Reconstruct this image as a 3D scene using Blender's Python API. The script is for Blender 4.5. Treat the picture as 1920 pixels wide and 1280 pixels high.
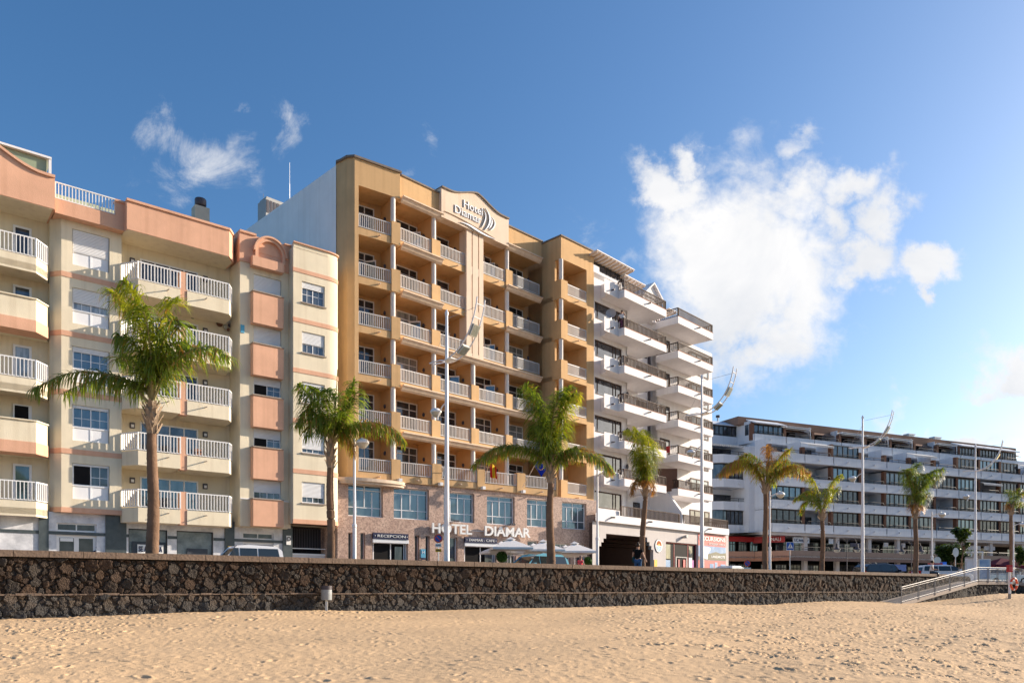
import bpy, math, random
import numpy as np
from mathutils import Vector, Matrix
S = bpy.context.scene
for o in list(bpy.data.objects): bpy.data.objects.remove(o)
R = math.radians
# ---------------------------------------------------------------- camera (eye level is 0.5 m under promenade level z=0)
F, HY, CZ = 1440.0, 1105.0, -0.5
cd = bpy.data.cameras.new('camera'); cam = bpy.data.objects.new('camera', cd); S.collection.objects.link(cam)
cam.location = (0, 0, CZ); cam.rotation_euler = (R(90), 0, 0)
cd.sensor_width = 36; cd.lens = 27; cd.shift_y = (HY-640)/1920.0; cd.clip_start = .1; cd.clip_end = 6000
S.camera = cam
S.render.resolution_x = 1024; S.render.resolution_y = 682
# ---------------------------------------------------------------- sky and sun
SUN_AZ, SUN_EL = 22.5, 19.0          # azimuth measured from +X towards +Y
W = bpy.data.worlds.new('World'); S.world = W; W.use_nodes = True
nt = W.node_tree; nt.nodes.clear()
def N(t, **k):
    n = nt.nodes.new(t)
    for a, b in k.items(): setattr(n, a, b)
    return n
def L(a, b): nt.links.new(a, b)
def M(op, a, b=None, c=None, clamp=False):
    n = N('ShaderNodeMath', operation=op); n.use_clamp = clamp
    for i, v in enumerate((a, b, c)):
        if v is None: continue
        if isinstance(v, (int, float)): n.inputs[i].default_value = v
        else: L(v, n.inputs[i])
    return n.outputs[0]
out = N('ShaderNodeOutputWorld'); bg = N('ShaderNodeBackground')
sky = N('ShaderNodeTexSky', sky_type='NISHITA'); sky.sun_disc = False
sky.sun_elevation = R(SUN_EL); sky.sun_rotation = R(90-SUN_AZ); sky.altitude = 0
sky.air_density = 1.0; sky.dust_density = 1.6; sky.ozone_density = 3.6
bg.inputs[1].default_value = 0.108
tc = N('ShaderNodeTexCoord'); sp = N('ShaderNodeSeparateXYZ'); L(tc.outputs['Generated'], sp.inputs[0])
yy = M('MAXIMUM', sp.outputs[1], .05)
cu = M('DIVIDE', sp.outputs[0], yy); cv = M('DIVIDE', sp.outputs[2], yy)
cb = N('ShaderNodeCombineXYZ'); L(cu, cb.inputs[0]); L(cv, cb.inputs[1])
def noise(scale, detail, rough, dist=0, vec=None, off=0):
    n = N('ShaderNodeTexNoise'); n.inputs['Scale'].default_value = scale; n.inputs['Detail'].default_value = detail
    n.inputs['Roughness'].default_value = rough; n.inputs['Distortion'].default_value = dist
    mp = N('ShaderNodeMapping'); mp.inputs['Location'].default_value = (off, off*.7, off*.3)
    L(vec or cb.outputs[0], mp.inputs[0]); L(mp.outputs[0], n.inputs['Vector']); return n.outputs[0]
# (px, py, rx, ry, tilt, weight)  : where the real clouds stand in the sky, as directions
CL = [(1405,500,142,178,12,1.12),(1255,345,100,42,-18,.9),(1298,292,32,40,15,.78),(1374,312,24,24,0,.55),(1480,280,48,26,20,.6),(1505,312,32,26,0,.55),
      (1497,375,95,55,5,.9),(1612,350,70,34,15,.85),(1660,410,46,75,-10,.9),(1570,410,42,65,0,.85),(1628,495,82,44,4,1.0),(1752,492,54,42,-8,1.0),(1744,545,19,32,0,.85),
      (1400,620,125,62,-22,.95),(1335,672,50,40,-30,.7),(1592,570,45,30,20,.32),(1460,675,12,12,0,.4),(1172,480,30,45,10,.42),
      (1915,705,95,42,-22,.95),(1860,735,60,18,-10,.7),(1775,822,115,20,2,.95),(1668,775,45,32,-55,.55),(1850,775,25,12,0,.3),(1720,880,300,14,0,.2)]
CW = [(372,290,90,52,-32,.95),(330,330,60,40,-30,.6),(440,290,45,40,0,.7),(540,255,26,55,12,.7),(518,225,25,40,0,.5),(462,212,14,12,0,.5),(800,278,22,38,30,.6),(765,325,22,16,0,.45),(1100,440,45,30,0,.5),(280,340,60,30,0,.35),(1360,285,60,18,0,.4),(1560,300,60,30,0,.3)]
wn = N('ShaderNodeTexNoise'); wn.inputs['Scale'].default_value = 11; wn.inputs['Detail'].default_value = 10; wn.inputs['Roughness'].default_value = .62; L(cb.outputs[0], wn.inputs['Vector'])
ws_ = N('ShaderNodeSeparateColor'); L(wn.outputs['Color'], ws_.inputs[0])
wu = M('ADD', cu, M('MULTIPLY', M('SUBTRACT', ws_.outputs[0], .5), .14)); wv = M('ADD', cv, M('MULTIPLY', M('SUBTRACT', ws_.outputs[1], .5), .14))
def masks(lst):
    tot = None
    cu, cv = wu, wv
    for px, py, rx, ry, tl, w in lst:
        u0, v0 = (px-960)/F, (HY-py)/F; a, b = rx/F, ry/F; t = R(tl)
        du = M('SUBTRACT', cu, u0); dv = M('SUBTRACT', cv, v0)
        p = M('ADD', M('MULTIPLY', du, math.cos(t)/a), M('MULTIPLY', dv, math.sin(t)/a))
        q = M('ADD', M('MULTIPLY', du, -math.sin(t)/b), M('MULTIPLY', dv, math.cos(t)/b))
        d2 = M('ADD', M('MULTIPLY', p, p), M('MULTIPLY', q, q))
        g = M('MULTIPLY', M('POWER', 2.718, M('MULTIPLY', d2, -0.58)), w)
        tot = g if tot is None else M('MAXIMUM', tot, g)
    return tot
n1 = noise(7.0, 9, .62, .6)
n2 = noise(26.0, 7, .6, .3, off=3.1)
d = M('ADD', masks(CL), M('ADD', M('MULTIPLY', M('SUBTRACT', n1, .5), .8), M('MULTIPLY', M('SUBTRACT', n2, .5), .68)))
mr = N('ShaderNodeMapRange', interpolation_type='SMOOTHSTEP'); L(d, mr.inputs[0])
mr.inputs[1].default_value = .30; mr.inputs[2].default_value = .86
n3 = noise(9.0, 10, .72, 1.2, off=7.7)
dw = M('ADD', masks(CW), M('MULTIPLY', M('SUBTRACT', n3, .5), 2.0))
mw = N('ShaderNodeMapRange', interpolation_type='SMOOTHSTEP'); L(dw, mw.inputs[0])
mw.inputs[1].default_value = .38; mw.inputs[2].default_value = 1.35; mw.inputs[4].default_value = .8
fac = M('MAXIMUM', mr.outputs[0], mw.outputs[0]); fac = M('MULTIPLY', fac, M('GREATER_THAN', sp.outputs[1], .06))
fac = M('MULTIPLY', fac, .96)
cc = N('ShaderNodeMix', data_type='RGBA')       # cloud body : thick parts a little greyer
shade = N('ShaderNodeMapRange'); L(noise(5.0, 6, .6, .4, off=.31), shade.inputs[0]); shade.inputs[1].default_value = .35; shade.inputs[2].default_value = .65
L(shade.outputs[0], cc.inputs[0]); cc.inputs[6].default_value = (4.3, 4.4, 4.6, 1); cc.inputs[7].default_value = (5.7, 5.6, 5.5, 1)
sg = N('ShaderNodeGamma'); sg.inputs[1].default_value = 1.0; hs0 = N('ShaderNodeHueSaturation'); hs0.inputs['Saturation'].default_value = 1.17; L(sky.outputs[0], sg.inputs[0]); L(sg.outputs[0], hs0.inputs['Color'])
mx = N('ShaderNodeMix', data_type='RGBA'); L(fac, mx.inputs[0]); L(hs0.outputs[0], mx.inputs[6]); L(cc.outputs[2], mx.inputs[7])
L(mx.outputs[2], bg.inputs[0]); L(bg.outputs[0], out.inputs[0])
sd = bpy.data.lights.new('sun', 'SUN'); sun = bpy.data.objects.new('sun', sd); S.collection.objects.link(sun)
sd.energy = 5.0; sd.angle = R(.5); sd.color = (1.0, .86, .70)
sv = Vector((math.cos(R(SUN_EL))*math.cos(R(SUN_AZ)), math.cos(R(SUN_EL))*math.sin(R(SUN_AZ)), math.sin(R(SUN_EL))))
sun.rotation_euler = sv.to_track_quat('Z', 'Y').to_euler(); sun.location = (60, 20, 60)
S.view_settings.view_transform = 'Standard'; S.view_settings.look = 'None'; S.view_settings.exposure = 0.8; S.view_settings.gamma = 1
# ---------------------------------------------------------------- materials
MT = {}
def mat(name, col, rough=.8, spec=.3, metal=0, var=.06, vs=2.0, bump=0, bs=30, kind=None, col2=None, emit=None, wash=0):
    if name in MT: return MT[name]
    m = bpy.data.materials.new(name); m.use_nodes = True; t = m.node_tree; p = t.nodes['Principled BSDF']
    p.inputs['Roughness'].default_value = rough; p.inputs['Specular IOR Level'].default_value = spec; p.inputs['Metallic'].default_value = metal
    co = t.nodes.new('ShaderNodeTexCoord')
    n = t.nodes.new('ShaderNodeTexNoise'); n.inputs['Scale'].default_value = vs; n.inputs['Detail'].default_value = 6; n.inputs['Roughness'].default_value = .65
    t.links.new(co.outputs['Object'], n.inputs['Vector'])
    mix = t.nodes.new('ShaderNodeMix'); mix.data_type = 'RGBA'
    r = t.nodes.new('ShaderNodeMapRange'); r.inputs[1].default_value = .3; r.inputs[2].default_value = .7
    t.links.new(n.outputs[0], r.inputs[0]); t.links.new(r.outputs[0], mix.inputs[0])
    a = [max(0, c*(1-var)) for c in col]; b = [min(1, c*(1+var)) for c in (col2 or col)]
    if col2: a = list(col)
    mix.inputs[6].default_value = (*a, 1); mix.inputs[7].default_value = (*b, 1)
    last = mix.outputs[2]
    if wash:     # rain streaks, vertical dirt runs of the surface itself
        mp = t.nodes.new('ShaderNodeMapping'); mp.inputs['Scale'].default_value = (3.2, 3.2, .12); t.links.new(co.outputs['Object'], mp.inputs[0])
        n2_ = t.nodes.new('ShaderNodeTexNoise'); n2_.inputs['Scale'].default_value = 1.0; n2_.inputs['Detail'].default_value = 5; t.links.new(mp.outputs[0], n2_.inputs['Vector'])
        r2 = t.nodes.new('ShaderNodeMapRange'); r2.inputs[1].default_value = .5; r2.inputs[2].default_value = .8; r2.inputs[4].default_value = wash; t.links.new(n2_.outputs[0], r2.inputs[0])
        m2 = t.nodes.new('ShaderNodeMix'); m2.data_type = 'RGBA'; t.links.new(r2.outputs[0], m2.inputs[0]); t.links.new(last, m2.inputs[6]); m2.inputs[7].default_value = (col[0]*.62, col[1]*.55, col[2]*.48, 1)
        last = m2.outputs[2]
    t.links.new(last, p.inputs['Base Color'])
    if bump:
        n4 = t.nodes.new('ShaderNodeTexNoise'); n4.inputs['Scale'].default_value = bs; n4.inputs['Detail'].default_value = 5; t.links.new(co.outputs['Object'], n4.inputs['Vector'])
        bp = t.nodes.new('ShaderNodeBump'); bp.inputs['Strength'].default_value = bump; bp.inputs['Distance'].default_value = .02; t.links.new(n4.outputs[0], bp.inputs['Height']); t.links.new(bp.outputs[0], p.inputs['Normal'])
    if emit: p.inputs['Emission Color'].default_value = (*emit[:3], 1); p.inputs['Emission Strength'].default_value = emit[3]
    MT[name] = m; return m
ORANGE = mat('apricot_stucco', (.63,.405,.205), .9, .15, var=.09, vs=.6, bump=.5, bs=25, wash=.42)
ORANGE2 = mat('apricot_ceiling', (.60,.36,.17), .9, .15, var=.05, vs=1.2, bump=.3, bs=25)
SANDST = mat('pale_trim', (.72,.56,.42), .85, .2, var=.09, vs=2.2, bump=.3, bs=25, wash=.4)
GABLE = mat('cream_gable', (.72,.57,.44), .85, .2, var=.05, vs=1.0, bump=.3, bs=25, wash=.45)
COLM = mat('column_white', (.78,.72,.66), .8, .2, var=.05, wash=.15)
WPARTY = mat('party_wall_white', (.84,.82,.81), .85, .2, var=.06, vs=.5, bump=.5, bs=18, wash=.22)
CREAM = mat('cream_stucco', (.77,.68,.51), .9, .15, var=.08, vs=.6, bump=.4, bs=25, wash=.38)
PINK = mat('salmon_stucco', (.71,.41,.275), .9, .15, var=.10, vs=.6, bump=.4, bs=25, wash=.36)
WHITE = mat('white_stucco', (.80,.77,.76), .85, .2, var=.05, vs=.8, bump=.4, bs=25, wash=.2)
WRIGHT = mat('shade_tinted_white_stucco', (.60,.63,.68), .8, .2, var=.05, vs=.6, bump=.3, bs=20, wash=.22)  # white stucco with the bluish tone of the shaded front put into its colour
METH = mat('railing_grey_white', (.60,.58,.56), .5, .4, var=.05)
METW = mat('white_metal', (.80,.79,.78), .45, .5, var=.04)
PVC = mat('white_pvc', (.80,.80,.81), .4, .5, var=.03)
DKWOOD = mat('dark_brown_wood', (.065,.036,.026), .7, .2, var=.2, vs=8)
DKFR = mat('dark_frame', (.02,.018,.018), .45, .4, var=.1)
COPE = mat('grey_coping', (.22,.18,.15), .8, .2, var=.15, vs=4)
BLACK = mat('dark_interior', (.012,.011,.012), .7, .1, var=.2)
BROWNB = mat('brown_band', (.20,.115,.075), .8, .2, var=.08, vs=1, wash=.2)
PURB = mat('purple_brown', (.13,.085,.075), .8, .2, var=.1, wash=.2)
BRICK = mat('brown_pier', (.17,.085,.055), .85, .2, var=.12, vs=4, bump=.4)
MARBLE = mat('grey_marble', (.42,.43,.46), .3, .5, var=.2, vs=1.4, col2=(.74,.74,.76))
DKSTONE = mat('dark_marble', (.07,.085,.09), .3, .5, var=.25, vs=3)
GALV = mat('galvanised', (.55,.56,.57), .4, .5, .6, var=.1)
SIL = mat('silver', (.50,.52,.55), .4, .5, .4, var=.05)
MASTW = mat('mast_white', (.78,.78,.80), .45, .5, var=.05, vs=3, wash=.12)
STEEL = mat('brushed_steel', (.30,.29,.28), .6, .4, .4, var=.05, vs=6)
RUST = mat('terracotta_sheet', (.42,.20,.12), .8, .2, var=.1, vs=1.5, wash=.2)
RBROWN = mat('brown_roof', (.235,.145,.105), .85, .15, var=.08, vs=.6, wash=.15)
GREYS = mat('grey_plaster', (.55,.51,.49), .85, .2, var=.06, vs=1, bump=.3, wash=.2)
RED = mat('red_paint', (.42,.02,.025), .45, .4); BLUE = mat('blue_paint', (.02,.10,.36), .45, .4); YEL = mat('yellow_paint', (.75,.42,.02), .5, .4)
NAVY = mat('navy_panel', (.012,.016,.06), .5, .4); WLET = mat('white_letter', (.82,.82,.80), .5, .4); CYAN = mat('light_blue_sign', (.10,.38,.55), .5, .4)
CANVAS = mat('white_canvas', (.82,.80,.78), .9, .1, var=.04, bump=.2, bs=8); AWN = mat('grey_awning', (.60,.58,.55), .85, .1, var=.1)
DKRED = mat('dark_red_frame', (.30,.02,.03), .5, .4); POSTER = mat('salmon_poster', (.52,.11,.10), .55, .3); POSTG = mat('poster_olive', (.16,.15,.09), .6, .3)
POSTB = mat('poster_sky', (.06,.17,.38), .55, .3, var=.3, vs=1.5, col2=(.24,.34,.46)); PURPLE = mat('violet', (.35,.10,.35), .6, .3)
SKIN = mat('skin', (.50,.28,.19), .6, .3); HAIR = mat('dark_hair', (.03,.015,.01), .6, .3); BLK = mat('black_cloth', (.008,.008,.009), .9, .1)
JEANS = mat('blue_jeans', (.05,.11,.22), .9, .1, var=.2, vs=12); WSHIRT = mat('white_shirt', (.75,.74,.74), .9, .1); PINKC = mat('coral_shirt', (.85,.10,.13), .9, .1)
GREYHAIR = mat('grey_hair', (.28,.20,.18), .8, .2); GREENBAG = mat('dark_green_cloth', (.02,.06,.06), .9, .1)
TERRA = mat('terracotta', (.45,.16,.07), .85, .1); TOPI = mat('topiary_leaf', (.035,.10,.015), .7, .2, var=.4, vs=20)
LENS = mat('lamp_glass', (.50,.50,.44), .15, .6, .2, var=.2, vs=6); LENSG = mat('green_lamp_glass', (.32,.36,.33), .1, .6, .5, var=.35, vs=9)
CONC = mat('concrete', (.36,.30,.25), .85, .2, var=.1, vs=2, bump=.5, bs=20); CAPST = mat('brown_cap_stone', (.20,.145,.108), .85, .2, var=.16, vs=3, bump=.9, bs=14)
ACM = mat('ac_grey', (.40,.39,.37), .6, .3, var=.1); CHIM = mat('dark_metal', (.07,.06,.07), .5, .4); EMERG = mat('grey_green_block', (.42,.42,.36), .85, .2)
TIRE = mat('rubber', (.012,.012,.012), .8, .2); CARW = mat('car_white', (.72,.72,.74), .2, .5, var=.01); CART = mat('car_teal', (.10,.33,.42), .22, .5, var=.02)
CARD = mat('car_dark', (.03,.035,.05), .2, .6, var=.02); CARS = mat('car_silver', (.45,.46,.48), .25, .5, .5, var=.02); TAILR = mat('tail_light', (.5,.01,.01), .2, .5)
FLAGB = mat('flag_blue', (.01,.03,.35), .8, .2); FLAGR = mat('flag_red', (.60,.02,.02), .8, .2); FLAGY = mat('flag_yellow', (.80,.45,.02), .8, .2)
def glass(name, base, metal=.55, rough=.04, col2=None, vs=1.2, stripe=0):
    m = bpy.data.materials.new(name); m.use_nodes = True; t = m.node_tree; p = t.nodes['Principled BSDF']
    p.inputs['Roughness'].default_value = rough; p.inputs['Metallic'].default_value = metal; p.inputs['Specular IOR Level'].default_value = .8
    p.inputs['Base Color'].default_value = (*base, 1)
    co = t.nodes.new('ShaderNodeTexCoord')
    if col2:
        n = t.nodes.new('ShaderNodeTexNoise'); n.inputs['Scale'].default_value = vs; n.inputs['Detail'].default_value = 2
        mp = t.nodes.new('ShaderNodeMapping'); mp.inputs['Scale'].default_value = (1, 1, .25) if stripe else (1, 1, 1)
        t.links.new(co.outputs['Object'], mp.inputs[0]); t.links.new(mp.outputs[0], n.inputs['Vector'])
        r = t.nodes.new('ShaderNodeMapRange'); r.inputs[1].default_value = .4; r.inputs[2].default_value = .6; t.links.new(n.outputs[0], r.inputs[0])
        mix = t.nodes.new('ShaderNodeMix'); mix.data_type = 'RGBA'; t.links.new(r.outputs[0], mix.inputs[0]); mix.inputs[6].default_value = (*base, 1); mix.inputs[7].default_value = (*col2, 1)
        t.links.new(mix.outputs[2], p.inputs['Base Color'])
    n = t.nodes.new('ShaderNodeTexNoise'); n.inputs['Scale'].default_value = .9; n.inputs['Detail'].default_value = 1; t.links.new(co.outputs['Object'], n.inputs['Vector'])
    bp = t.nodes.new('ShaderNodeBump'); bp.inputs['Strength'].default_value = .12; bp.inputs['Distance'].default_value = .05; t.links.new(n.outputs[0], bp.inputs['Height']); t.links.new(bp.outputs[0], p.inputs['Normal'])
    MT[name] = m; return m
GL_BLUE = glass('blue_glass', (.11,.17,.215), .5, .05, col2=(.16,.22,.26), stripe=1, vs=3)
GL_DARK = glass('dark_glass', (.035,.04,.05), .25, .05, col2=(.07,.075,.09), vs=2)
GL_MID = glass('house_glass', (.07,.095,.12), .45, .05, col2=(.14,.16,.18), stripe=1, vs=3)
GL_CURT = glass('curtain_glass', (.22,.25,.28), .2, .12, col2=(.40,.42,.43), stripe=1, vs=5)
GL_CAR = glass('car_glass', (.03,.04,.045), .3, .05)
PAINTG = mat('painted_over_glass', (.10,.13,.14), .35, .5, var=.3, vs=1.6, col2=(.24,.28,.28))
def granite():
    m = mat('pink_granite', (.50,.33,.25), .45, .4, var=.15, vs=1.2, col2=(.60,.43,.33)); t = m.node_tree; p = t.nodes['Principled BSDF']
    co = t.nodes.new('ShaderNodeTexCoord'); v = t.nodes.new('ShaderNodeTexNoise'); v.inputs['Scale'].default_value = 9; v.inputs['Detail'].default_value = 4; v.inputs['Roughness'].default_value = .8
    t.links.new(co.outputs['Object'], v.inputs['Vector']); r = t.nodes.new('ShaderNodeMapRange'); r.inputs[1].default_value = .42; r.inputs[2].default_value = .62; t.links.new(v.outputs[0], r.inputs[0])
    mx_ = t.nodes.new('ShaderNodeMix'); mx_.data_type = 'RGBA'; old = p.inputs['Base Color'].links[0].from_socket
    t.links.new(r.outputs[0], mx_.inputs[0]); t.links.new(old, mx_.inputs[6]); mx_.inputs[7].default_value = (.30,.19,.15,1); t.links.new(mx_.outputs[2], p.inputs['Base Color']); return m
GRANITE = granite()
def slats(name, col, n, depth=.5):     # roller shutter: horizontal slats
    m = mat(name, col, .5, .4, var=.03); t = m.node_tree; p = t.nodes['Principled BSDF']
    co = t.nodes.new('ShaderNodeTexCoord'); w = t.nodes.new('ShaderNodeTexWave'); w.wave_type = 'BANDS'; w.bands_direction = 'Z'; w.inputs['Scale'].default_value = n
    t.links.new(co.outputs['Object'], w.inputs['Vector']); bp = t.nodes.new('ShaderNodeBump'); bp.inputs['Strength'].default_value = depth; bp.inputs['Distance'].default_value = .02
    t.links.new(w.outputs[0], bp.inputs['Height']); t.links.new(bp.outputs[0], p.inputs['Normal']); return m
SHUT = slats('roller_shutter', (.78,.78,.78), 4.2, .8); GDOOR = slats('garage_shutter', (.66,.63,.62), 1.6, .8)
# ---------------------------------------------------------------- geometry helpers
class Fr:
    """a vertical plane in the world: x runs along it, y goes into the building, z up"""
    def __init__(s, px, D, th): s.P = ((px-960)/F*D, D); s.th = R(th); s.c = math.cos(s.th); s.s = math.sin(s.th)
    def w(s, x, y): return (s.P[0]+x*s.c-y*s.s, s.P[1]+x*s.s+y*s.c)
    def u(s, px, y=0):
        r = (px-960)/F; return (r*(s.P[1]+y*s.c)-s.P[0]+y*s.s)/(s.c-r*s.s)
    def D(s, px, y=0): return s.w(s.u(px, y), y)[1]
    def z(s, px, py, y=0): return (HY-py)/F*s.D(px, y)+CZ
class World0:
    th = 0
    def w(s, x, y): return (x, y)
W0 = World0()
def pt(px, py, D): return ((px-960)/F*D, D, (HY-py)/F*D+CZ)
def empty(name, x, y, z=0, rz=0):
    o = bpy.data.objects.new(name, None); S.collection.objects.link(o); o.location = (x, y, z); o.rotation_euler = (0, 0, rz); o.empty_display_size = .3
    o['_m'] = [x, y, z, rz]; return o
def tag(o, label=None, cat=None, group=None, kind=None):
    if label: o['label'] = label
    if cat: o['category'] = cat
    if group: o['group'] = group
    if kind: o['kind'] = kind
    return o
def top(o):
    while o.parent: o = o.parent
    return o
class MB:
    def __init__(s, fr=W0): s.v = []; s.f = []; s.mi = []; s.fr = fr; s.cur = 0; s.smooth = False
    def add(s, vs, fs):
        b = len(s.v); w = s.fr.w
        for x, y, z in vs: X, Y = w(x, y); s.v.append((X, Y, z))
        for f in fs: s.f.append(tuple(i+b for i in f)); s.mi.append(s.cur)
        return s
    def box(s, x0, x1, y0, y1, z0, z1):
        if x0 > x1: x0, x1 = x1, x0
        if y0 > y1: y0, y1 = y1, y0
        return s.add([(x0,y0,z0),(x1,y0,z0),(x1,y1,z0),(x0,y1,z0),(x0,y0,z1),(x1,y0,z1),(x1,y1,z1),(x0,y1,z1)],
                     [(0,3,2,1),(4,5,6,7),(0,1,5,4),(1,2,6,5),(2,3,7,6),(3,0,4,7)])
    def prism(s, p, z0, z1):           # p: xy polygon
        n = len(p); a = sum(p[i][0]*p[(i+1)%n][1]-p[(i+1)%n][0]*p[i][1] for i in range(n))
        if a < 0: p = p[::-1]
        zz0 = z0 if isinstance(z0, (list, tuple)) else [z0]*n; zz1 = z1 if isinstance(z1, (list, tuple)) else [z1]*n
        return s.add([(x,y,zz0[i]) for i,(x,y) in enumerate(p)]+[(x,y,zz1[i]) for i,(x,y) in enumerate(p)],
                     [tuple(range(n-1,-1,-1)), tuple(range(n,2*n))]+[(i,(i+1)%n,(i+1)%n+n,i+n) for i in range(n)])
    def pxz(s, p, y0, y1):             # p: xz polygon extruded in y
        n = len(p); a = sum(p[i][0]*p[(i+1)%n][1]-p[(i+1)%n][0]*p[i][1] for i in range(n))
        if a < 0: p = p[::-1]
        return s.add([(x,y0,z) for x,z in p]+[(x,y1,z) for x,z in p],
                     [tuple(range(n)), tuple(range(2*n-1,n-1,-1))]+[(i,i+n,(i+1)%n+n,(i+1)%n) for i in range(n)])
    def pyz(s, p, x0, x1):             # p: yz polygon extruded in x
        n = len(p); a = sum(p[i][0]*p[(i+1)%n][1]-p[(i+1)%n][0]*p[i][1] for i in range(n))
        if a < 0: p = p[::-1]
        return s.add([(x0,y,z) for y,z in p]+[(x1,y,z) for y,z in p],
                     [tuple(range(n-1,-1,-1)), tuple(range(n,2*n))]+[(i,(i+1)%n,(i+1)%n+n,i+n) for i in range(n)])
    def cyl(s, x, y, z0, z1, r0, r1=None, n=16):
        r1 = r0 if r1 is None else r1
        c = [(math.cos(2*math.pi*i/n), math.sin(2*math.pi*i/n)) for i in range(n)]
        return s.add([(x+a*r0,y+b*r0,z0) for a,b in c]+[(x+a*r1,y+b*r1,z1) for a,b in c],
                     [tuple(range(n-1,-1,-1)), tuple(range(n,2*n))]+[(i,(i+1)%n,(i+1)%n+n,i+n) for i in range(n)])
    def lathe(s, x, y, prof, n=16):    # prof: (r, z) bottom to top
        vs = []; fs = []
        for r, z in prof: vs += [(x+r*math.cos(2*math.pi*i/n), y+r*math.sin(2*math.pi*i/n), z) for i in range(n)]
        for k in range(len(prof)-1): fs += [(k*n+i,k*n+(i+1)%n,(k+1)*n+(i+1)%n,(k+1)*n+i) for i in range(n)]
        fs += [tuple(range(n-1,-1,-1)), tuple(range((len(prof)-1)*n, len(prof)*n))]
        return s.add(vs, fs)
    def tube(s, pts, r, n=6):
        P = [Vector(p) for p in pts]; vs = []; fs = []; rr = r if isinstance(r, (list, tuple)) else [r]*len(P)
        for k, p in enumerate(P):
            d = (P[min(k+1,len(P)-1)]-P[max(k-1,0)]).normalized(); a = d.cross(Vector((0,0,1)))
            if a.length < .05: a = d.cross(Vector((0,1,0)))
            a.normalize(); b = d.cross(a)
            for i in range(n): q = p+(a*math.cos(2*math.pi*i/n)+b*math.sin(2*math.pi*i/n))*rr[k]; vs.append(tuple(q))
        for k in range(len(P)-1): fs += [(k*n+i,(k+1)*n+i,(k+1)*n+(i+1)%n,k*n+(i+1)%n) for i in range(n)]
        fs += [tuple(range(n)), tuple(range((len(P)-1)*n+n-1, (len(P)-1)*n-1, -1))]
        return s.add(vs, fs)
    def ball(s, c, r, n=12, m=8, sc=(1,1,1), jit=0, seed=0):
        rng = random.Random(seed); vs = []; fs = []
        for j in range(m+1):
            for i in range(n):
                t = math.pi*j/m; a = 2*math.pi*i/n; k = r*(1+jit*(rng.random()-.5))
                vs.append((c[0]+k*sc[0]*math.sin(t)*math.cos(a), c[1]+k*sc[1]*math.sin(t)*math.sin(a), c[2]+k*sc[2]*math.cos(t)))
        for j in range(m): fs += [(j*n+i,(j+1)*n+i,(j+1)*n+(i+1)%n,j*n+(i+1)%n) for i in range(n)]
        return s.add(vs, fs)
    def holes(s, x0, x1, z0, z1, y, hs, dep=.2):   # wall face with rectangular openings and their reveals
        xs = sorted({x0, x1, *[h[0] for h in hs], *[h[1] for h in hs]}); zs = sorted({z0, z1, *[h[2] for h in hs], *[h[3] for h in hs]})
        xs = [x for x in xs if x0-1e-6 <= x <= x1+1e-6]; zs = [z for z in zs if z0-1e-6 <= z <= z1+1e-6]
        for i in range(len(xs)-1):
            for j in range(len(zs)-1):
                cx, cz = (xs[i]+xs[i+1])/2, (zs[j]+zs[j+1])/2
                if any(h[0] < cx < h[1] and h[2] < cz < h[3] for h in hs): continue
                s.add([(xs[i],y,zs[j]),(xs[i+1],y,zs[j]),(xs[i+1],y,zs[j+1]),(xs[i],y,zs[j+1])], [(0,1,2,3)])
        for a, b, c, d_ in hs:
            s.add([(a,y,c),(b,y,c),(b,y,d_),(a,y,d_),(a,y+dep,c),(b,y+dep,c),(b,y+dep,d_),(a,y+dep,d_)], [(0,4,5,1),(1,5,6,2),(2,6,7,3),(3,7,4,0)])
        return s
    def build(s, name, m, parent=None, loc=None, smooth=None):
        me = bpy.data.meshes.new(name); v = np.array(s.v, dtype=float)
        if parent is not None:
            x, y, z, rz = top(parent)['_m']; c, sn = math.cos(-rz), math.sin(-rz)
            a = v[:, 0]-x; b = v[:, 1]-y; v = np.stack([a*c-b*sn, a*sn+b*c, v[:, 2]-z], 1)
            l = Vector((0, 0, 0))
        elif loc is not None: v = v-np.array(loc)
        me.from_pydata(v.tolist(), [], s.f); ms = m if isinstance(m, (list, tuple)) else [m]
        for q in ms: me.materials.append(q)
        if len(ms) > 1: me.polygons.foreach_set('material_index', s.mi)
        if s.smooth or smooth:
            me.polygons.foreach_set('use_smooth', [True]*len(me.polygons))
            try: me.set_sharp_from_angle(angle=R(40))
            except Exception: pass
        me.update(); o = bpy.data.objects.new(name, me); S.collection.objects.link(o)
        if parent is not None: o.parent = parent
        elif loc is not None: o.location = loc
        if parent is None: o['_m'] = [*(loc or (0,0,0)), 0]
        return o
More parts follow.
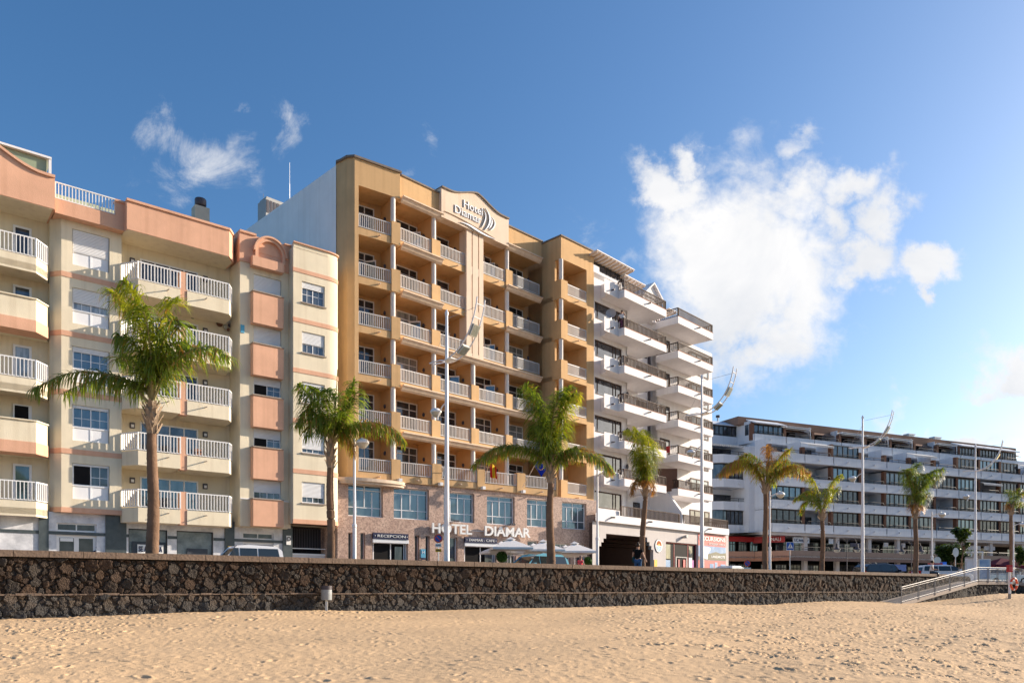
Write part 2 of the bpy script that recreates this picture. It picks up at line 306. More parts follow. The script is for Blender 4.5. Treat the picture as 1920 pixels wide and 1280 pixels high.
# 5x7 stroke lettering laid flat on a plane (each letter is made of bars)
def text(name, body, fr, xc, zc, h, y, m, parent, th=.02, font_w=None, bold=0, spacing=1.0):
    cu_ = bpy.data.curves.new(name, 'FONT'); cu_.body = body; cu_.size = 1; cu_.extrude = 0; cu_.align_x = 'CENTER'; cu_.space_character = spacing
    cu_.offset = bold; cu_.resolution_u = 3
    ob = bpy.data.objects.new(name, cu_); S.collection.objects.link(ob); dg = bpy.context.evaluated_depsgraph_get(); dg.update()
    me = bpy.data.meshes.new_from_object(ob.evaluated_get(dg)); n = len(me.vertices); co = np.empty(n*3); me.vertices.foreach_get('co', co); co = co.reshape(-1, 3)
    bpy.data.objects.remove(ob)
    H = co[:, 1].max()-co[:, 1].min(); Wd = co[:, 0].max()-co[:, 0].min(); sz = h/H; sx = (font_w/Wd) if font_w else sz
    cx = (co[:, 0].max()+co[:, 0].min())/2; cy = (co[:, 1].max()+co[:, 1].min())/2
    fs = [tuple(p.vertices) for p in me.polygons]; ed = {}
    for f in fs:
        for a, b in zip(f, f[1:]+f[:1]): ed[(a, b)] = 1
    vs = [((x-cx)*sx+xc, y, (z-cy)*sz+zc) for x, z, _ in co]+[((x-cx)*sx+xc, y+th, (z-cy)*sz+zc) for x, z, _ in co]
    ff = list(fs)+[tuple(i+n for i in f[::-1]) for f in fs]+[(b, a, a+n, b+n) for a, b in ed if (b, a) not in ed]
    return MB(fr).add(vs, ff).build(name, m, parent)
# ================================================================= HOTEL
H = 2.95
def railing(fr, x0, x1, y, zt, parent, h=.84, m=METW, name='railing', step=.125, end0=None, end1=None, mid=0, bar=.015, rail=.028, bd=.018):
    """white bar railing along x; end0 / end1 = y of a return at either end"""
    b = MB(fr); zb = zt-h
    def run(p, q, first=True):
        L_ = math.hypot(q[0]-p[0], q[1]-p[1]); n = max(2, round(L_/step)); dx, dy = (q[0]-p[0])/L_, (q[1]-p[1])/L_
        def strip(a, c, w, z0, z1):
            nx, ny = -dy*w, dx*w
            b.prism([(p[0]+dx*a-nx, p[1]+dy*a-ny), (p[0]+dx*c-nx, p[1]+dy*c-ny), (p[0]+dx*c+nx, p[1]+dy*c+ny), (p[0]+dx*a+nx, p[1]+dy*a+ny)], z0, z1)
        strip(0, L_, rail, zt-.05, zt); strip(0, L_, rail*.8, zb+.04, zb+.08)
        if mid: strip(0, L_, rail*.7, zt-mid-.03, zt-mid)
        for i in range(n+1):
            a = min(max(i*L_/n, bar), L_-bar); w = bar*1.7 if i in (0, n) else bar
            strip(a-w, a+w, max(w, bd), zb if i in (0, n) else zb+.06, zt-.04)
    if end0 is not None: run((x0, end0), (x0, y))
    run((x0, y), (x1, y))
    if end1 is not None: run((x1, y), (x1, end1))
    return b.build(name, m, parent)
def railpath(fr, pts, zt, parent, h=.84, m=METW, step=.125, name='railing', bar=.016, rail=.028, mid=0, bd=.016):
    b = MB(fr); zb = zt-h
    for p, q in zip(pts, pts[1:]):
        L_ = math.hypot(q[0]-p[0], q[1]-p[1]); n = max(1, round(L_/step)); dx, dy = (q[0]-p[0])/L_, (q[1]-p[1])/L_
        def strip(a, c, w, z0, z1):
            nx, ny = -dy*w, dx*w
            b.prism([(p[0]+dx*a-nx, p[1]+dy*a-ny), (p[0]+dx*c-nx, p[1]+dy*c-ny), (p[0]+dx*c+nx, p[1]+dy*c+ny), (p[0]+dx*a+nx, p[1]+dy*a+ny)], z0, z1)
        strip(-rail, L_+rail, rail, zt-.055, zt); strip(0, L_, rail*.8, zb+.03, zb+.07)
        for i in range(n+1):
            a = i*L_/n; w = bar*1.7 if i in (0, n) else bar
            strip(a-w, a+w, max(w, bd), zb+.05, zt-.05)
    return b.build(name, m, parent)
def window(fr, x0, x1, z0, z1, y, parent, gm, fm=PVC, vs=(), hs=(), fw=.06, name='window', yout=.05, sill=None, cells=None):
    """frame with mullions vs / transoms hs (given as fractions, hs may be (frac, x0frac, x1frac)), pane as child"""
    b = MB(fr); w = x1-x0; h = z1-z0
    b.box(x0, x0+fw, y-yout, y, z0, z1); b.box(x1-fw, x1, y-yout, y, z0, z1); b.box(x0+fw, x1-fw, y-yout, y, z0, z0+fw); b.box(x0+fw, x1-fw, y-yout, y, z1-fw, z1)
    for v in vs:
        v, a, c = v if isinstance(v, tuple) else (v, 0, 1)
        b.box(x0+w*v-fw*.4, x0+w*v+fw*.4, y-yout*.9, y-.002, z0+h*a+fw*.9, z0+h*c-fw*.9)
    for v in hs:
        v, a, c = v if isinstance(v, tuple) else (v, 0, 1)
        b.box(x0+w*a+fw*.9, x0+w*c-fw*.9, y-yout*.82, y-.004, z0+h*v-fw*.35, z0+h*v+fw*.35)
    f = b.build(name, fm, parent)
    MB(fr).add([(x0+.02, y-.012, z0+.02), (x1-.02, y-.012, z0+.02), (x1-.02, y-.012, z1-.02), (x0+.02, y-.012, z1-.02)], [(0,1,2,3)]).build('pane', gm, f)
    return f
hotel = empty('hotel_building', -7.0, 48.0, 0, R(35.5))
tag(hotel, 'tall apricot hotel with white column balconies and a pink granite base', 'hotel')
FB = Fr(750, 48.0, 35.5); FM = Fr(750, 48.2, 45); FT = Fr(1063, 57.1, 45)
T = [7.5+H*k for k in range(7)]; ROOF = 25.5
DEP = 1.75
rg = random.Random(5)
# --- body walls
b = MB(FM); uE = FM.u(1012); b.prism([(-.3, DEP), (uE+.6, DEP), (uE+.6, 16), (-1.0, 16)], 6.2, ROOF-.25)
xr = FM.u(1012)
b.fr = FB; x1l = FB.u(672.5); cor = [(FB.u(632, 1.25), 1.25), (FB.u(639, .95), .95), (FB.u(651, .35), .35), (FB.u(665), 0)]
b.prism([cor[0], (x1l-.01, DEP), (.3, DEP), (.3, 4), (cor[0][0]-.0, 4)], 6.2, ROOF-.25)
b.prism([cor[0], cor[1], cor[2], cor[3], (x1l, 0), (x1l, DEP+.1), (cor[0][0], DEP+.1)], 6.21, T[6]-1.29)
# top fascia, left bay
b.prism([cor[0], cor[1], cor[2], cor[3], (0, 0), (0, 1.5), (cor[0][0], 2.0)], T[6]-1.29, ROOF)
# horizontal reveal lines of the left bay
# mid upper fascia, right and left of the gable
b.fr = FM; b.box(0.001, FM.u(822)+.2, 0, .3, T[6]-1.29, ROOF-.02); b.box(FM.u(949)-.2, xr+.2, 0, .3, T[6]-1.29, ROOF-.02)
b.box(.3, xr, .3, DEP+.1, T[6]-1.29, T[6]-.9)
# tower
b.fr = FT; tl, trr, trx = FT.u(1052), FT.u(1113.5), FT.u(1100); ps = 1.95
xs_ = FT.u(1041.5, .62)
b.box(tl, trr, 0, 6, T[6]-1.29, ROOF+.05)
b.box(trx, trr, 0, 6, 6.21, T[6]-1.29); b.box(tl, trx, 1.9, 6, 6.21, T[6]-1.29); b.box(tl, tl+.2, .62, 6, 6.21, T[6]-1.29)
b.build('wall', ORANGE, hotel)
# --- white party wall
b = MB(FM); a0 = FM.w(0, 0)
P0 = pt(631, 0, 47.0)[:2]; P1 = (P0[0]-11.6, P0[1]+11.6)
b.fr = W0; b.prism([P0, P1, (P1[0]+2.2, P1[1]+2.2), (P0[0]+.12, P0[1]+.12)], 6, ROOF-.03); b.build('party_wall', WPARTY, hotel)
# --- copings
b = MB(FB); b.prism([(cor[0][0]-.12, cor[0][1]-.1), (cor[1][0]-.1, cor[1][1]-.1), (cor[2][0]-.1, cor[2][1]-.1), (cor[3][0]-.05, -.1), (.08, -.1), (.08, .5), (cor[0][0]+.3, 2.2)], ROOF, ROOF+.12); b.build('coping', COPE, hotel)
for xa, xb in ((.08, FM.u(822)+.25), (FM.u(949)-.25, xr+.3)): MB(FM).box(xa, xb, -.08, .5, ROOF-.02, ROOF+.08).build('coping', COPE, hotel)
b = MB(FT); b.prism([(tl-.08, -.08), (trr+.06, -.08), (trr+.06, .6), (tl+.5, .6), (tl+.5, 5), (tl-.08, 5)], ROOF+.05, ROOF+.15); b.build('coping', COPE, hotel)
# --- granite base
ug = lambda p: FB.u(p, .15)
gx0, gx1 = FB.u(633, .15), FB.u(1118.5, .15)
mezz = [(653,718),(738.4,804.5),(832,889.5),(913,965),(988,1031.5),(1053.8,1099.5)]
gnd = [(653,661.5,2.95),(675.8,684.5,2.95),(698,765,2.95),(777.8,786,2.95),(797.8,806,2.95),(832,858,2.95),(870,931,2.95),(943,968,2.95),(989,1010,2.95),(1038,1070,2.85),(1081,1099,2.85)]
hs = [(ug(a), ug(c), 3.95, 5.9) for a, c in mezz]+[(ug(a), ug(c), 0, z) for a, c, z in gnd]
b = MB(FB); b.holes(gx0, gx1, 0, 6.2, .15, hs, .35); b.box(gx0+.4, gx1, .56, 9, 0, 6.19); b.prism([(gx0, .15), (gx0+.4, .6), (gx0+.4, 9), (gx0-.6, 9), (gx0-.6, 1.5)], 0, 6.19)
b.box(gx1-.001, gx1+.0, .15, 6, 0, 6.2) if False else None
b.prism([(gx1, .151), (gx1, 9), (gx1-.3, 9), (gx1-.3, .56)], 0, 6.19)
b.build('granite_wall', GRANITE, hotel)
for i, (a, c) in enumerate(mezz):
    window(FB, ug(a), ug(c), 3.95, 5.9, .42, hotel, GL_BLUE, vs=((.26,0,.82),(.5,.28,1),(.72,0,.82)), hs=(.83,(.29,0,1)), fw=.07, name='mezzanine_window')
for i, (a, c, z) in enumerate(gnd):
    w = ug(c)-ug(a)
    if i in (2, 6):
        window(FB, ug(a), ug(c), 0, 2.45, .42, hotel, BLACK, vs=(.07, .55, .93), fw=.08, name='entrance_door')
        MB(FB).box(ug(a)+w*(.66 if i==2 else .68), ug(a)+w*(.86 if i==2 else .9), .33, .37, .2, 2.2).build('door_leaf', GL_MID, hotel)
        MB(FB).box(ug(a), ug(c), .02, .4, 2.4, 2.62).build('lintel_box', PVC, hotel)
        bd = MB(FB).box(ug(a)-.02, ug(c)-.05, -.02, .1, 2.63, 3.0).build('name_board', NAVY, hotel)
        text('board_lettering', 'RECEPCION' if i == 2 else 'DIAMAR - CAFE', FB, (ug(a)+ug(c))/2, 2.815, .16, -.045, WLET, bd, .02, font_w=w*.78)
        for sx in (.045, .94): MB(FB).lathe(ug(a)+w*sx, -.03, [(.03,2.79),(.03,2.84)], 6).build('star', WLET, bd)
    else:
        window(FB, ug(a), ug(c), 0, z, .42, hotel, GL_DARK if w < .6 else GL_MID, fw=.035 if w < .6 else .06, vs=() if w < 1 else (.5,), name='ground_window')
text('hotel_lettering', 'HOTEL', FB, (FB.u(809)+FB.u(883.5))/2, 3.47, .66, -.12, WLET, hotel, .12, font_w=FB.u(883.5)-FB.u(809), bold=.022)
text('hotel_lettering', 'DIAMAR', FB, (FB.u(907.7)+FB.u(993))/2, 3.47, .66, -.12, WLET, hotel, .12, font_w=FB.u(993)-FB.u(907.7), bold=.022)
MB(FB).box(FB.u(883), FB.u(910), .1, .14, 3.42, 3.45).build('cable_duct', WLET, hotel)
for p in (852, 957): 
    x = FB.u(p); bb = MB(FB)
    for q in (-.14, 0, .14): bb.box(x+q-.05, x+q+.05, -.35, -.2, 3.93, 4.03)
    bb.box(x-.2, x+.2, -.2, .15, 3.98, 4.0); bb.build('floodlight', CHIM, hotel)
x = ug(793); MB(FB).box(x-.17, x+.17, .1, .15, 1.55, 2.1).build('star_rating_plate', CYAN, hotel)
text('plate_letter', 'H', FB, x, 1.9, .2, .085, WLET, hotel, .01); MB(FB).box(x-.14, x+.14, .07, .1, 1.42, 1.53).build('plate_strip', NAVY, hotel)
# --- curved cornice slab under the left bay
n = 14; xa, xb = FB.u(634), FB.u(760); pts = [(xa+(xb-xa)*i/n, -.62*math.sin(math.pi*i/n)**.55) for i in range(n+1)]
b = MB(FB); b.prism([(xa, .6)]+pts+[(xb, .6)], 6.0, 6.2); b.prism([(xa+.15, .6)]+[(x*.96+(xa+xb)*.02, y*.8) for x, y in pts]+[(xb-.15, .6)], 5.86, 6.0); b.build('cornice', SANDST, hotel)
# cornice under the tower balcony
b = MB(FT); b.box(tl-.28, trr+.05, -.3, 2.4, 6.05, 6.2); b.box(tl-.18, trr+.0, -.2, 2.4, 5.9, 6.05); b.build('cornice', SANDST, hotel)
# --- loggias
def door_set(fr, xr_, T_, y, opened=False, w=1.75):
    z0, z1 = T_-.93, T_+1.42; x0 = xr_-w
    f = window(fr, x0, xr_, z0, z1, y, hotel, rg.choice([GL_DARK, GL_DARK, GL_MID, GL_CURT]), vs=(.62,), hs=(.79, ), fw=.07, name='balcony_door')
    if opened:
        q = MB(fr); q.prism([(x0+w*.62, y-.06), (x0+w*.62+.5, y-.62), (x0+w*.62+.53, y-.59), (x0+w*.62+.03, y-.03)], z0+.05, z0+1.83); q.build('open_leaf', PVC, f)
        q = MB(fr); q.prism([(x0+w*.62+.05, y-.12), (x0+w*.62+.45, y-.57), (x0+w*.62+.46, y-.60), (x0+w*.62+.06, y-.15)], z0+.15, z0+1.73); q.build('leaf_pane', GL_BLUE, f)
def lamp(fr, x, y, z): 
    MB(fr).lathe(x, y, [(.04,z-.13),(.09,z-.06),(.09,z+.06),(.04,z+.13)], 8).build('wall_lamp', CHIM, hotel)
def spout(fr, x, y, z, parent, m=SANDST, l=.28, r=.045):
    a = fr.w(x, y); c = fr.w(x, y-l); MB().tube([(a[0], a[1], z), (c[0], c[1], z-.02)], r, 8).build('drain_spout', m, parent)
def loggia(fr, x0, x1, k, y0=0, boxr=None, colx=None, door=None, opened=False, part_r=True, colr=.155, yback=DEP, coly=None):
    t = T[k]; b = MB(fr)
    b.box(x0, x1, y0, yback+.05, t-1.29, t-.95)
    if boxr is not None: b.box(x1-.001, boxr+.001, y0+.321, yback+.05, t-1.287, t-.953)
    b.box(x0, x1, y0, y0+.14, t-.949, t-.85)
    xe = x1
    if boxr is not None: b.box(x1, boxr, y0-.07, y0+.32, t-1.29, t+.10); xe = boxr
    bal = b.build('balcony', ORANGE, hotel)
    railing(fr, x0+.02, x1-.02, y0+.05, t, bal, h=.83, m=METH)
    MB(fr).box(x0, x1, y0-.015, y0+.16, t-.85, t-.825).build('sill', COPE, bal)
    if colx is not None:
        cy = (coly if coly is not None else y0)+.17
        q = MB(fr).cyl(colx, cy, t+.10 if coly is None else t-.95, t+H-1.29, colr, n=18); q.smooth = True; q.build('column', COLM, hotel)
    if part_r: MB(fr).box(colx-.08 if colx else xe-.1, (colx+.08) if colx else xe+.1, (y0 if coly is None else coly)+.34, yback+.02, t-.95, t+H-1.29).build('partition', ORANGE2, hotel)
    if door: door_set(fr, fr.u(door, yback), t, yback-.0, opened)
    lx = (colx-.1) if colx else xe-.12
    lamp(fr, lx-.03, (y0 if coly is None else coly)+1.05, t+.62)
    spout(fr, x0+(x1-x0)*.6, y0, t-1.08, bal)
    return bal
OP = {(5,1),(3,1),(2,2),(5,4),(3,4),(2,4),(3,2),(4,0)}
for k in range(6):
    # left bay (on the base plane)
    y0 = 0
    loggia(FB, x1l, FB.u(733.5), k, 0, FB.u(750), FB.u(737, .15), 701, (k, 0) in OP, part_r=True)
    fr = FM
    if k >= 1:
        loggia(FM, .02, FM.u(809), k, 0, FM.u(824.6), FM.u(813.3, .15), 781.5, (k, 1) in OP)
        if k >= 3:
            loggia(FM, FM.u(824.6), FM.u(875), k, 0, None, None, 853.7, (k, 2) in OP)
            loggia(FM, FM.u(906), FM.u(948), k, 0, FM.u(960.7), FM.u(950.6, .15), 920, (k, 4) in OP)
        else:
            loggia(FM, FM.u(824.6), FM.u(883), k, 0, FM.u(897), FM.u(887, .15), 853.7, (k, 2) in OP)
            loggia(FM, FM.u(897), FM.u(948), k, 0, FM.u(960.7), FM.u(950.6, .15), 920, (k, 4) in OP)
        loggia(FM, FM.u(960.7), xr, k, 0, None, None, 979.5, (k, 5) in OP, part_r=False)
    else:
        # first balcony row follows the street line, deeper than the ones above
        for a, c, e_, cx, dr in ((752,810,827,813.3,781.5),(827,894.5,908,887,853.7),(908,969,984,950.6,920),(984,1043,1044,None,979.5)):
            xa, xb = FB.u(a), FB.u(c); xe = FB.u(e_); t = T[0]
            bb = MB(FB); bb.box(xa, xb, 0, .16, t-1.29, t-.85); bb.box(xb, xe, -.07, .35, t-1.29, t+.1)
            ya = FM.w(0, 0)
            bb.prism([(xa, .16), (xe, .16), (xe, 5.5), (xa, 5.5)], t-1.28, t-.96)
            bal = bb.build('balcony', ORANGE, hotel); railing(FB, xa+.02, xb-.02, .05, t, bal, h=.83, m=METH); MB(FB).box(xa, xb, -.015, .16, t-.85, t-.825).build('sill', COPE, bal)
            spout(FB, xa+(xb-xa)*.5, 0, t-1.08, bal)
            if cx:
                ux = FM.u(cx, .15); q = MB(FM).cyl(ux, .17, t-.96, t+H-1.29, .155, n=18); q.smooth = True; q.build('column', COLM, hotel)
                MB(FM).box(ux-.08, ux+.08, .34, DEP+.02, t-.96, t+H-1.29).build('partition', ORANGE2, hotel); lamp(FM, ux-.12, 1.05, t+.62)
            if dr: door_set(FM, FM.u(dr, DEP), t, DEP)
    # tower corner loggia
    t = T[k]; xb = FT.u(1062.5)
    bb = MB(FT); bb.box(tl+.23, trx, .0, 1.95, t-1.287, t-.95); bb.box(tl+.0, tl+.23, .76, 1.95, t-1.287, t-.95); bb.box(xb, trx, 0, .14, t-.949, t-.85)
    bb.box(tl-.10, xb, -.10, .25, t-1.29, t+.10); bb.box(tl-.10, tl+.22, .25, .75, t-1.29, t+.10)
    bal = bb.build('balcony', ORANGE, hotel); railing(FT, xb+.02, trx-.02, .05, t, bal, h=.83, m=METH); MB(FT).box(xb, trx, -.015, .16, t-.85, t-.825).build('sill', COPE, bal)
    q = MB(FT).cyl(tl+.13, .13, t+.10, t+H-1.29, .16, n=18); q.smooth = True; q.build('column', COLM, hotel)
    spout(FT, (xb+trx)/2, 0, t-1.08, bal); lamp(FT, (xb+trx)/2+.1, 1.82, t+.6)
# --- cornices with stepped moulding
def cornice(fr, x0, x1, zt, y=0, d=.34):
    b = MB(fr); b.pyz([(y+.01, zt), (y-d, zt), (y-d, zt-.07), (y-d*.75, zt-.10), (y-d*.45, zt-.26), (y-.03, zt-.36), (y+.01, zt-.36)], x0, x1)
    return b.build('cornice', SANDST, hotel)
for k in (6, 5, 4): cornice(FM, .05, FM.u(827), T[k]-1.06); cornice(FM, FM.u(948), xr+.01, T[k]-1.06)
for k in (3, 2, 1): cornice(FM, .05, xr+.01, T[k]-1.06)
# --- gable with its sign
g0, g1 = FM.u(823), FM.u(949); gp = [(g0, T[6]-1.32), (g1, T[6]-1.32), (g1, 25.80)]
gm = FM.u(889.5); sh = .65
for i in range(13):
    s = i/12; gp.append((g1-sh-(g1-gm-sh)*s, 25.80+.70*(.5-.5*math.cos(math.pi*s*.86))/(.5-.5*math.cos(math.pi*.86))))
for i in range(1, 13):
    s = 1-i/12; gp.append((g0+sh+(gm-g0-sh)*s, 25.80+.70*(.5-.5*math.cos(math.pi*s*.86))/(.5-.5*math.cos(math.pi*.86))))
gp.append((g0, 25.80)); b = MB(FM); b.pxz(gp, -.26, .4); b.build('gable', GABLE, hotel)
tp = gp[2:]; b = MB(FM)
for p, q in zip(tp, tp[1:]): b.pxz([p, (p[0], p[1]+.10), (q[0], q[1]+.10), q], -.36, .45)
b.build('coping', COPE, hotel)
xg = lambda p: FM.u(p, -.26)
text('gable_lettering', 'Hotel', FM, (xg(868.8)+xg(903.8))/2, 25.42, .52, -.32, SIL, hotel, .04, font_w=xg(903.8)-xg(868.8))
text('gable_lettering', 'Diamar', FM, (xg(852.3)+xg(901.5))/2, 24.80, .52, -.32, SIL, hotel, .04, font_w=xg(901.5)-xg(852.3))
def swoosh(pts, w, y0, y1, m, name='logo_stroke'):
    # pts: centre line in px ; w: max half width
    P = [(xg(px), FM.z(px, py, -.26)) for px, py in pts]; n = 14; C = []
    def bez(t):
        q = [Vector(p) for p in P]
        while len(q) > 1: q = [q[i]*(1-t)+q[i+1]*t for i in range(len(q)-1)]
        return q[0]
    C = [bez(i/n) for i in range(n+1)]; a = []; c = []
    for i in range(n+1):
        d_ = (C[min(i+1, n)]-C[max(i-1, 0)]).normalized(); hw = w*math.sin(math.pi*(i+.35)/(n+.7)); a.append((C[i].x-d_.y*hw, C[i].y+d_.x*hw)); c.append((C[i].x+d_.y*hw, C[i].y-d_.x*hw))
    b = MB(FM)
    for i in range(n): b.pxz([a[i], a[i+1], c[i+1], c[i]], y0, y1)
    return b.build(name, m, hotel)
swoosh([(832,396),(856,404),(890,425),(927,447)], .025, -.33, -.27, SANDST)
swoosh([(862,417.5),(884,421),(893,438),(928,449.5)], .065, -.36, -.28, SIL)
swoosh([(904,394),(914,404),(908,418),(901,428)], .04, -.36, -.28, SIL)
swoosh([(908,391),(922,408),(918,424),(907,432.5)], .065, -.37, -.28, SIL)
swoosh([(918,408),(924,416),(920,424),(915,430)], .05, -.36, -.28, SIL)
swoosh([(920,408),(932,418),(925,430),(917,433)], .04, -.36, -.28, SIL)
# --- fluted pilaster under the gable
q0, q1 = FM.u(874.5, -.12), FM.u(906, -.12); b = MB(FM); b.box(q0, q1, -.02, .6, T[3]-1.3, T[6]-1.32); w = (q1-q0)
for a, c in ((0, .30), (.36, .68), (.74, 1)): b.box(q0+w*a, q0+w*c, -.14, -.02, T[3]-1.1, T[6]-1.32)
for k in (3, 4, 5): b.box(q0+.01, q1-.01, -.128, -.02, T[k]-1.29, T[k]-.75)
b.build('pilaster', GABLE, hotel)
# --- flag poles and flags, flood light boxes on the first balcony row
for p in (747, 823.5, 903, 978): x = FB.u(p); MB(FB).box(x-.12, x+.1, -.35, -.05, T[0]-1.30, T[0]-1.10).build('light_box', METW, hotel)
# roof plant
def thing(name, label, cat, x, y, z=0, rz=0, group=None): return tag(empty(name, x, y, z, rz), label, cat, group)
p = pt(513, 0, 55.0); ac = thing('air_conditioner', 'grey rooftop cooling unit above the white side wall of the hotel', 'air conditioner', p[0], p[1], 25.2)
b = MB(); b.ball((p[0], p[1], 25.9), .01); b = MB(Fr(513, 55.0, 45)); b.box(-.9, .75, -.6, .6, 25.2, 27.0); b.prism([(-.8, -.5), (.65, -.5), (.65, .5), (-.8, .5)], 27.0, 27.18); b.build('casing', ACM, ac)
b = MB(Fr(513, 55.0, 45)); b.box(.80, 1.25, -.55, .55, 25.35, 27.05); b.build('fan_box', SIL, ac)
b = MB(Fr(513, 55.0, 45)); 
for i in range(6): b.box(-.85+i*.26, -.68+i*.26, -.63, -.6, 26.0, 26.9)
b.build('louvre', CHIM, ac)
for px, y0, y1, lb in ((543, 305, 372, 'thin tall radio antenna on the roof edge behind the white side wall'), (494, 363, 392, 'short antenna stub with a knob beside the rooftop cooling unit')):
    D = 52.5 if px == 543 else 56; p = pt(px, y1, D); z1 = pt(px, y0, D)[2]; an = thing('antenna', lb, 'antenna', p[0], p[1], 25.0)
    MB().tube([(p[0], p[1], 25.0), (p[0], p[1], 25+(z1-25)*.6)], .022, 6).build('mast', SIL if px == 543 else CHIM, an); MB().tube([(p[0], p[1], 25+(z1-25)*.6), (p[0], p[1], z1)], .012, 6).build('whip', SIL if px == 543 else CHIM, an)
# pigeon on the cornice
def flag(px, D, base, tip, label, cols, wave, grp='flags on the hotel balcony'):
    a = pt(*base, D); t = pt(*tip, D-.8); f = thing('flag', label, 'flag', a[0], a[1], a[2], 0, grp)
    MB().tube([a, t], .022, 6).build('flagpole', SANDST, f)
    return f, Vector(a), Vector(t)
def cloth(f, O, ax, dn, w, h, nx, nz, cols, amp=.08, seed=0):
    r_ = random.Random(seed); b = MB()
    vs = []
    for j in range(nz+1):
        for i in range(nx+1):
            s = i/nx; q = j/nz; p = O+ax*(w*s)+dn*(h*q); p = p+Vector((0, amp*math.sin(s*7+q*3+seed), amp*.4*math.sin(s*5+q*4))); vs.append(tuple(p))
    fs = [(j*(nx+1)+i, j*(nx+1)+i+1, (j+1)*(nx+1)+i+1, (j+1)*(nx+1)+i) for j in range(nz) for i in range(nx)]
    b.add(vs, fs); b.mi = [cols(i/nx, j/nz) for j in range(nz) for i in range(nx)]; b.smooth = True; return b
f, a, t = flag(0, 53.2, (979, 914), (1015, 850), 'blue flag with a ring of yellow stars on a leaning pole, hotel first floor', None, 0)
ax = Vector((.52, .1, -.85)).normalized(); c = cloth(f, t-(t-a)*.08, ax, Vector((-.50, 0, -.80)), .95, .75, 10, 8, lambda s, q: 0); c.build('cloth', FLAGB, f)
b = MB(); ctr = t-(t-a)*.08+ax*.47+Vector((-.5, 0, -.8))*.36
for i in range(12):
    q = ctr+Vector((math.cos(i*math.pi/6)*.2, -.12, math.sin(i*math.pi/6)*.24)); b.ball(tuple(q), .034, 6, 4, (1, .5, 1))
b.build('stars', FLAGY, f)
f, a, t = flag(0, 52.3, (905, 908), (918, 868), 'red and yellow flag hanging limp among the palm fronds, hotel first floor', None, 0)
c = cloth(f, t, Vector((.9, 0, -.4)), Vector((.05, 0, -1)), .5, .9, 9, 8, lambda s, q: 1 if .3 < s < .68 else 0, .1, 2); c.build('cloth', [FLAGR, FLAGY], f)
f, a, t = flag(0, 50.2, (822, 912), (832, 874), 'yellow and white flag half hidden behind the tall white mast, hotel first floor', None, 0)
c = cloth(f, t, Vector((.9, 0, -.3)), Vector((-.1, 0, -1)), .28, .6, 6, 6, lambda s, q: 1 if s < .35 else 0, .06, 4); c.build('cloth', [FLAGY, WLET], f)
# ================================================================= LEFT APARTMENT BUILDING
FL = Fr(115, 38.4, 39.1)
o_ = FL.w(0, 0)
left = empty('apartment_building', o_[0], o_[1], 0, R(39.1))
tag(left, 'cream and salmon apartment block with a marble ground floor at the left edge', 'apartment building')
B = [3.64+H*k for k in range(6)]
U = FL.u
xL0 = -9.5; x93 = U(93, .55); xw0 = 0; xw1 = U(228); xb0, xb1 = xw1, U(434, .75); YS = -.42; YR = -1.12; xp = U(450, YS); xq = U(545, YS); xr0 = U(550, YR); xr1 = U(614, YR); xr2 = U(632.5, -.75)
b = MB(FL)
# back walls / body above ground floor
b.box(xL0, x93+.1, 1.05, 12, 3.0, 19.3); b.box(xw1-.05, xb1+.05, 1.05, 12, 3.0, 19.3)
b.prism([(x93, .55), (x93+.35, 12), (xw0+.01, 12), (xw0+.01, .3), (xw0, 0)], 3.39, 18.1)
wpx = (U(135.5), U(205.5))
b.holes(xw0, xw1, 3.39, 18.1, 0, [(wpx[0], wpx[1], z+.45, z+2.25) for z in B[:5]], .18); b.box(xw0+.01, xw1-.001, .45, 12, 3.39, 18.1); b.box(xw1-.2, xw1, .002, 1.1, 3.39, 18.1)
b.prism([(xb1, .6), (xp, YS), (xp, 12), (xb1, 12)], 3.12, 18.17)
sw = (U(475.5, YS), U(527.5, YS))
b.holes(xp, xq, 3.12, 18.17, YS, [(sw[0], sw[1], z+1.1, z+2.2) for z in B[:5]], .16); b.box(xp, xq, .0, 12, 3.12, 18.17)
rw = (U(566, YR), U(609, YR))
b.holes(xr0, xr1, 3.39, 19.55, YR, [(rw[0], rw[1], z+.98, z+2.23) for z in B[:5]], .16)
b.prism([(xq-.05, YS), (xr0, YR+.001), (xr0, 12), (xq-.05, 12)], 3.39, 19.55); b.box(xr0, xr1, YR+.4, 12, 3.39, 19.5)
cv = [(xr1+(xr2-xr1)*math.sin(a*math.pi/2), -.75+(YR+.75)*math.cos(a*math.pi/2)) for a in np.linspace(0, 1, 9)]
b.prism([(xr1-.02, 5)]+[(xr1-.001, YR)]+cv[1:]+[(xr2, 5)], 3.39, 19.55)
b.build('wall', CREAM, left)
# salmon bands
for z in B[:5]:
    b = MB(FL); b.prism([(x93, .52), (xw0-.01, -.03), (xw1, -.03), (xw1, .1), (x93+.1, .7)], z-.25, z); b.build('salmon_band', PINK, left)
for z in B[:6]:
    z1, z0 = (z, z-.25) if z < 18 else (18.35, 18.12)
    b = MB(FL); b.prism([(xq-.06, YS-.03), (xr0-.02, YR-.03), (xr1, YR-.03)]+[(x+.02, y-.03) for x, y in cv[1:]]+[(xr2-.2, .2), (xr0+.1, .1)], z0, z1); b.build('salmon_band', PINK, left)
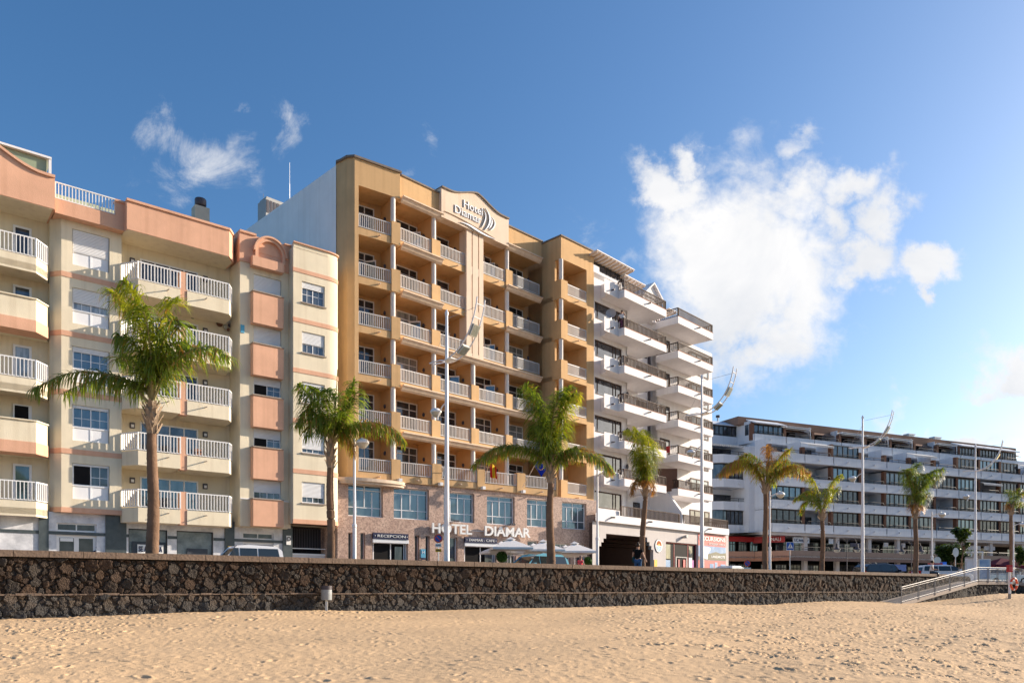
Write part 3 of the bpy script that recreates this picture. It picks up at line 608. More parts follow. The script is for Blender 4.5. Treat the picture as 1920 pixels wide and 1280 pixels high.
# fascia
b = MB(FL)
yf = -.62
b.prism([(U(103, -.5), -.5), (xw1+.1, -.5), (xw1+.1, .6), (U(103, -.5), .6)], 18.05, 18.75)
b.box(U(216.5, -.5), xw1+.1, -.5, -.2, 18.75, 19.45)
xf0, xf1 = U(238, -.85), U(430, -.85)
b.prism([(xf0, -.85), (xf1, -.85), (U(438, -.2), -.2), (U(438, -.2), .9), (xb0, 1.2), (xb0, -.3)], 18.05, 19.5)
xc = U(103, -.85); gl = [(xL0, 18.05), (xc, 18.05), (xc, 19.55)]
for i in range(13): s = i/12; gl.append((xc-.4-s*3.6, 19.55+1.25*(.5-.5*math.cos(math.pi*min(1, s*1.0)))*(1 if s < 1 else 1)))
gl += [(xL0, 20.8)]; b.pxz(gl, -.85, -.45); b.box(xL0, xc, -.45, 1.1, 18.05, 18.9)
b.prism([(U(438, .7)-.1, .7), (xp-.05, YS-.07), (xq, YS-.07), (xq, .5), (U(438, .7), 1.2)], 18.17, 19.78)
# semicircular blind arch
ax0, ax1 = U(476, YS), U(532, YS); ac_ = (ax0+ax1)/2; ar = (ax1-ax0)/2
for i in range(16):
    a0_, a1_ = math.pi*i/16, math.pi*(i+1)/16
    for r0, r1, y0, y1 in ((ar*.80, ar, YS-.25, .3), (0, ar*.80, YS-.09, .3)):
        P = [(ac_+r1*math.cos(a0_), 18.9+r1*1.02*math.sin(a0_)), (ac_+r1*math.cos(a1_), 18.9+r1*1.02*math.sin(a1_)), (ac_+r0*math.cos(a1_), 18.9+r0*1.02*math.sin(a1_)), (ac_+r0*math.cos(a0_), 18.9+r0*1.02*math.sin(a0_))]
        b.pxz(P if r0 else P[:3], y0, y1)
b.box(ax0, ax0+ar*.2, YS-.25, YS, 18.5, 18.9); b.box(ax1-ar*.2, ax1, YS-.25, YS, 18.5, 18.9)
b.box(U(474, YS-.45), U(533, YS-.45), YS-.45, .2, 17.95, 18.5)
b.build('fascia', PINK, left)
q = MB(FL); q.prism([(xf0+.05, -.80), (xf1-.05, -.80), (U(438, -.2)-.1, -.15), (U(438, -.2)-.1, 1.04), (xw1+.02, 1.04), (xw1+.02, -.45)], 18.02, 18.049); q.build('soffit', CREAM, left)
q = MB(FL); q.box(xL0, xc-.1, -.8, 1.04, 18.02, 18.049); q.build('soffit', CREAM, left)
# coping caps
b = MB(FL); b.prism([(xf0-.02, -.93), (xf1+.03, -.93), (U(438, -.2)+.05, -.25), (U(438, -.2), .3), (xf0, .0)], 19.5, 19.62); b.build('coping', PINK, left)
MB(FL).box(U(216.5, -.5)-.02, xf0, -.57, -.1, 19.45, 19.56).build('coping', PINK, left); b = MB(FL)
for p, q in zip(gl[2:-1], gl[3:]): b.pxz([p, (p[0], p[1]+.13), (q[0], q[1]+.13), q], -.95, -.40)
b.build('coping', PINK, left); b = MB(FL); b.prism([(U(438, .7)-.1, .62), (xp-.05, YS-.15), (ax0+.1, YS-.15), (ax0+.1, .5), (U(438, .7), 1.2)], 19.78, 19.9)
for i in range(16):
    a0_, a1_ = math.pi*i/16, math.pi*(i+1)/16
    if i in (): continue
    b.pxz([(ac_+(ar+.1)*math.cos(a0_), 18.9+(ar+.1)*1.02*math.sin(a0_)), (ac_+(ar+.1)*math.cos(a1_), 18.9+(ar+.1)*1.02*math.sin(a1_)), (ac_+ar*math.cos(a1_), 18.9+ar*1.02*math.sin(a1_)), (ac_+ar*math.cos(a0_), 18.9+ar*1.02*math.sin(a0_))], YS-.33, .35)
b.prism([(ax1, YS-.15), (xq, YS-.15), (xr0-.02, YR-.1), (xr1, YR-.1)]+[(x+.06, y-.08) for x, y in cv[1:]]+[(xr2-.1, .8), (xr0, .3), (ax1, .5)], 19.781, 19.85); b.build('coping', PINK, left); b = MB(FL); b.prism([(ax1, YS-.05), (xq, YS-.05), (xr0+.02, YR+.0), (xr1, YR+.0)]+[(x-.01, y+.01) for x, y in cv[1:]]+[(xr2-.1, .8), (xr0, .3), (ax1, .5)], 19.5, 19.78)
b.build('parapet', CREAM, left)
MB(FL).add([(xL0, -.3, 18.85), (xr2, .3, 18.85), (xr2, 12, 18.85), (xL0, 12, 18.85)], [(0,1,2,3)]).build('roof', CONC, left)
railpath(FL, [(U(103.5, -.4), -.4), (U(216, -.4), -.4)], 19.62, left, h=.85, step=.15, bar=.02, rail=.035)
# window column
def shutterw(x0, x1, z0, z1, y, sf, panel, gm, grid=True, opened=0, nm='window'):
    """sf: share of the opening covered by the roller shutter"""
    zp = z0+panel; f = window(FL, x0, x1, zp, z1, y, left, gm, vs=(.5,), fw=.06, name=nm)
    w = x1-x0
    if grid:
        g = MB(FL)
        for q in (.25, .75): g.box(x0+w*q-.012, x0+w*q+.012, y-.03, y-.013, zp+.05, z1-.05)
        g.box(x0+.05, x1-.05, y-.03, y-.013, zp+(z1-zp)*.42-.012, zp+(z1-zp)*.42+.012); g.build('glazing_bar', PVC, f)
    if sf > 0: MB(FL).box(x0+.02, x1-.02, y-.085, y-.055, z1-(z1-zp)*sf, z1).build('shutter', SHUT, f)
    if panel: 
        q = MB(FL); q.box(x0+.01, x1-.01, y-.03, y, z0, zp); q.box(x0+w*.5-.04, x0+w*.5+.04, y-.05, y-.03, z0, zp); q.box(x0, x1, y-.07, y, zp-.03, zp+.03); q.build('panel', PVC, f)
    if opened: MB(FL).box(x0+.05, x0+w*.5-.02, y-.035, y-.015, zp+.05, z1-.1).build('open_gap', BLACK, f)
    return f
for k, (sf, op, gm) in enumerate([(.10, 1, GL_MID), (.14, 0, GL_BLUE), (.24, 0, GL_BLUE), (.66, 0, GL_CURT), (1.0, 0, GL_MID)]):
    z = B[k]; shutterw(wpx[0]+.02, wpx[1]-.02, z+.46, z+2.24, .14, sf if sf < .95 else 1.0, .68, gm, True, op)
for k, (sf, op) in enumerate([(.66, 0), (.5, 1), (.38, 1), (.86, 0), (1, 0)]):
    z = B[k]; shutterw(sw[0]+.01, sw[1]-.01, z+1.11, z+2.19, YS+.15, sf, 0, GL_MID, True, op)
    s_ = MB(FL); zz = .5 if k == 0 else .75; y5 = YS-.45; s_.prism([(U(475, y5), y5), (U(532, y5), y5), (U(532, y5), YS+.01), (U(475, y5), YS+.01)], z-zz, z+1.03); s_.build('window_panel', PINK, left)
    MB(FL).box(U(474, YS-.5), U(533, YS-.5), YS-.51, YS+.05, z+1.03, z+1.09).build('sill', CONC, left)
for k, (sf, op) in enumerate([(.72, 0), (.80, 0), (.9, 1), (.55, 1), (.30, 0)]):
    z = B[k]; shutterw(rw[0]+.01, rw[1]-.01, z+.99, z+2.22, YR+.15, sf, 0, GL_MID, True, 0)
    MB(FL).box(rw[0]-.06, rw[1]+.08, YR-.08, YR+.12, z+.92, z+.985).build('sill', CONC, left)
# balconies, right stack
def lampbox(fr, x, y, z, par): 
    q = MB(fr).box(x-.12, x+.12, y-.12, y, z-.15, z+.15).build('wall_lamp', CHIM, par); MB(fr).box(x-.07, x+.07, y-.135, y-.12, z-.10, z+.05).build('lamp_glass', METW, q)
for k in range(5):
    z = B[k]
    c = [(xw1-.0, .3), (U(228.5, -.02), -.02), (U(259, -.9), -.9), (U(338.5, -.9), -.9)]
    d_ = [(U(351, -.9), -.9), (U(429.5, -.9), -.9), (U(434.5, -.35), -.35), (U(434.5, -.35)+.02, .8)]
    b = MB(FL); th = .14
    b.prism([(xw1, 1.06)]+c+[(c[-1][0]+.03, 1.06)], z-.62, z-.2); b.prism([(d_[0][0]-.03, 1.06)]+d_+[(xb1, 1.06)], z-.62, z-.2)
    for P in (c, d_):
        for p, q in zip(P, P[1:]):
            L_ = math.hypot(q[0]-p[0], q[1]-p[1]); nx, ny = -(q[1]-p[1])/L_*th, (q[0]-p[0])/L_*th
            b.prism([p, q, (q[0]+nx, q[1]+ny), (p[0]+nx, p[1]+ny)], z-.2, z+.13)
    bal = b.build('balcony', CREAM, left)
    railpath(FL, [(x, y+.06) for x, y in c[1:]], z+1.10, bal, h=.95, step=.16, bar=.018, rail=.032, bd=.034)
    railpath(FL, [(x, y+.06) for x, y in d_[:3]], z+1.10, bal, h=.95, step=.16, bar=.018, rail=.032, bd=.034)
    MB(FL).box(U(338.5, -.9)-.02, U(351, -.9)+.02, -.86, -.45, z-.66, z+1.12).build('pier', PINK, bal)
    MB(FL).box(U(338.5, -.9)+.1, U(351, -.9)-.1, -.5, 1.06, z+.4, z+.5) 
    f = window(FL, U(262, 1.05), U(371, 1.05), z-.2, z+2.0, 1.03, left, [GL_BLUE, GL_MID, GL_DARK, GL_DARK, GL_DARK][k], vs=(.25, .5, .75), fw=.08, name='sliding_door')
    for p in (247.5, 384): lampbox(FL, U(p, 1.05), 1.05, z+1.75, left)
    for (x_, a_, l) in ((.68, c, 0), (.42, d_, 1)):
        i0, i1 = (a_[-2], a_[-1]) if l == 0 else (a_[0], a_[1]); x = i0[0]+(i1[0]-i0[0])*x_; w_ = FL.w(x, -.9); w2 = FL.w(x, -1.22)
        MB().tube([(w_[0], w_[1], z-.1), (w2[0], w2[1], z-.12)], .03, 6).build('drain_spout', CONC, bal)
    # left stack
    solid = k in (1, 3); e = [(xL0, -.55), (U(67.5, -.55), -.55), (U(89, .15), .15), (U(89, .15)+.05, .7)]
    b = MB(FL); b.prism([(xL0, 1.06)]+e+[(x93+.1, 1.06)], z-.5, z-.2)
    for p, q in zip(e, e[1:]):
        L_ = math.hypot(q[0]-p[0], q[1]-p[1]); nx, ny = -(q[1]-p[1])/L_*th, (q[0]-p[0])/L_*th
        b.prism([p, q, (q[0]+nx, q[1]+ny), (p[0]+nx, p[1]+ny)], z-.6 if not solid else z-.2, z+.13 if not solid else z+1.05)
    bal = b.build('balcony', CREAM, left)
    if solid:
        b = MB(FL); b.prism([(xL0, -.585), (U(67.5, -.55), -.585), (U(89, .15)+.03, .13), (U(89, .15)+.03, .5), (xL0, .5)], z-.52, z+.04); b.build('salmon_band', PINK, bal)
        b = MB(FL); b.prism([(xL0, -.62), (U(67.5, -.55)+.02, -.62), (U(89, .15)+.06, .12), (U(89, .15)-.1, .3), (U(67.5, -.55)-.1, -.38), (xL0, -.38)], z+1.05, z+1.11); b.build('cap', CREAM, bal)
    else: railpath(FL, [(x, y+.06) for x, y in e[:3]], z+1.10, bal, h=.95, step=.16, bar=.018, rail=.032, bd=.034)
    if k == 1:
        q = MB(FL).box(U(24, 1.05), U(59, 1.05), .98, 1.04, z+.9, z+2.1).build('window', PVC, left); MB(FL).box(U(24, 1.05)+.07, U(53, 1.05), .96, .975, z+.97, z+2.03).build('open_gap', BLACK, q)
    else: window(FL, U(24, 1.05), U(59, 1.05), z-.2, z+2.1, 1.03, left, [GL_BLUE, GL_BLUE, GL_CURT, GL_MID, GL_DARK][k], fw=.1, name='door')
for i, (p, y_, r) in enumerate(((339, 586, .16), (361, 592, .15), (412, 607, .19), (423, 614, .12), (428, 605, .13), (433, 611, .12), (428, 619, .09))):
    D = FL.D(p, 1.03); c = FL.w(U(p, 1.03), 1.0); zz = (HY-y_)/F*D+CZ
    q = MB(FL); n = 14; x = U(p, 1.03) if p < 404 else U(min(p, 431), .9); yv = 1.0 if p < 404 else .9
    q.pxz([(x+r*math.cos(2*math.pi*j/n), zz+r*1.1*math.sin(2*math.pi*j/n)) for j in range(n)], yv, yv+.04); q.build('wall_plate', [EMERG, CHIM, BRICK, EMERG][i%4], left)
MB(FL).box(U(451, YS), U(458, YS), YS-.04, YS, 14.1, 14.55).build('alarm_plate', CYAN, left)
MB(FL).box(xp, U(545, YS), YS-.06, YS-.005, 4.66, 4.72).build('cable_duct', METW, left)
# roof structures (parts of the block)
b = MB(FL); b.box(U(104, 3), U(186, 3), 3, 6, 18.9, 20.55); b.box(U(186, 3), U(240, 3), 2.6, 6, 18.9, 20.35); b.build('roof_room', mat('pale_green_wall', (.50,.53,.38), .9, .1), left)
b = MB(FL); b.box(U(86, 1)-7, U(92, 1), .2, 4, 20.95, 21.05); b.box(U(92, 1)-.12, U(92, 1), .25, .4, 19.0, 20.95)
b.build('glass_room_frame', PVC, left)
MB(FL).box(U(86, 1)-7, U(92, 1)-.2, .4, 3.9, 18.9, 20.93).build('glass_room', mat('green_glass', (.30,.36,.24), .3, .5), left)
D = 46.; c = pt(376, 412, D); ch = thing('chimney', 'dark round chimney cowl on a grey block on the salmon parapet roof', 'chimney', c[0], c[1], 18.9, R(39))
fr = Fr(376, 46, 39.1); MB(fr).box(-.42, .42, -.35, .35, 18.9, pt(0, 391, D)[2]).build('base', EMERG, ch)
zc = pt(0, 391, D)[2]; q = MB(fr).cyl(0, 0, zc-.02, zc+.16, .22, n=14); q.smooth = True; q.build('neck', CHIM, ch)
q = MB(fr).lathe(0, 0, [(.30, zc+.13), (.33, zc+.18), (.33, zc+.5), (.30, zc+.55)], 18); q.smooth = True; q.build('cowl', CHIM, ch)
# --- marble ground floor
yg = .35; G = lambda p: U(p, yg)
op = [(G(106), G(181), 0, 2.35-.08), (G(241), G(314), .1, 2.75), (G(331.5), G(400), .1, 2.75), (G(455), G(513), 0, 2.28)]
op2 = [(G(106), G(181), 2.36, 2.88), (G(455), G(513), 2.36, 2.84)]
b = MB(FL); b.holes(xL0, G(547), 0, 3.4, yg, op+[(a, c, d+.1, e) for a, c, d, e in op2], .2); b.box(xL0, G(547), .58, 10, 0, 3.38); b.build('marble_wall', MARBLE, left)
for a, c in ((72.5, 91), (197.5, 236.5), (421, 439), (530, 547.5), (621, 634)): MB(FL).box(G(a), G(c), yg-.07, yg+.1, 0, 3.39).build('dark_pillar', DKSTONE, left)
for a, c in ((-90, 72.4), (91.1, 197.4), (236.6, 241), (314.1, 331.4), (400.1, 420.9), (439.1, 529.9)): MB(FL).box(G(a), G(c), yg-.03, yg+.02, 2.28, 2.44).build('dark_strip', DKSTONE, left)
for a, c, d, e in op2: window(FL, a, c, d+.1, e, yg+.15, left, GL_DARK, vs=(.5,), fw=.07, fm=METW, name='transom_window')
for i in (0, 3):
    a, c, d, e = op[i]; window(FL, a, c, d, e, yg+.15, left, GL_DARK if i == 0 else GALV, vs=(.47,.53), fw=.14, fm=METW, name='shop_door')
a, c = G(108), G(180); MB(FL).box(a+.12, a+.7, yg+.05, yg+.08, 1.95, 2.12).build('door_notice', WLET, left)
q = MB(FL)
for t_ in range(3): an = math.radians(90+120*t_); cx, cz = a+1.78, 1.55; q.pxz([(cx+.03*math.cos(an), cz+.03*math.sin(an)), (cx+.15*math.cos(an+.35), cz+.15*math.sin(an+.35)), (cx+.26*math.cos(an), cz+.26*math.sin(an)), (cx+.15*math.cos(an-.35), cz+.15*math.sin(an-.35))], yg+.05, yg+.07)
q.build('door_emblem', NAVY, left)
for i in (1, 2): a, c, d, e = op[i]; window(FL, a, c, d, e, yg+.15, left, PAINTG, fw=.05, fm=DKFR, name='shop_window')
a, c = G(258), G(306.5); nb = MB(FL).box(a, c, yg+.02, yg+.06, .9, 1.92).build('to_let_notice', WLET, left)
MB(FL).box(a-.25, c+.12, yg+.07, yg+.085, .3, 2.08).build('dark_patch', mat('dark_paint', (.05,.06,.075), .5, .4), left)
text('notice_lettering', 'SE ALQUILA', FL, (a+c)/2, 1.66, .34, yg, NAVY, nb, .02, font_w=(c-a)*.92, bold=.03); text('notice_lettering', '928 59 12', FL, (a+c)/2, 1.2, .24, yg, NAVY, nb, .02, font_w=(c-a)*.7, bold=.02)
MB(FL).box(G(351), G(390), yg+.06, yg+.085, .3, 1.8).build('dark_patch', MT['dark_paint'], left)
MB(FL).box(G(426), G(433), yg-.12, yg-.07, 1.75, 2.0).build('yellow_notice', YEL, left)
q = MB(FL).box(G(535.5), G(544), yg-.12, yg-.07, 2.2, 2.75).build('garage_notice', WLET, left); c = (G(535.5)+G(544))/2
MB(FL).pxz([(c+.13*math.cos(t*math.pi/8), 2.55+.13*math.sin(t*math.pi/8)) for t in range(16)], yg-.14, yg-.12).build('ring', CHIM, q); MB(FL).pxz([(c+.08*math.cos(t*math.pi/8), 2.55+.08*math.sin(t*math.pi/8)) for t in range(16)], yg-.15, yg-.14).build('disc', WLET, q)
# garage
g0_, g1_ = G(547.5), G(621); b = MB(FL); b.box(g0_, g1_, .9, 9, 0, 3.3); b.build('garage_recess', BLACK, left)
b = MB(FL); b.box(g0_, g1_, .6, .68, 0, 1.62); b.build('garage_door', GDOOR, left); b = MB(FL); b.box(g0_, g1_, .55, .7, 1.62, 1.72); b.box(g1_-.14, g1_, .5, .7, 0, 1.72); b.box(g0_, g1_, .55, .62, 2.0, 2.05); b.build('garage_frame', METW, left)
b = MB(FL)
for i in range(24): x = g0_+(g1_-g0_)*(i+.5)/24; b.box(x-.012, x+.012, .6, .62, 2.05, 3.3)
b.build('grille', CHIM, left)
# ================================================================= WHITE BUILDING WITH BROWN RAILS
FW = Fr(1171, 60.0, 47); V = FW.u
o_ = FW.w(0, 0); wb = empty('white_building', o_[0], o_[1], 0, R(47))
tag(wb, 'narrow white apartment block with deep balconies and dark wooden railings', 'apartment building')
Z = [8.2+H*k for k in range(6)]
yl, yr, yc = 1.6, 2.2, 2.8
x0, x1, x2, x3 = V(1108, yl), V(1176, yl), V(1232, yr), V(1335, yr)
b = MB(FW); wl = (V(1115, yl), V(1166.5, yl))
b.holes(x0, x1, 4.4, 24.3, yl, [(wl[0], wl[1], z+.65, z+2.0) for z in [Z[0]-H]+Z[:5]], .16); b.box(x0, x1, yl+.3, 14, 4.4, 24.3); b.box(x1-.2, x1, yl, yc+.1, 4.4, 24.3)
b.box(x1, x2, yc, 14, 4.4, 23.5); b.box(x2, x3, yr, 14, 4.4, 22.4); b.box(x2, x2+.2, yr, yc+.1, 4.4, 23.0)
b.box(x3-.25, x3, yr-.0, 14, 0, 4.4)
b.pyz([(yl-.25, 24.05), (yl-.25, 24.25), (yl+.2, 24.25), (yl+.2, 23.8), (yl, 23.8)], x0, V(1160, yl)); b.box(x0, V(1121, 1.5), yl-.25, yl+.2, 24.25, 24.6)
b.build('wall', WHITE, wb)
for z in [Z[0]-H]+Z[:5]: window(FW, wl[0]+.02, wl[1]-.02, z+.66, z+1.99, yl+.14, wb, GL_DARK, fm=DKWOOD, vs=(.13, .7, .8), fw=.09, name='window')
# attic
b = MB(FW); window(FW, V(1112, yl), V(1171, yl), 24.3, 25.05, yl+.1, wb, GL_DARK, fm=DKFR, vs=(.2, .45, .58, .8), fw=.06, name='attic_window')
b.box(V(1112, yl), V(1172, yl), yl+.2, 9, 24.3, 25.1); b.box(V(1171, yl)-.18, V(1171, yl)+.05, yl-.05, yl+.2, 24.2, 25.1)
pa, pb, pc = V(1207, 2.2), V(1223, 2.2), V(1240, 2.2); zz = FW.z(1223, 533.8, 2.2)
b.pxz([(pa, zz-1.15), (pc, zz-1.15), (pb, zz)], 2.2, 6); b.box(pa, pc, 2.3, 8, 22.9, zz-1.15)
b.build('attic', WHITE, wb)
b = MB(FW)
for p, q in (((pa-.15, zz-1.25), (pb, zz)), ((pb, zz), (pc+.15, zz-1.25))): b.pxz([p, (p[0], p[1]+.16), (q[0], q[1]+.16), q], 1.95, 6)
b.build('pediment_coping', WHITE, wb)
def eave(xa, xb, ya, yb, za, zb_):
    b = MB(FW); b.pyz([(ya, za), (ya, za+.07), (yb, zb_+.07), (yb, zb_)], xa, xb)
    e = b.build('eave', WHITE, wb); b = MB(FW); n = max(2, int((xb-xa)/.5))
    for i in range(n+1):
        x = xa+.08+(xb-xa-.16)*i/n; b.pyz([(ya+.05, za-.10), (ya+.05, za), (yb, zb_), (yb, zb_-.12)], x-.05, x+.05)
    b.build('rafters', SANDST, e)
eave(V(1120, .6), V(1190, .6), .6, yl+.3, 25.30, 25.12); eave(V(1172, 1.2), V(1211, 1.2), 1.2, 3.0, 24.95, 24.75); eave(V(1242, 2), V(1266, 1.5), 1.3, 4.0, 24.1, 23.9)
# balconies
pier = lambda *a: None
for k in range(6):
    z = Z[k]
    # stack one
    fx0, fx1 = V(1171), V(1249.5); px0 = V(1160, .55); pl0 = V(1133, .55); pl1 = V(1126, yl)
    b = MB(FW); b.prism([(fx0, 0), (fx1, 0), (fx1, yc+.05), (x1-.1, yc+.05), (x1-.1, yl+.02), (px0, yl+.02), (px0, .55), (fx0, .4)], z-.60, z-.28)
    b.box(fx0, fx1, 0, .15, z-.28, z); b.box(fx1-.15, fx1, .15, yc, z-.28, z); b.prism([(fx0, .001), (fx0+.15, .15), (px0+.2, .7), (px0, .55)], z-.28, z)
    cp = [(pl0-.55*math.sin(a*math.pi/2)*(pl0-pl1)/.55, .55+(yl-.55)*(1-math.cos(a*math.pi/2))) for a in np.linspace(0, 1, 8)]
    b.prism([(px0, yl+.02), (px0, .55)]+cp+[(cp[-1][0], yl+.02)], z-.60, z+.48)
    bal = b.build('balcony', WHITE, wb)
    railpath(FW, [(px0+.06, .62), (fx0+.02, .07), (fx1-.05, .07), (fx1-.05, 1.2)], z+.76, bal, h=.74, m=DKWOOD, step=.19, bar=.028, rail=.045, bd=.026)
    MB(FW).box(fx0, fx1, -.02, .17, z, z+.025).build('sill', TERRA, bal)
    for px_, py in (((px0+pl0)/2, .55), (fx0+(fx1-fx0)*.55, 0)): a = FW.w(px_, py); c = FW.w(px_, py-.3); MB().tube([(a[0], a[1], z-.2), (c[0], c[1], z-.22)], .06, 6).build('drain_spout', CHIM, bal)
    # stack two
    gx0, gx1 = V(1271.7), V(1337); bx = V(1233, 2.2)
    b = MB(FW); b.prism([(gx0, 0), (gx1, 0), (gx1+.0, yr+.02), (bx, yr+.02)] if False else [(gx0, 0), (gx1, 0), (gx1, yr+.02), (gx0-.0, yr+.02)], z-.60, z-.28)
    b.box(gx0, gx1, 0, .15, z-.28, z); b.box(gx0, gx0+.15, .15, yr, z-.28, z)
    bal = b.build('balcony', WHITE, wb)
    railpath(FW, [(gx0+.07, yr), (gx0+.07, .07), (gx1-.07, .07), (gx1-.07, yr)], z+.76, bal, h=.74, m=DKWOOD, step=.19, bar=.028, rail=.045, bd=.026)
    MB(FW).box(gx0, gx1, -.02, .17, z, z+.025).build('sill', TERRA, bal)
    a = FW.w(gx0+(gx1-gx0)*.55, 0); c = FW.w(gx0+(gx1-gx0)*.55, -.3); MB().tube([(a[0], a[1], z-.2), (c[0], c[1], z-.22)], .06, 6).build('drain_spout', CHIM, bal)
    if k < 5:
        window(FW, V(1193, yc), V(1212, yc), z-.28, z+1.75, yc, wb, GL_DARK, fm=DKWOOD, vs=(.5,), fw=.08, name='balcony_door')
        window(FW, V(1237, yr), V(1255, yr), z-.28, z+1.75, yr, wb, GL_DARK, fm=DKWOOD, vs=(.5,), fw=.1, name='balcony_door')
        window(FW, V(1294, yr), V(1328, yr), z-.28, z+1.75, yr, wb, GL_MID, fm=DKWOOD, vs=(.34,.67), fw=.12, name='balcony_door')
        for p, y in ((1174, yl), (1290, yr)):
            x = V(p, y); q = MB(FW); q.lathe(x, y-.14, [(.05,z+1.05),(.10,z+1.15),(.12,z+1.45),(.03,z+1.58)], 6); q.box(x-.02, x+.02, y-.14, y, z+1.5, z+1.54); q.build('lantern', CHIM, wb)
z = Z[0]-H
window(FW, V(1187, yc), V(1199, yc), 5.1, 7.0, yc, wb, GL_DARK, fm=DKWOOD, fw=.08, name='balcony_door'); window(FW, V(1293, yr), V(1330, yr), 5.1, 7.0, yr, wb, GL_DARK, fm=DKWOOD, vs=(.25,.75), fw=.12, name='balcony_door')
b = MB(FW)
for p in (1216, 1228.5): x = V(p, yc); b.box(x-.16, x+.16, yc-.12, yc, 8, 20.6)
ca, cb_ = V(1216, yc), V(1228.5, yc); cm, cr = (ca+cb_)/2, (cb_-ca)/2
for i in range(10):
    a0_, a1_ = math.pi*i/10, math.pi*(i+1)/10
    b.pxz([(cm+(cr+.16)*math.cos(a0_), 20.6+(cr+.16)*math.sin(a0_)), (cm+(cr+.16)*math.cos(a1_), 20.6+(cr+.16)*math.sin(a1_)), (cm+(cr-.16)*math.cos(a1_), 20.6+(cr-.16)*math.sin(a1_)), (cm+(cr-.16)*math.cos(a0_), 20.6+(cr-.16)*math.sin(a0_))], yc-.12, yc)
b.build('arched_band', CHIM, wb)
MB(FW).prism([(V(1236, 1.4), 1.4), (V(1270, .3), .3), (V(1270, .3)+.1, .45), (V(1236, 1.4)+.1, 1.6)], 8.0, 9.95).build('screen', BRICK, wb)
# sloping white screen wall between the two terraces
sx = V(1236.5, .3); MB(FW).pyz([(-.55, 4.9), (yc, 4.9), (yc, 8.2), (1.2, 8.2), (-.45, 6.1)], V(1281, -.5)-.18, V(1281, -.5)+.18).build('terrace_screen', WHITE, wb)
# terrace
yt = -.6; tx0, tx1 = V(1117, yt), V(1367, yt)
b = MB(FW); b.prism([(tx0, yt), (tx1, yt), (tx1, yt+.2), (V(1117.5, yt+.2), yt+.2)], 4.56, 5.13); b.prism([(V(1117.5, yt+.2), yt+.2), (tx1, yt+.2), (tx1, 3.1), (V(1118, 3.1), 3.1)], 4.56, 4.9); b.prism([(V(1118, yt+.25), yt+.25), (V(1166, yt), yt+.25), (V(1166, yt), yt+.45), (V(1118, yt+.45), yt+.45)], 4.9, 5.5); b.box(tx1-.2, tx1, yt+.2, 4, 4.56, 5.1)
b.build('terrace', WHITE, wb)
railpath(FW, [(V(1166, yt), yt+.1), (V(1275.5, yt), yt+.1)], 5.92, wb, h=.8, m=DKWOOD, step=.19, bar=.028, rail=.045, bd=.026)
railpath(FW, [(V(1283, yt), yt+.1), (V(1366, yt), yt+.1), (V(1366, yt), 3)], 5.92, wb, h=.8, m=DKWOOD, step=.19, bar=.028, rail=.045, bd=.026)
for p in (1146, 1216, 1328): a = FW.w(V(p, yt), yt); c = FW.w(V(p, yt), yt-.35); MB().tube([(a[0], a[1], 4.92), (c[0], c[1], 4.9)], .07, 6).build('drain_spout', CHIM, wb)
yg2 = -.3; g = lambda p: V(p, yg2)
a0_, a1_ = g(1123), g(1225); st = .28
hs = [(a0_, a1_, 0, 2.75), (a0_+st, a1_-st, 2.75, 3.05), (a0_+2*st, a1_-2*st, 3.05, 3.35), (a0_+3.2*st, a1_-3.2*st, 3.35, 3.72), (g(1248.5), g(1307.5), 0, 3.5)]
b = MB(FW); b.holes(tx0, g(1366), 0, 4.56, yg2, hs, .3); b.prism([(g(1366), yg2), (g(1366), 8), (g(1366)-.3, 8), (g(1366)-.3, .2)], 0, 4.56); b.build('ground_wall', GREYS, wb)
b = MB(FW); b.box(a0_-.3, a0_-.001, .02, 9, 0, 4.5); b.box(a1_+.001, g(1248)-.1, .02, 9, 0, 4.5); b.box(a0_, a1_, 8.5, 9, 0, 4.5); b.box(a0_, a1_, .02, 8.5, 3.8, 4.5); b.build('passage_wall', mat('passage_shade_tone', (.10,.07,.06), .85, .2), wb)  # passage gloom is put into this wall colour, darker than the plaster outside
MB(FW).prism([(a0_+.4, 5), (a0_+3, 5), (a0_+3, 5.3), (a0_+.4, 5.3)], 2.3, 2.42).build('passage_beam', DKWOOD, wb)
f = window(FW, g(1248.5), g(1307.5), 0, 3.5, yg2+.2, wb, BLACK, fm=DKRED, vs=(.30, .74), fw=.10, name='shop_front')
xa, xb = g(1248.5), g(1307.5); w = xb-xa
MB(FW).box(xa+.12, xa+w*.18, yg2+.14, yg2+.16, .2, 2.0).build('photo_poster', POSTB, f); MB(FW).box(xa+w*.77, xa+w*.87, yg2+.14, yg2+.16, .2, 2.3).build('price_poster', WLET, f); MB(FW).box(xa+w*.87, xa+w*.93, yg2+.14, yg2+.16, .2, 2.1).build('violet_poster', PURPLE, f)
MB(FW).box(xa+.12, xa+w*.18, yg2+.14, yg2+.16, 2.1, 3.3).build('fanlight', GL_MID, f); MB(FW).box(xa+w*.77, xa+w*.87, yg2+.14, yg2+.16, 2.4, 3.3).build('fanlight', GL_MID, f)
q = MB(FW); q.box(xa+w*.34, xa+w*.37, yg2+.12, yg2+.2, 0, 2.3); q.box(xa+w*.68, xa+w*.71, yg2+.12, yg2+.2, 0, 2.3); q.box(xa+w*.34, xa+w*.71, yg2+.12, yg2+.2, 2.25, 2.33); q.build('inner_door_frame', ACM, f)
MB(FW).box(xa+w*.42, xa+w*.47, yg2+.13, yg2+.17, .3, 2.1).build('hanging_brochures', DKRED, f); MB(FW).box(xa+w*.58, xa+w*.65, yg2+.13, yg2+.17, .3, 2.1).build('hanging_brochures', POSTER, f)
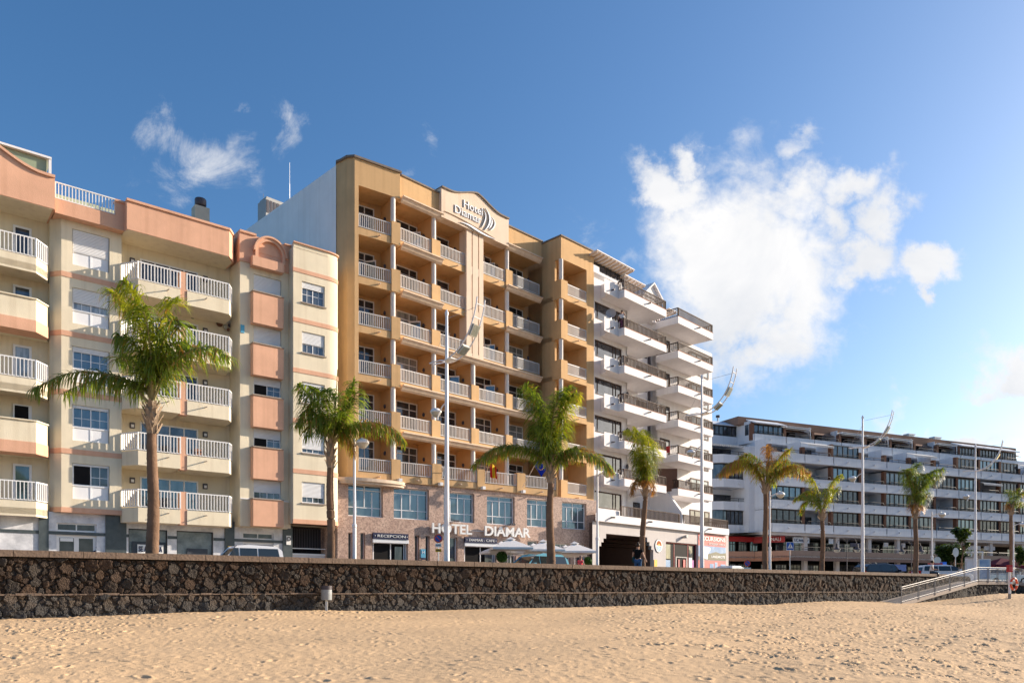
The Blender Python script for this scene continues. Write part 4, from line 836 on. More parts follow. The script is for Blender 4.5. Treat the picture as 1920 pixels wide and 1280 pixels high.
# poster wall
xa, xb = g(1308.5), g(1360); w = xb-xa; P = MB(FW).box(xa, xb, yg2-.05, yg2, .2, 4.45).build('excursion_poster', POSTER, wb)
MB(FW).box(xa, xb, yg2-.06, yg2-.05, 2.15, 3.42).build('landscape_picture', POSTB, P); MB(FW).box(xa+w*.36, xb, yg2-.07, yg2-.06, 2.2, 2.75).build('caption_field', POSTG, P)
MB(FW).box(xa, xb, yg2-.06, yg2-.05, .78, 1.15).build('dark_field', POSTG, P)
text('poster_lettering', 'EXCURSIONS', FW, xa+w*.5, 4.08, .36, yg2-.08, WLET, P, .02, font_w=w*.94, bold=.02); text('poster_lettering', 'EXCURSIONES - AUSFLUG', FW, xa+w*.66, 3.62, .17, yg2-.08, WLET, P, .02, font_w=w*.6)
text('poster_lettering', 'LANZAROTE', FW, xa+w*.7, 2.5, .22, yg2-.09, WLET, P, .02, font_w=w*.5, bold=.02); text('poster_lettering', 'SUB  CARS  WAY & MORE', FW, xa+w*.5, .97, .17, yg2-.08, WLET, P, .02, font_w=w*.9, bold=.02); text('poster_lettering', 'BEST OF FERRY', FW, xa+w*.5, .5, .2, yg2-.08, WLET, P, .02, font_w=w*.85, bold=.02)
for i, (a, c) in enumerate(((.40, .54), (.58, .68), (.80, .98))): MB(FW).box(xa+w*a, xa+w*c, yg2-.06, yg2-.05, 1.35 if i != 1 else 1.25, 1.85 if i != 1 else 2.0).build('small_picture', POSTB, P)
MB(FW).pxz([(xa+.02, 2.17), (xb-.02, 2.17), (xb-.02, 2.9), (xa+w*.8, 2.82), (xa+w*.62, 2.95), (xa+w*.45, 2.8), (xa+w*.25, 2.6), (xa+.02, 2.45)], yg2-.066, yg2-.06).build('hill_picture', POSTG, P)
q = MB(FW); q.pxz([(xa+w*(.25+.15*math.cos(t)+.05*math.sin(3*t)), 2.9+.55*math.sin(t)+.12*math.cos(2*t)-.3*math.cos(t)*0) for t in [i*math.pi/9 for i in range(18)]], yg2-.07, yg2-.055); q.build('island_shape', WLET, P)
# round badge : generic sunset over waves
cx, cz, rr = g(1234.5), 3.1, .56; n = 24
def disc(r, y, m, nm, par, a0=0, a1=2*math.pi):
    q = MB(FW); q.pxz([(cx+r*math.cos(a0+(a1-a0)*i/n), cz+r*math.sin(a0+(a1-a0)*i/n)) for i in range(n)], y, y+.02); return q.build(nm, m, par)
dd = disc(rr, yg2-.05, CHIM, 'round_badge', wb); disc(rr*.93, yg2-.055, WLET, 'rim', dd); disc(rr*.74, yg2-.06, TERRA, 'sunset_field', dd, 0, math.pi); disc(rr*.74, yg2-.06, CYAN, 'water_field', dd, math.pi, 2*math.pi)
disc(rr*.3, yg2-.065, YEL, 'sun_disc', dd, 0, math.pi)
for dz in (-.08, -.2, -.3): 
    q = MB(FW); L_ = [(cx-.4+.8*i/12, cz+dz+.04*math.sin(i*1.05)) for i in range(13)]; q.pxz(L_+[(x, z_-.035) for x, z_ in L_[::-1]], yg2-.075, yg2-.06); q.build('wave', WLET, dd)
q = MB(FW).box(g(1226), g(1231.5), yg2-.04, yg2, 1.35, 1.95).build('small_notice', YEL, wb)
a = FW.w(g(1280), yg2); c = FW.w(g(1280), yg2-.45); MB().tube([(a[0], a[1], 4.0), (c[0], c[1], 4.05)], [.1, .16], 8).build('wall_spot', ACM, wb)
# satellite dish on the second balcony
x, y = V(1146, .6), .62; a = FW.w(x, y); dsh = thing('satellite_dish', 'grey satellite dish on the curved white planter beside the man in white', 'satellite dish', a[0], a[1], Z[4]+.48)
c = Vector((a[0], a[1], Z[4]+.88)); axd = Vector((-.15, -1, .28)).normalized(); e1 = axd.cross(Vector((0, 0, 1))).normalized(); e2 = e1.cross(axd); vs = []; fs = []; n = 20
for j in range(6):
    for i in range(n): rr_ = .40*j/5; p = c+e1*(rr_*math.cos(2*math.pi*i/n))+e2*(rr_*math.sin(2*math.pi*i/n))+axd*(.18*(j/5)**2); vs.append(tuple(p))
for j in range(5): fs += [(j*n+i, j*n+(i+1)%n, (j+1)*n+(i+1)%n, (j+1)*n+i) for i in range(n)]
q = MB().add(vs, fs); q.smooth = True; q.build('dish', mat('dish_grey', (.42,.40,.40), .7, .3), dsh); MB().tube([tuple(c-axd*.05), (a[0], a[1], Z[4]+.48)], .035, 6).build('bracket', GALV, dsh); MB().tube([tuple(c-e2*.36), tuple(c+axd*.4)], .02, 5).build('feed_arm', GALV, dsh)
# ================================================================= LONG STEPPED BUILDING ON THE RIGHT
FR = Fr(1480, 97.7, 24); Q = FR.u; o_ = FR.w(0, 0)
rb = empty('terraced_building', o_[0], o_[1], 0, R(24)); tag(rb, 'long white terraced building with a brown roof band and dark tube rails', 'apartment building')
ZR = [7.87, 10.84, 13.76, 16.87]; ZA = 19.87; PH = 1.08
SEG = [1447, 1509.5, 1563.3, 1616, 1663, 1709.5, 1756, 1798, 1839.5, 1878.5, 1915, 1950, 1986, 2022]
SGA = [1414.4, 1474.5, 1527.5, 1578, 1626, 1673, 1718, 1761, 1801.5, 1839.5, 1878, 1911]
xE = Q(2022); xM = Q(1447)
b = MB(FR); b.box(Q(1436), xE, 3.0, 20, 6.5, 18.0); b.box(Q(1300, 6.5), Q(1436), 6.6, 20, 0, 18.0)
b.box(Q(1414.4, 3.9), Q(1911, 3.9), 6.6, 20, 17.7, 21.5); b.box(Q(1300, 9.3), Q(1414.4, 3.9), 9.3, 20, 17.7, 21.5)
b.box(Q(1911, 3.9)+.1, xE, 6, 20, 16, 20.5)
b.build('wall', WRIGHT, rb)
# roof band
b = MB(FR); xr0_, xr1_ = Q(1384, 5.8), Q(1905, 5.8)
b.prism([(xr0_, 5.8), (xr1_, 5.8), (xr1_+1.5, 20), (xr0_, 20)], 21.35, 22.45); b.prism([(Q(1325, 12), 10.6), (xr0_+.2, 10.6), (xr0_+.2, 18), (Q(1325, 12), 18)], 21.2, 22.0)
b.pyz([(5.8, 21.35), (5.8, 21.36), (5.0, 20.95), (5.0, 20.9)], xr0_+1.5, xr1_)
b.build('roof', RBROWN, rb)
tuber = random.Random(9)
def tuberail(x0, x1, y, z, par):
    P = [(x0, z-.02), (x0, z+.33), (x0+.12, z+.45), (x1-.12, z+.45), (x1, z+.33), (x1, z-.02)]
    b = MB(); b.tube([(*FR.w(x, y), zz) for x, zz in P], .045, 6); b.tube([(*FR.w(x0, y), z+.2), (*FR.w(x1, y), z+.2)], .03, 5)
    n = max(2, int((x1-x0)/2.2))
    for i in range(1, n): x = x0+(x1-x0)*i/n; b.tube([(*FR.w(x, y), z), (*FR.w(x, y), z+.42)], .03, 5)
    return b.build('tube_rail', DKFR, par)
def glazed(x0, x1, y, z0, z1, par, n=5, gm=GL_BLUE):
    f = window(FR, x0, x1, z0, z1, y, par, gm, fm=DKFR, vs=[i/n for i in range(1, n)], hs=(.18,), fw=.11, name='glazed_enclosure', yout=.1); return f
def awning(x0, x1, y, z, par, out=1.0, dz=.45, m=AWN):
    b = MB(FR); b.pyz([(y, z), (y, z+.05), (y-out, z-dz+.05), (y-out, z-dz-.0)], x0, x1); n = int((x1-x0)/.3)
    for i in range(n): xa = x0+(x1-x0)*i/n; b.box(xa+.02, xa+(x1-x0)/n-.05, y-out-.01, y-out+.01, z-dz-.22, z-dz)
    return b.build('awning', m, par)
def bay(x0, x1, z, y0, kind, yb=3.0, ceil=1.9, gm=None, n=5):
    b = MB(FR); b.box(x0+.10, x1-.10, y0, y0+.18, z-PH, z); b.box(x0, x1, y0+.05, yb+.05, z-PH+.02, z-PH+.3)
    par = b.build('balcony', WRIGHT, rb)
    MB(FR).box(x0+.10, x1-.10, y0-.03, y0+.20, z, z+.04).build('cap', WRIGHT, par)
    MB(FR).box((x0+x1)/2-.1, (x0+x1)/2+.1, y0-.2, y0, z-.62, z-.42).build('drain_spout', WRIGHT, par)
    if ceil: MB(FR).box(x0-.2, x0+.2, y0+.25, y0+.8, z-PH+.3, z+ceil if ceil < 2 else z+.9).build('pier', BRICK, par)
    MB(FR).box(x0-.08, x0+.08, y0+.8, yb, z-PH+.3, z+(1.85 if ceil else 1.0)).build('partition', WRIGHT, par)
    if kind == 'g':
        glazed(x0+.25, x1-.15, y0+.5, z-.1, z+(ceil or 1.45)-.02, par, n, gm or tuber.choice([GL_BLUE, GL_MID, GL_DARK, GL_DARK]))
        tuberail(x0+.5, x1-.5, y0+.1, z, par)
    else:
        tuberail(x0+.5, x1-.5, y0+.1, z, par)
        window(FR, x0+(x1-x0)*.12, x0+(x1-x0)*.82, z-PH+.3, z+1.35, yb, par, GL_DARK, fm=DKFR, vs=(.5,), fw=.1, name='terrace_door')
        if kind == 'a': awning(x0+.2, x1-.2, y0+1.2, z+1.8, par, 1.5, .5)
ROWS = {0: 'gogggg' 'oggg' 'g', 1: 'gogoggoggg' 'g', 2: 'oogoggggag' 'g', 3: 'oagooaoggg' 'a'}
for k in range(4):
    for i in range(13):
        bay(Q(SEG[i]), Q(SEG[i+1]), ZR[k], 0, ROWS[k][i % 11], ceil=1.87 if k < 3 else (1.75 if ROWS[k][i % 11] == 'g' else 1.0))
    # left recessed wing
    yw = 3.9; c0, c1 = Q(1357, yw), Q(1413, yw)
    z = ZR[k]; b = MB(FR)
    b.prism([(c0-3.4, yw+2.3), (c0, yw), (c1, yw), (c1, yw+.2), (c0+.05, yw+.2), (c0-3.3, yw+2.5)], z-PH, z)
    b.prism([(c0-3.35, yw+2.35), (c0, yw+.05), (c1, yw+.05), (c1, 6.7), (c0-3.4, 6.7)], z-PH+.02, z-PH+.3)
    b.prism([(c1-.02, yw), (xM, 0), (xM, .25), (c1+.2, yw+.25)], z-PH, z+(0 if k != 2 else 0))
    b.prism([(c1-.02, yw+.1), (xM-.02, .2), (xM, 3.1), (c1, 6.7)], z-PH+.02, z-PH+.3)
    b.prism([(c1+.1, yw+.3), (Q(1432, 1.5), 1.6), (Q(1432, 1.5)+1.2, 3.1), (c1+.4, 6.7)], z, z+1.92)
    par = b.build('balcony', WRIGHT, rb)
    if k in (0, 2): glazed(c0+.1, c1-.2, yw+.4, z-.05, z+1.85, par, 7, GL_MID); q = MB(FR); q.prism([(c0-3.2, yw+2.55), (c0+.1, yw+.3), (c0+.15, yw+.4), (c0-3.1, yw+2.65)], z, z+1.85); q.build('glazed_enclosure', GL_MID, par)
    else:
        window(FR, c0-.3, c0+3.6, z-PH+.3, z+1.2, 6.6, par, GL_DARK, fm=DKFR, vs=(.33, .66), fw=.12, name='terrace_door'); tuberail(c0+.4, c1-.3, yw+.1, z, par)
        if k == 3: awning(c0-2, c1+.2, yw+2, z+1.7, par, 1.8, .45)
    MB(FR).box((c0+c1)/2-.1, (c0+c1)/2+.1, yw-.2, yw, z-.62, z-.42).build('drain_spout', WRIGHT, par)
# top row, set back
for i in range(11):
    x0, x1 = Q(SGA[i], 3.9), Q(SGA[i+1], 3.9); kind = 'gooooooo' 'ggg'; bay(x0, x1, ZA, 3.9, kind[i], yb=6.6, ceil=1.42 if kind[i] == 'g' else 1.2, n=6)
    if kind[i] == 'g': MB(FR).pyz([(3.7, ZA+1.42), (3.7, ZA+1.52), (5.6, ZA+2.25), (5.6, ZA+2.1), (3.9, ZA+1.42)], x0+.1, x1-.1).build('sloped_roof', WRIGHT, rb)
    elif i in (1, 4, 5, 7, 3):
        b = MB(FR)
        for y_ in (4.2, 5.0, 5.8): b.box(x0+.3, x1-.4, y_, y_+.1, ZA+1.35, ZA+1.47)
        b.box(x0+.3, x0+.4, 4.1, 6.5, ZA+1.47, ZA+1.55); b.box(x1-.5, x1-.4, 4.1, 6.5, ZA+1.47, ZA+1.55); b.box(x1-.5, x1-.4, 4.2, 4.3, ZA, ZA+1.4); b.box(x0+.3, x1-.4, 4.1, 6.4, ZA+1.56, ZA+1.60)
        b.build('pergola', METW, rb)
# top row, left stepped block
ca = Q(1383.3, 6.7); cb2 = Q(1414.4, 3.9); b = MB(FR)
b.box(Q(1325, 6.7), ca, 6.7, 6.9, ZA-PH, ZA); b.box(Q(1325, 6.7), ca, 6.75, 9.4, ZA-PH+.02, ZA-PH+.3); b.prism([(ca, 6.7), (cb2, 3.9), (cb2, 4.15), (ca+.1, 6.95)], ZA-PH, ZA); b.prism([(ca, 6.75), (cb2, 4.0), (cb2+.3, 9.4), (ca, 9.4)], ZA-PH+.02, ZA-PH+.3)
b.prism([(ca+.02, 6.9), (ca+(cb2-ca)*.5, 5.5), (ca+(cb2-ca)*.5+.5, 7.5), (ca+.3, 9.3)], ZA, ZA+1.45)
par = b.build('balcony', WRIGHT, rb); glazed(Q(1325, 6.9), ca-.1, 7.0, ZA, ZA+1.4, par, 7, GL_DARK)
q = MB(FR); q.prism([(ca+(cb2-ca)*.5, 5.6), (cb2, 4.3), (cb2+.1, 4.4), (ca+(cb2-ca)*.5+.1, 5.7)], ZA, ZA+1.4); q.build('glazed_enclosure', GL_DARK, par)
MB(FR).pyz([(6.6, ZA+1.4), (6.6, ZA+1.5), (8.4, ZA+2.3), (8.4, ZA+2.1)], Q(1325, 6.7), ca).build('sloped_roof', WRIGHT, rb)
# arcade level and ground level
yg3 = 3.2; X = lambda p: Q(p, yg3)
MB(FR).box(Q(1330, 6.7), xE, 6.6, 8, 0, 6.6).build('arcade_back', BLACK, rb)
MB(FR).box(Q(1436, 0), xE, .3, 6.7, 6.45, 6.78).build('soffit', GREYS, rb); MB(FR).prism([(Q(1330, 5), 5), (Q(1413, 4.2), 4.2), (Q(1440), .5), (Q(1440), 6.7), (Q(1330, 5), 6.7)], 6.45, 6.77).build('soffit', GREYS, rb)
bp = [(Q(1340, 4.6), 4.6), (Q(1415, 3.4), 3.4), (Q(1482, -1), -1), (xE, -1), (xE, 2.9), (Q(1340, 4.6), 6)]
for (za, zb_, pr, m1, m2) in ((3.2, 3.82, 0, 'lo', 'lo'), (3.82, 4.47, .05, 'up', 'up')):
    for i, m in ((0, RUST), (1, RUST), (2, PURB)):
        p, q = bp[i], bp[i+1]; L_ = math.hypot(q[0]-p[0], q[1]-p[1]); nx, ny = -(q[1]-p[1])/L_*.3, (q[0]-p[0])/L_*.3
        mm = m if m1 == 'lo' else (mat('rust_light', (.46,.26,.18), .8, .2, wash=.2) if m is RUST else mat('taupe_band', (.20,.15,.13), .8, .2, wash=.2))
        MB(FR).prism([(p[0]+nx/.3*pr, p[1]+ny/.3*pr), (q[0]+nx/.3*pr, q[1]+ny/.3*pr), (q[0]+nx, q[1]+ny), (p[0]+nx, p[1]+ny)], za, zb_).build('gallery_band', mm, rb)
MB(FR).prism(bp, 3.6, 3.8).build('gallery_floor', GREYS, rb)
for p, q in ((1490, 1555), (1557, 1600), (1602, 1648), (1650, 1692), (1694, 1738), (1740, 1800), (1802, 1870), (1872, 1950), (1952, 2015)): tuberail(Q(p, -.9), Q(q, -.9), -.85, 4.47, rb)
pr_ = random.Random(4); e = 1341
while e < 2000:
    wpx_ = pr_.choice([18, 24, 30]); e2 = e+wpx_
    yy_ = 4.6 if e < 1415 else yg3
    if pr_.random() < .8 and e > 1345: window(FR, Q(e, yy_)+.1, Q(e2, yy_)-.1, 4.0, 5.9, yy_, rb, pr_.choice([GL_BLUE, GL_MID, GL_DARK, GL_CURT]), fm=DKFR, vs=(.33, .66), hs=(.75,), fw=.12, name='shop_window')
    if pr_.random() < .82: window(FR, Q(e, yy_)+.1, Q(e2, yy_)-.1, .05, 2.9, yy_, rb, pr_.choice([GL_BLUE, GL_MID, GL_CURT, GL_DARK]), fm=DKFR, vs=(.25, .5, .75), hs=(.8,), fw=.14, name='shop_window')
    MB(FR).box(Q(e2+1, .8)-.28, Q(e2+1, .8)+.28, .7, 1.2, 0, 6.5).build('column', GREYS, rb) if e > 1440 and int(e) % 2 else None
    e = e2+3
MB(FR).box(Q(1345, 4.4), Q(1412, 4.4), 4.2, 4.4, 5.75, 6.4).build('sign_board', RED, rb); s_ = MB(FR).prism([(Q(1412, 4.4), 4.2), (Q(1474, .6), .8), (Q(1474, .6), 1.0), (Q(1412, 4.4), 4.4)], 5.6, 6.4).build('sign_board', RED, rb)
f2 = Fr(1443, FR.D(1443, 2.4), 24-28); text('sign_lettering', 'NALI', f2, .6, 6.0, .42, -.75, WLET, s_, .03)
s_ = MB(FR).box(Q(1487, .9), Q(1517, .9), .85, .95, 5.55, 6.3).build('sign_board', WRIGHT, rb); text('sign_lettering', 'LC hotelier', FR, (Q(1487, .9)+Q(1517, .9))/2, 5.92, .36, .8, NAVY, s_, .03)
MB(FR).box(Q(1554, .9), Q(1562, .9), .85, .95, 5.6, 6.25).build('sign_board', WRIGHT, rb); MB(FR).box(Q(1594, .9), Q(1616, .9), .85, .95, 5.3, 5.8).build('sign_board', NAVY, rb)
for p, q in ((1657, 1665), (1690, 1697), (1770, 1784), (1815, 1838), (1845, 1865)): MB(FR).box(Q(p, .9), Q(q, .9), .85, .95, 5.4, 6.0).build('sign_board', GREYS, rb)
s_ = MB(FR).box(Q(1650, -.6), Q(1698, -.6), -.7, -.5, 2.05, 2.95).build('blue_sign', BLUE, rb)
for px, wd, lb in ((1705, 1.2, 'small white vent box on the brown roof, left one of a pair'), (1754, 1.4, 'white vent box with a cap on the brown roof, right one of a pair')):
    x = Q(px, 8); a = FR.w(x, 8); v = thing('roof_vent', lb, 'vent', a[0], a[1], 22.4, R(24)); MB(FR).box(x-wd/2, x+wd/2, 7.6, 8.4, 22.4, 23.2).build('box', GALV, v); MB(FR).box(x-wd/2-.15, x+wd/2+.15, 7.5, 8.5, 23.2, 23.35).build('lid', GALV, v)
a = pt(1346, 772, 112); v = thing('roof_flue', 'thin flue with a cap at the left end of the brown roof', 'flue', a[0], a[1], 21.9); MB().cyl(a[0], a[1], 21.9, 24.6, .12, n=8).build('pipe', GALV, v); MB().cyl(a[0], a[1], 24.6, 24.9, .3, n=8).build('cap', CHIM, v)
# ================================================================= SEA WALL, SAND, PROMENADE, RAMP
WP = np.array([-13.44, 20.16]); WD = np.array([.804, .5946]); WN = np.array([.5946, -.804])   # wall foot line, direction, normal towards the beach
def wpt(t, d): p = WP+WD*t+WN*d; return float(p[0]), float(p[1])
def wall_t(px):   # distance along the wall where a sight line in plan meets it
    r = (px-960)/F; return (r*WP[1]-WP[0])/(WD[0]-r*WD[1])
def behind(px, d):
    """point at perpendicular distance d behind the wall face"""
    r = (px-960)/F; q = WP-WN*d; t = (r*q[1]-q[0])/(WD[0]-r*WD[1]); p = q+WD*t; return float(p[0]), float(p[1])
rnp = np.random.RandomState(3)
class FWall(Fr):
    def __init__(s): s.P = tuple(WP); s.th = math.atan2(WD[1], WD[0]); s.c, s.s = WD
FS = FWall()
# --- rubble face : one sheet with every stone pushed out of the joints
def rubble(t0, t1, z0, z1, res, size, seed, proud, dgap, sizevar=.5, zsq=1.0):
    r_ = np.random.RandomState(seed); nx, nz = int((t1-t0)/res)+1, int((z1-z0)/res)+1
    T_, Zz = np.meshgrid(np.linspace(t0, t1, nx), np.linspace(z0, z1, nz)); 
    pts = []; n = int((t1-t0)*(z1-z0)/(size*size)*1.3)
    # dart throwing with varied stone sizes -> power diagram
    cand = r_.rand(n*14, 2)*[t1-t0+.4, z1-z0+.3]+[t0-.2, z0-.15]; rad = size*(.45+.55*r_.rand(n*14)); nb = int(n*.16); rad[:nb] = size*(1.1+sizevar*.8*r_.rand(nb)**1.5)
    order = np.argsort(-rad); cell = {}; keep = []
    for i in order:
        x, y = cand[i]; k = (int(x/.5), int(y/.5)); ok = True
        for a in (-1, 0, 1):
            for b_ in (-1, 0, 1):
                for j in cell.get((k[0]+a, k[1]+b_), ()):
                    if (cand[j][0]-x)**2+((cand[j][1]-y)*zsq)**2 < ((rad[i]+rad[j])*.76)**2: ok = False; break
                if not ok: break
            if not ok: break
        if ok: cell.setdefault(k, []).append(i); keep.append(i)
    C = cand[keep]; Rr = rad[keep]; ns = len(keep); rot = r_.rand(ns); h0 = r_.rand(ns)
    f1 = np.full(T_.shape, 9.); f2 = np.full(T_.shape, 9.); idx = np.zeros(T_.shape, int)
    wx = T_+.011*np.sin(Zz*31+T_*17)+.005*np.sin(Zz*77+3*T_); wz = Zz+.011*np.sin(T_*29+1.3*Zz)+.005*np.sin(T_*83)
    for i in range(ns):
        x, y = C[i]; m = Rr[i]*2.2+.12
        i0, i1 = max(0, int((x-m-t0)/res)), min(nx, int((x+m-t0)/res)+2); j0, j1 = max(0, int((y-m-z0)/res)), min(nz, int((y+m-z0)/res)+2)
        if i0 >= i1 or j0 >= j1: continue
        dx = wx[j0:j1, i0:i1]-x; dz = (wz[j0:j1, i0:i1]-y)*zsq; dd = np.sqrt(dx*dx+dz*dz)-Rr[i]
        a = f1[j0:j1, i0:i1]; c = f2[j0:j1, i0:i1]; ii = idx[j0:j1, i0:i1]
        better = dd < a; c[:] = np.where(better, a, np.minimum(c, dd)); ii[:] = np.where(better, i, ii); a[:] = np.where(better, dd, a)
    edge = np.clip((f2-f1)/dgap, 0, 1); dome = 1-(1-edge)**2.2
    R_ = Rr[idx]; big = np.clip(R_/size, .55, 1.2)
    nz_ = np.zeros(T_.shape)
    for fq, am in ((9, .5), (21, .35), (47, .35)):
        nz_ += am*(np.sin(T_*fq+idx*1.7+np.sin(Zz*fq*.8)*1.6)*np.sin(Zz*fq*1.1+idx*2.3+np.sin(T_*fq*.7)*1.4))
    tilt = ((h0[idx]-.5)*(T_-C[idx, 0])+(rot[idx]-.5)*(Zz-C[idx, 1]))*.55
    hgt = proud*(dome*(.55+.45*h0[idx])*big)+dome*(.016*nz_+tilt)
    return T_, Zz, hgt, idx, dome, h0, rot
def sheet(T_, Zz, hgt, col, base, name, m, parent):
    nz, nx = T_.shape; P = WP[None, None, :]+WD*T_[..., None]+WN*(hgt+base)[..., None]
    x, y, z, rz = top(parent)['_m']; v = np.stack([P[..., 0]-x, P[..., 1]-y, Zz-z], -1).reshape(-1, 3); c, s_ = math.cos(-rz), math.sin(-rz); v = np.stack([v[:, 0]*c-v[:, 1]*s_, v[:, 0]*s_+v[:, 1]*c, v[:, 2]], 1)
    i = np.arange(nx-1)[None, :]+np.arange(nz-1)[:, None]*nx; f = np.stack([i, i+1, i+nx+1, i+nx], -1).reshape(-1, 4)
    me = bpy.data.meshes.new(name); me.vertices.add(len(v)); me.vertices.foreach_set('co', v.ravel()); me.loops.add(f.size); me.loops.foreach_set('vertex_index', f.ravel()); me.polygons.add(len(f)); me.polygons.foreach_set('loop_start', np.arange(0, f.size, 4)); me.update(calc_edges=True)
    me.materials.append(m); at = me.color_attributes.new('stone', 'FLOAT_COLOR', 'POINT'); at.data.foreach_set('color', np.concatenate([col.reshape(-1, 3), np.ones((len(v), 1))], 1).ravel())
    o = bpy.data.objects.new(name, me); S.collection.objects.link(o); o.parent = parent; return o
def rockmat():
    m = bpy.data.materials.new('lava_stone'); m.use_nodes = True; t = m.node_tree; p = t.nodes['Principled BSDF']; p.inputs['Roughness'].default_value = .92; p.inputs['Specular IOR Level'].default_value = .2
    a = t.nodes.new('ShaderNodeAttribute'); a.attribute_name = 'stone'; co = t.nodes.new('ShaderNodeTexCoord')
    n = t.nodes.new('ShaderNodeTexNoise'); n.inputs['Scale'].default_value = 22; n.inputs['Detail'].default_value = 8; n.inputs['Roughness'].default_value = .75; t.links.new(co.outputs['Object'], n.inputs['Vector'])
    r = t.nodes.new('ShaderNodeMapRange'); r.inputs[1].default_value = .35; r.inputs[2].default_value = .68; r.inputs[3].default_value = .55; r.inputs[4].default_value = 1.5; t.links.new(n.outputs[0], r.inputs[0])
    mx_ = t.nodes.new('ShaderNodeVectorMath'); mx_.operation = 'SCALE'; t.links.new(a.outputs['Color'], mx_.inputs[0]); t.links.new(r.outputs[0], mx_.inputs['Scale']); t.links.new(mx_.outputs[0], p.inputs['Base Color'])
    v = t.nodes.new('ShaderNodeTexVoronoi'); v.inputs['Scale'].default_value = 34; t.links.new(co.outputs['Object'], v.inputs['Vector'])
    ad = t.nodes.new('ShaderNodeMath'); ad.operation = 'ADD'; t.links.new(n.outputs[0], ad.inputs[0]); t.links.new(v.outputs['Distance'], ad.inputs[1])
    bp = t.nodes.new('ShaderNodeBump'); bp.inputs['Strength'].default_value = .9; bp.inputs['Distance'].default_value = .035; t.links.new(ad.outputs[0], bp.inputs['Height']); t.links.new(bp.outputs[0], p.inputs['Normal']); return m
ROCK = rockmat()
TE = wall_t(1768); ZT = .55; ZS = -1.55; ZL = -.62
sw_ = empty('sea_wall', float(WP[0]), float(WP[1]), -1.2, math.atan2(WD[1], WD[0])); tag(sw_, 'long dark volcanic rubble sea wall with a flat brown stone capping', 'wall')
def stonecol(idx, dome, h0, rot, cols, mortar):
    cols = np.array(cols); k = (h0*len(cols)*7).astype(int) % len(cols); c = cols[k][idx]*(.8+.45*rot[idx])[..., None]; return c*dome[..., None]+np.array(mortar)*(1-dome[..., None])
for t0, t1, res in ((-7, 16, .02), (16, 34, .028), (34, TE+4, .04)):
    T_, Zz, hg, idx, dm, h0, rt = rubble(t0, t1, ZL, .34, res, .098 if t0 < 20 else .105, int(t0)+20, .09, .032, sizevar=1.35)
    sheet(T_, Zz, hg, stonecol(idx, dm, h0, rt, [(.066,.045,.033), (.070,.046,.032), (.061,.046,.036), (.062,.052,.044), (.075,.048,.032), (.055,.046,.039)], (.024,.019,.015)), -.02, 'rubble_face', ROCK, sw_)
    T_, Zz, hg, idx, dm, h0, rt = rubble(t0, t1, ZS, ZL, res, .105, int(t0)+50, .06, .035, sizevar=1.0)
    low = np.clip((Zz+1.15)/.5, 0, 1)[..., None]; cc_ = stonecol(idx, dm, h0, rt, [(.095,.072,.056), (.088,.072,.06), (.10,.072,.05), (.078,.07,.064), (.10,.07,.045)], (.03,.024,.019))
    sheet(T_, Zz, hg, cc_*low+cc_.mean(-1, keepdims=True)*np.array([1.05,1.0,.95])*(1-low), .10, 'rubble_face', ROCK, sw_)
# core, ledge and cap blocks
b = MB(FS); b.box(-7, TE+4, .03, .55, -1.6, .44); b.build('core', mat('wall_core', (.05,.04,.032), .9, .1), sw_)
b = MB(FS); r_ = random.Random(8); x = -7
while x < TE+4: w = r_.uniform(.25, .9); b.box(x, x+w, -.155-r_.random()*.02, .05, ZL-.03+r_.uniform(-.006, .006), ZL+.012+r_.uniform(-.01, .02)); x += w*1.02
b.build('ledge', CAPST, sw_)
b = MB(FS); x = -7; k = 0
while x < TE: w = .81; b.box(x+.006, x+w-.006, -.13+r_.uniform(-.006, .006), .62, .375, ZT+r_.uniform(-.004, .004)); x += w; k += 1
b.build('cap_stones', CAPST, sw_)
# --- sand
def sandh(X, Y):
    t = (X-WP[0])*WD[0]+(Y-WP[1])*WD[1]; d_ = (X-WP[0])*WN[0]+(Y-WP[1])*WN[1]
    h = -1.2-.036*np.maximum(d_, 0)+.012*np.clip(t, 0, 30)*0
    rise = np.clip((t-44)/12, 0, 1); rise = rise*rise*(3-2*rise); h = h+rise*np.clip(.62-.02*np.maximum(d_, 0), 0, 1)*np.clip((d_-1.0)/3.0+.35, .35, 1)
    h = h+.05*np.sin(X*.42+Y*.23)*np.sin(Y*.31-X*.11)+.025*np.sin(X*1.1-Y*.9+np.sin(Y*.5))
    return h
cols_, rows_ = 1500, 760
cc_ = np.linspace(-1.12, 1.12, cols_); Yv = 3.0*(64/3.0)**np.linspace(0, 1, rows_); Cg, Yg = np.meshgrid(cc_, Yv); Xg = Cg*(Yg*.92+3)
hh = sandh(Xg, Yg)
def vn(X, Y, s, seed):     # value noise
    r_ = np.random.RandomState(seed).rand(256, 256); x = X/s; y = Y/s; xi = np.floor(x).astype(int); yi = np.floor(y).astype(int); fx = x-xi; fy = y-yi; fx = fx*fx*(3-2*fx); fy = fy*fy*(3-2*fy)
    g_ = lambda a, b_: r_[(a) % 256, (b_) % 256]; return (g_(xi, yi)*(1-fx)+g_(xi+1, yi)*fx)*(1-fy)+(g_(xi, yi+1)*(1-fx)+g_(xi+1, yi+1)*fx)*fy
rough = np.clip(vn(Xg, Yg, 5.0, 1)*1.5-.25+np.clip((Xg-2)/12, -.2, .6), .18, 1.25)
hh += rough*(.022*(vn(Xg, Yg, .42, 2)-.5)+.018*(vn(Xg, Yg, .21, 3)-.5))+.012*(vn(Xg, Yg, .11, 4)-.5)+.006*(vn(Xg, Yg, .055, 14)-.5)
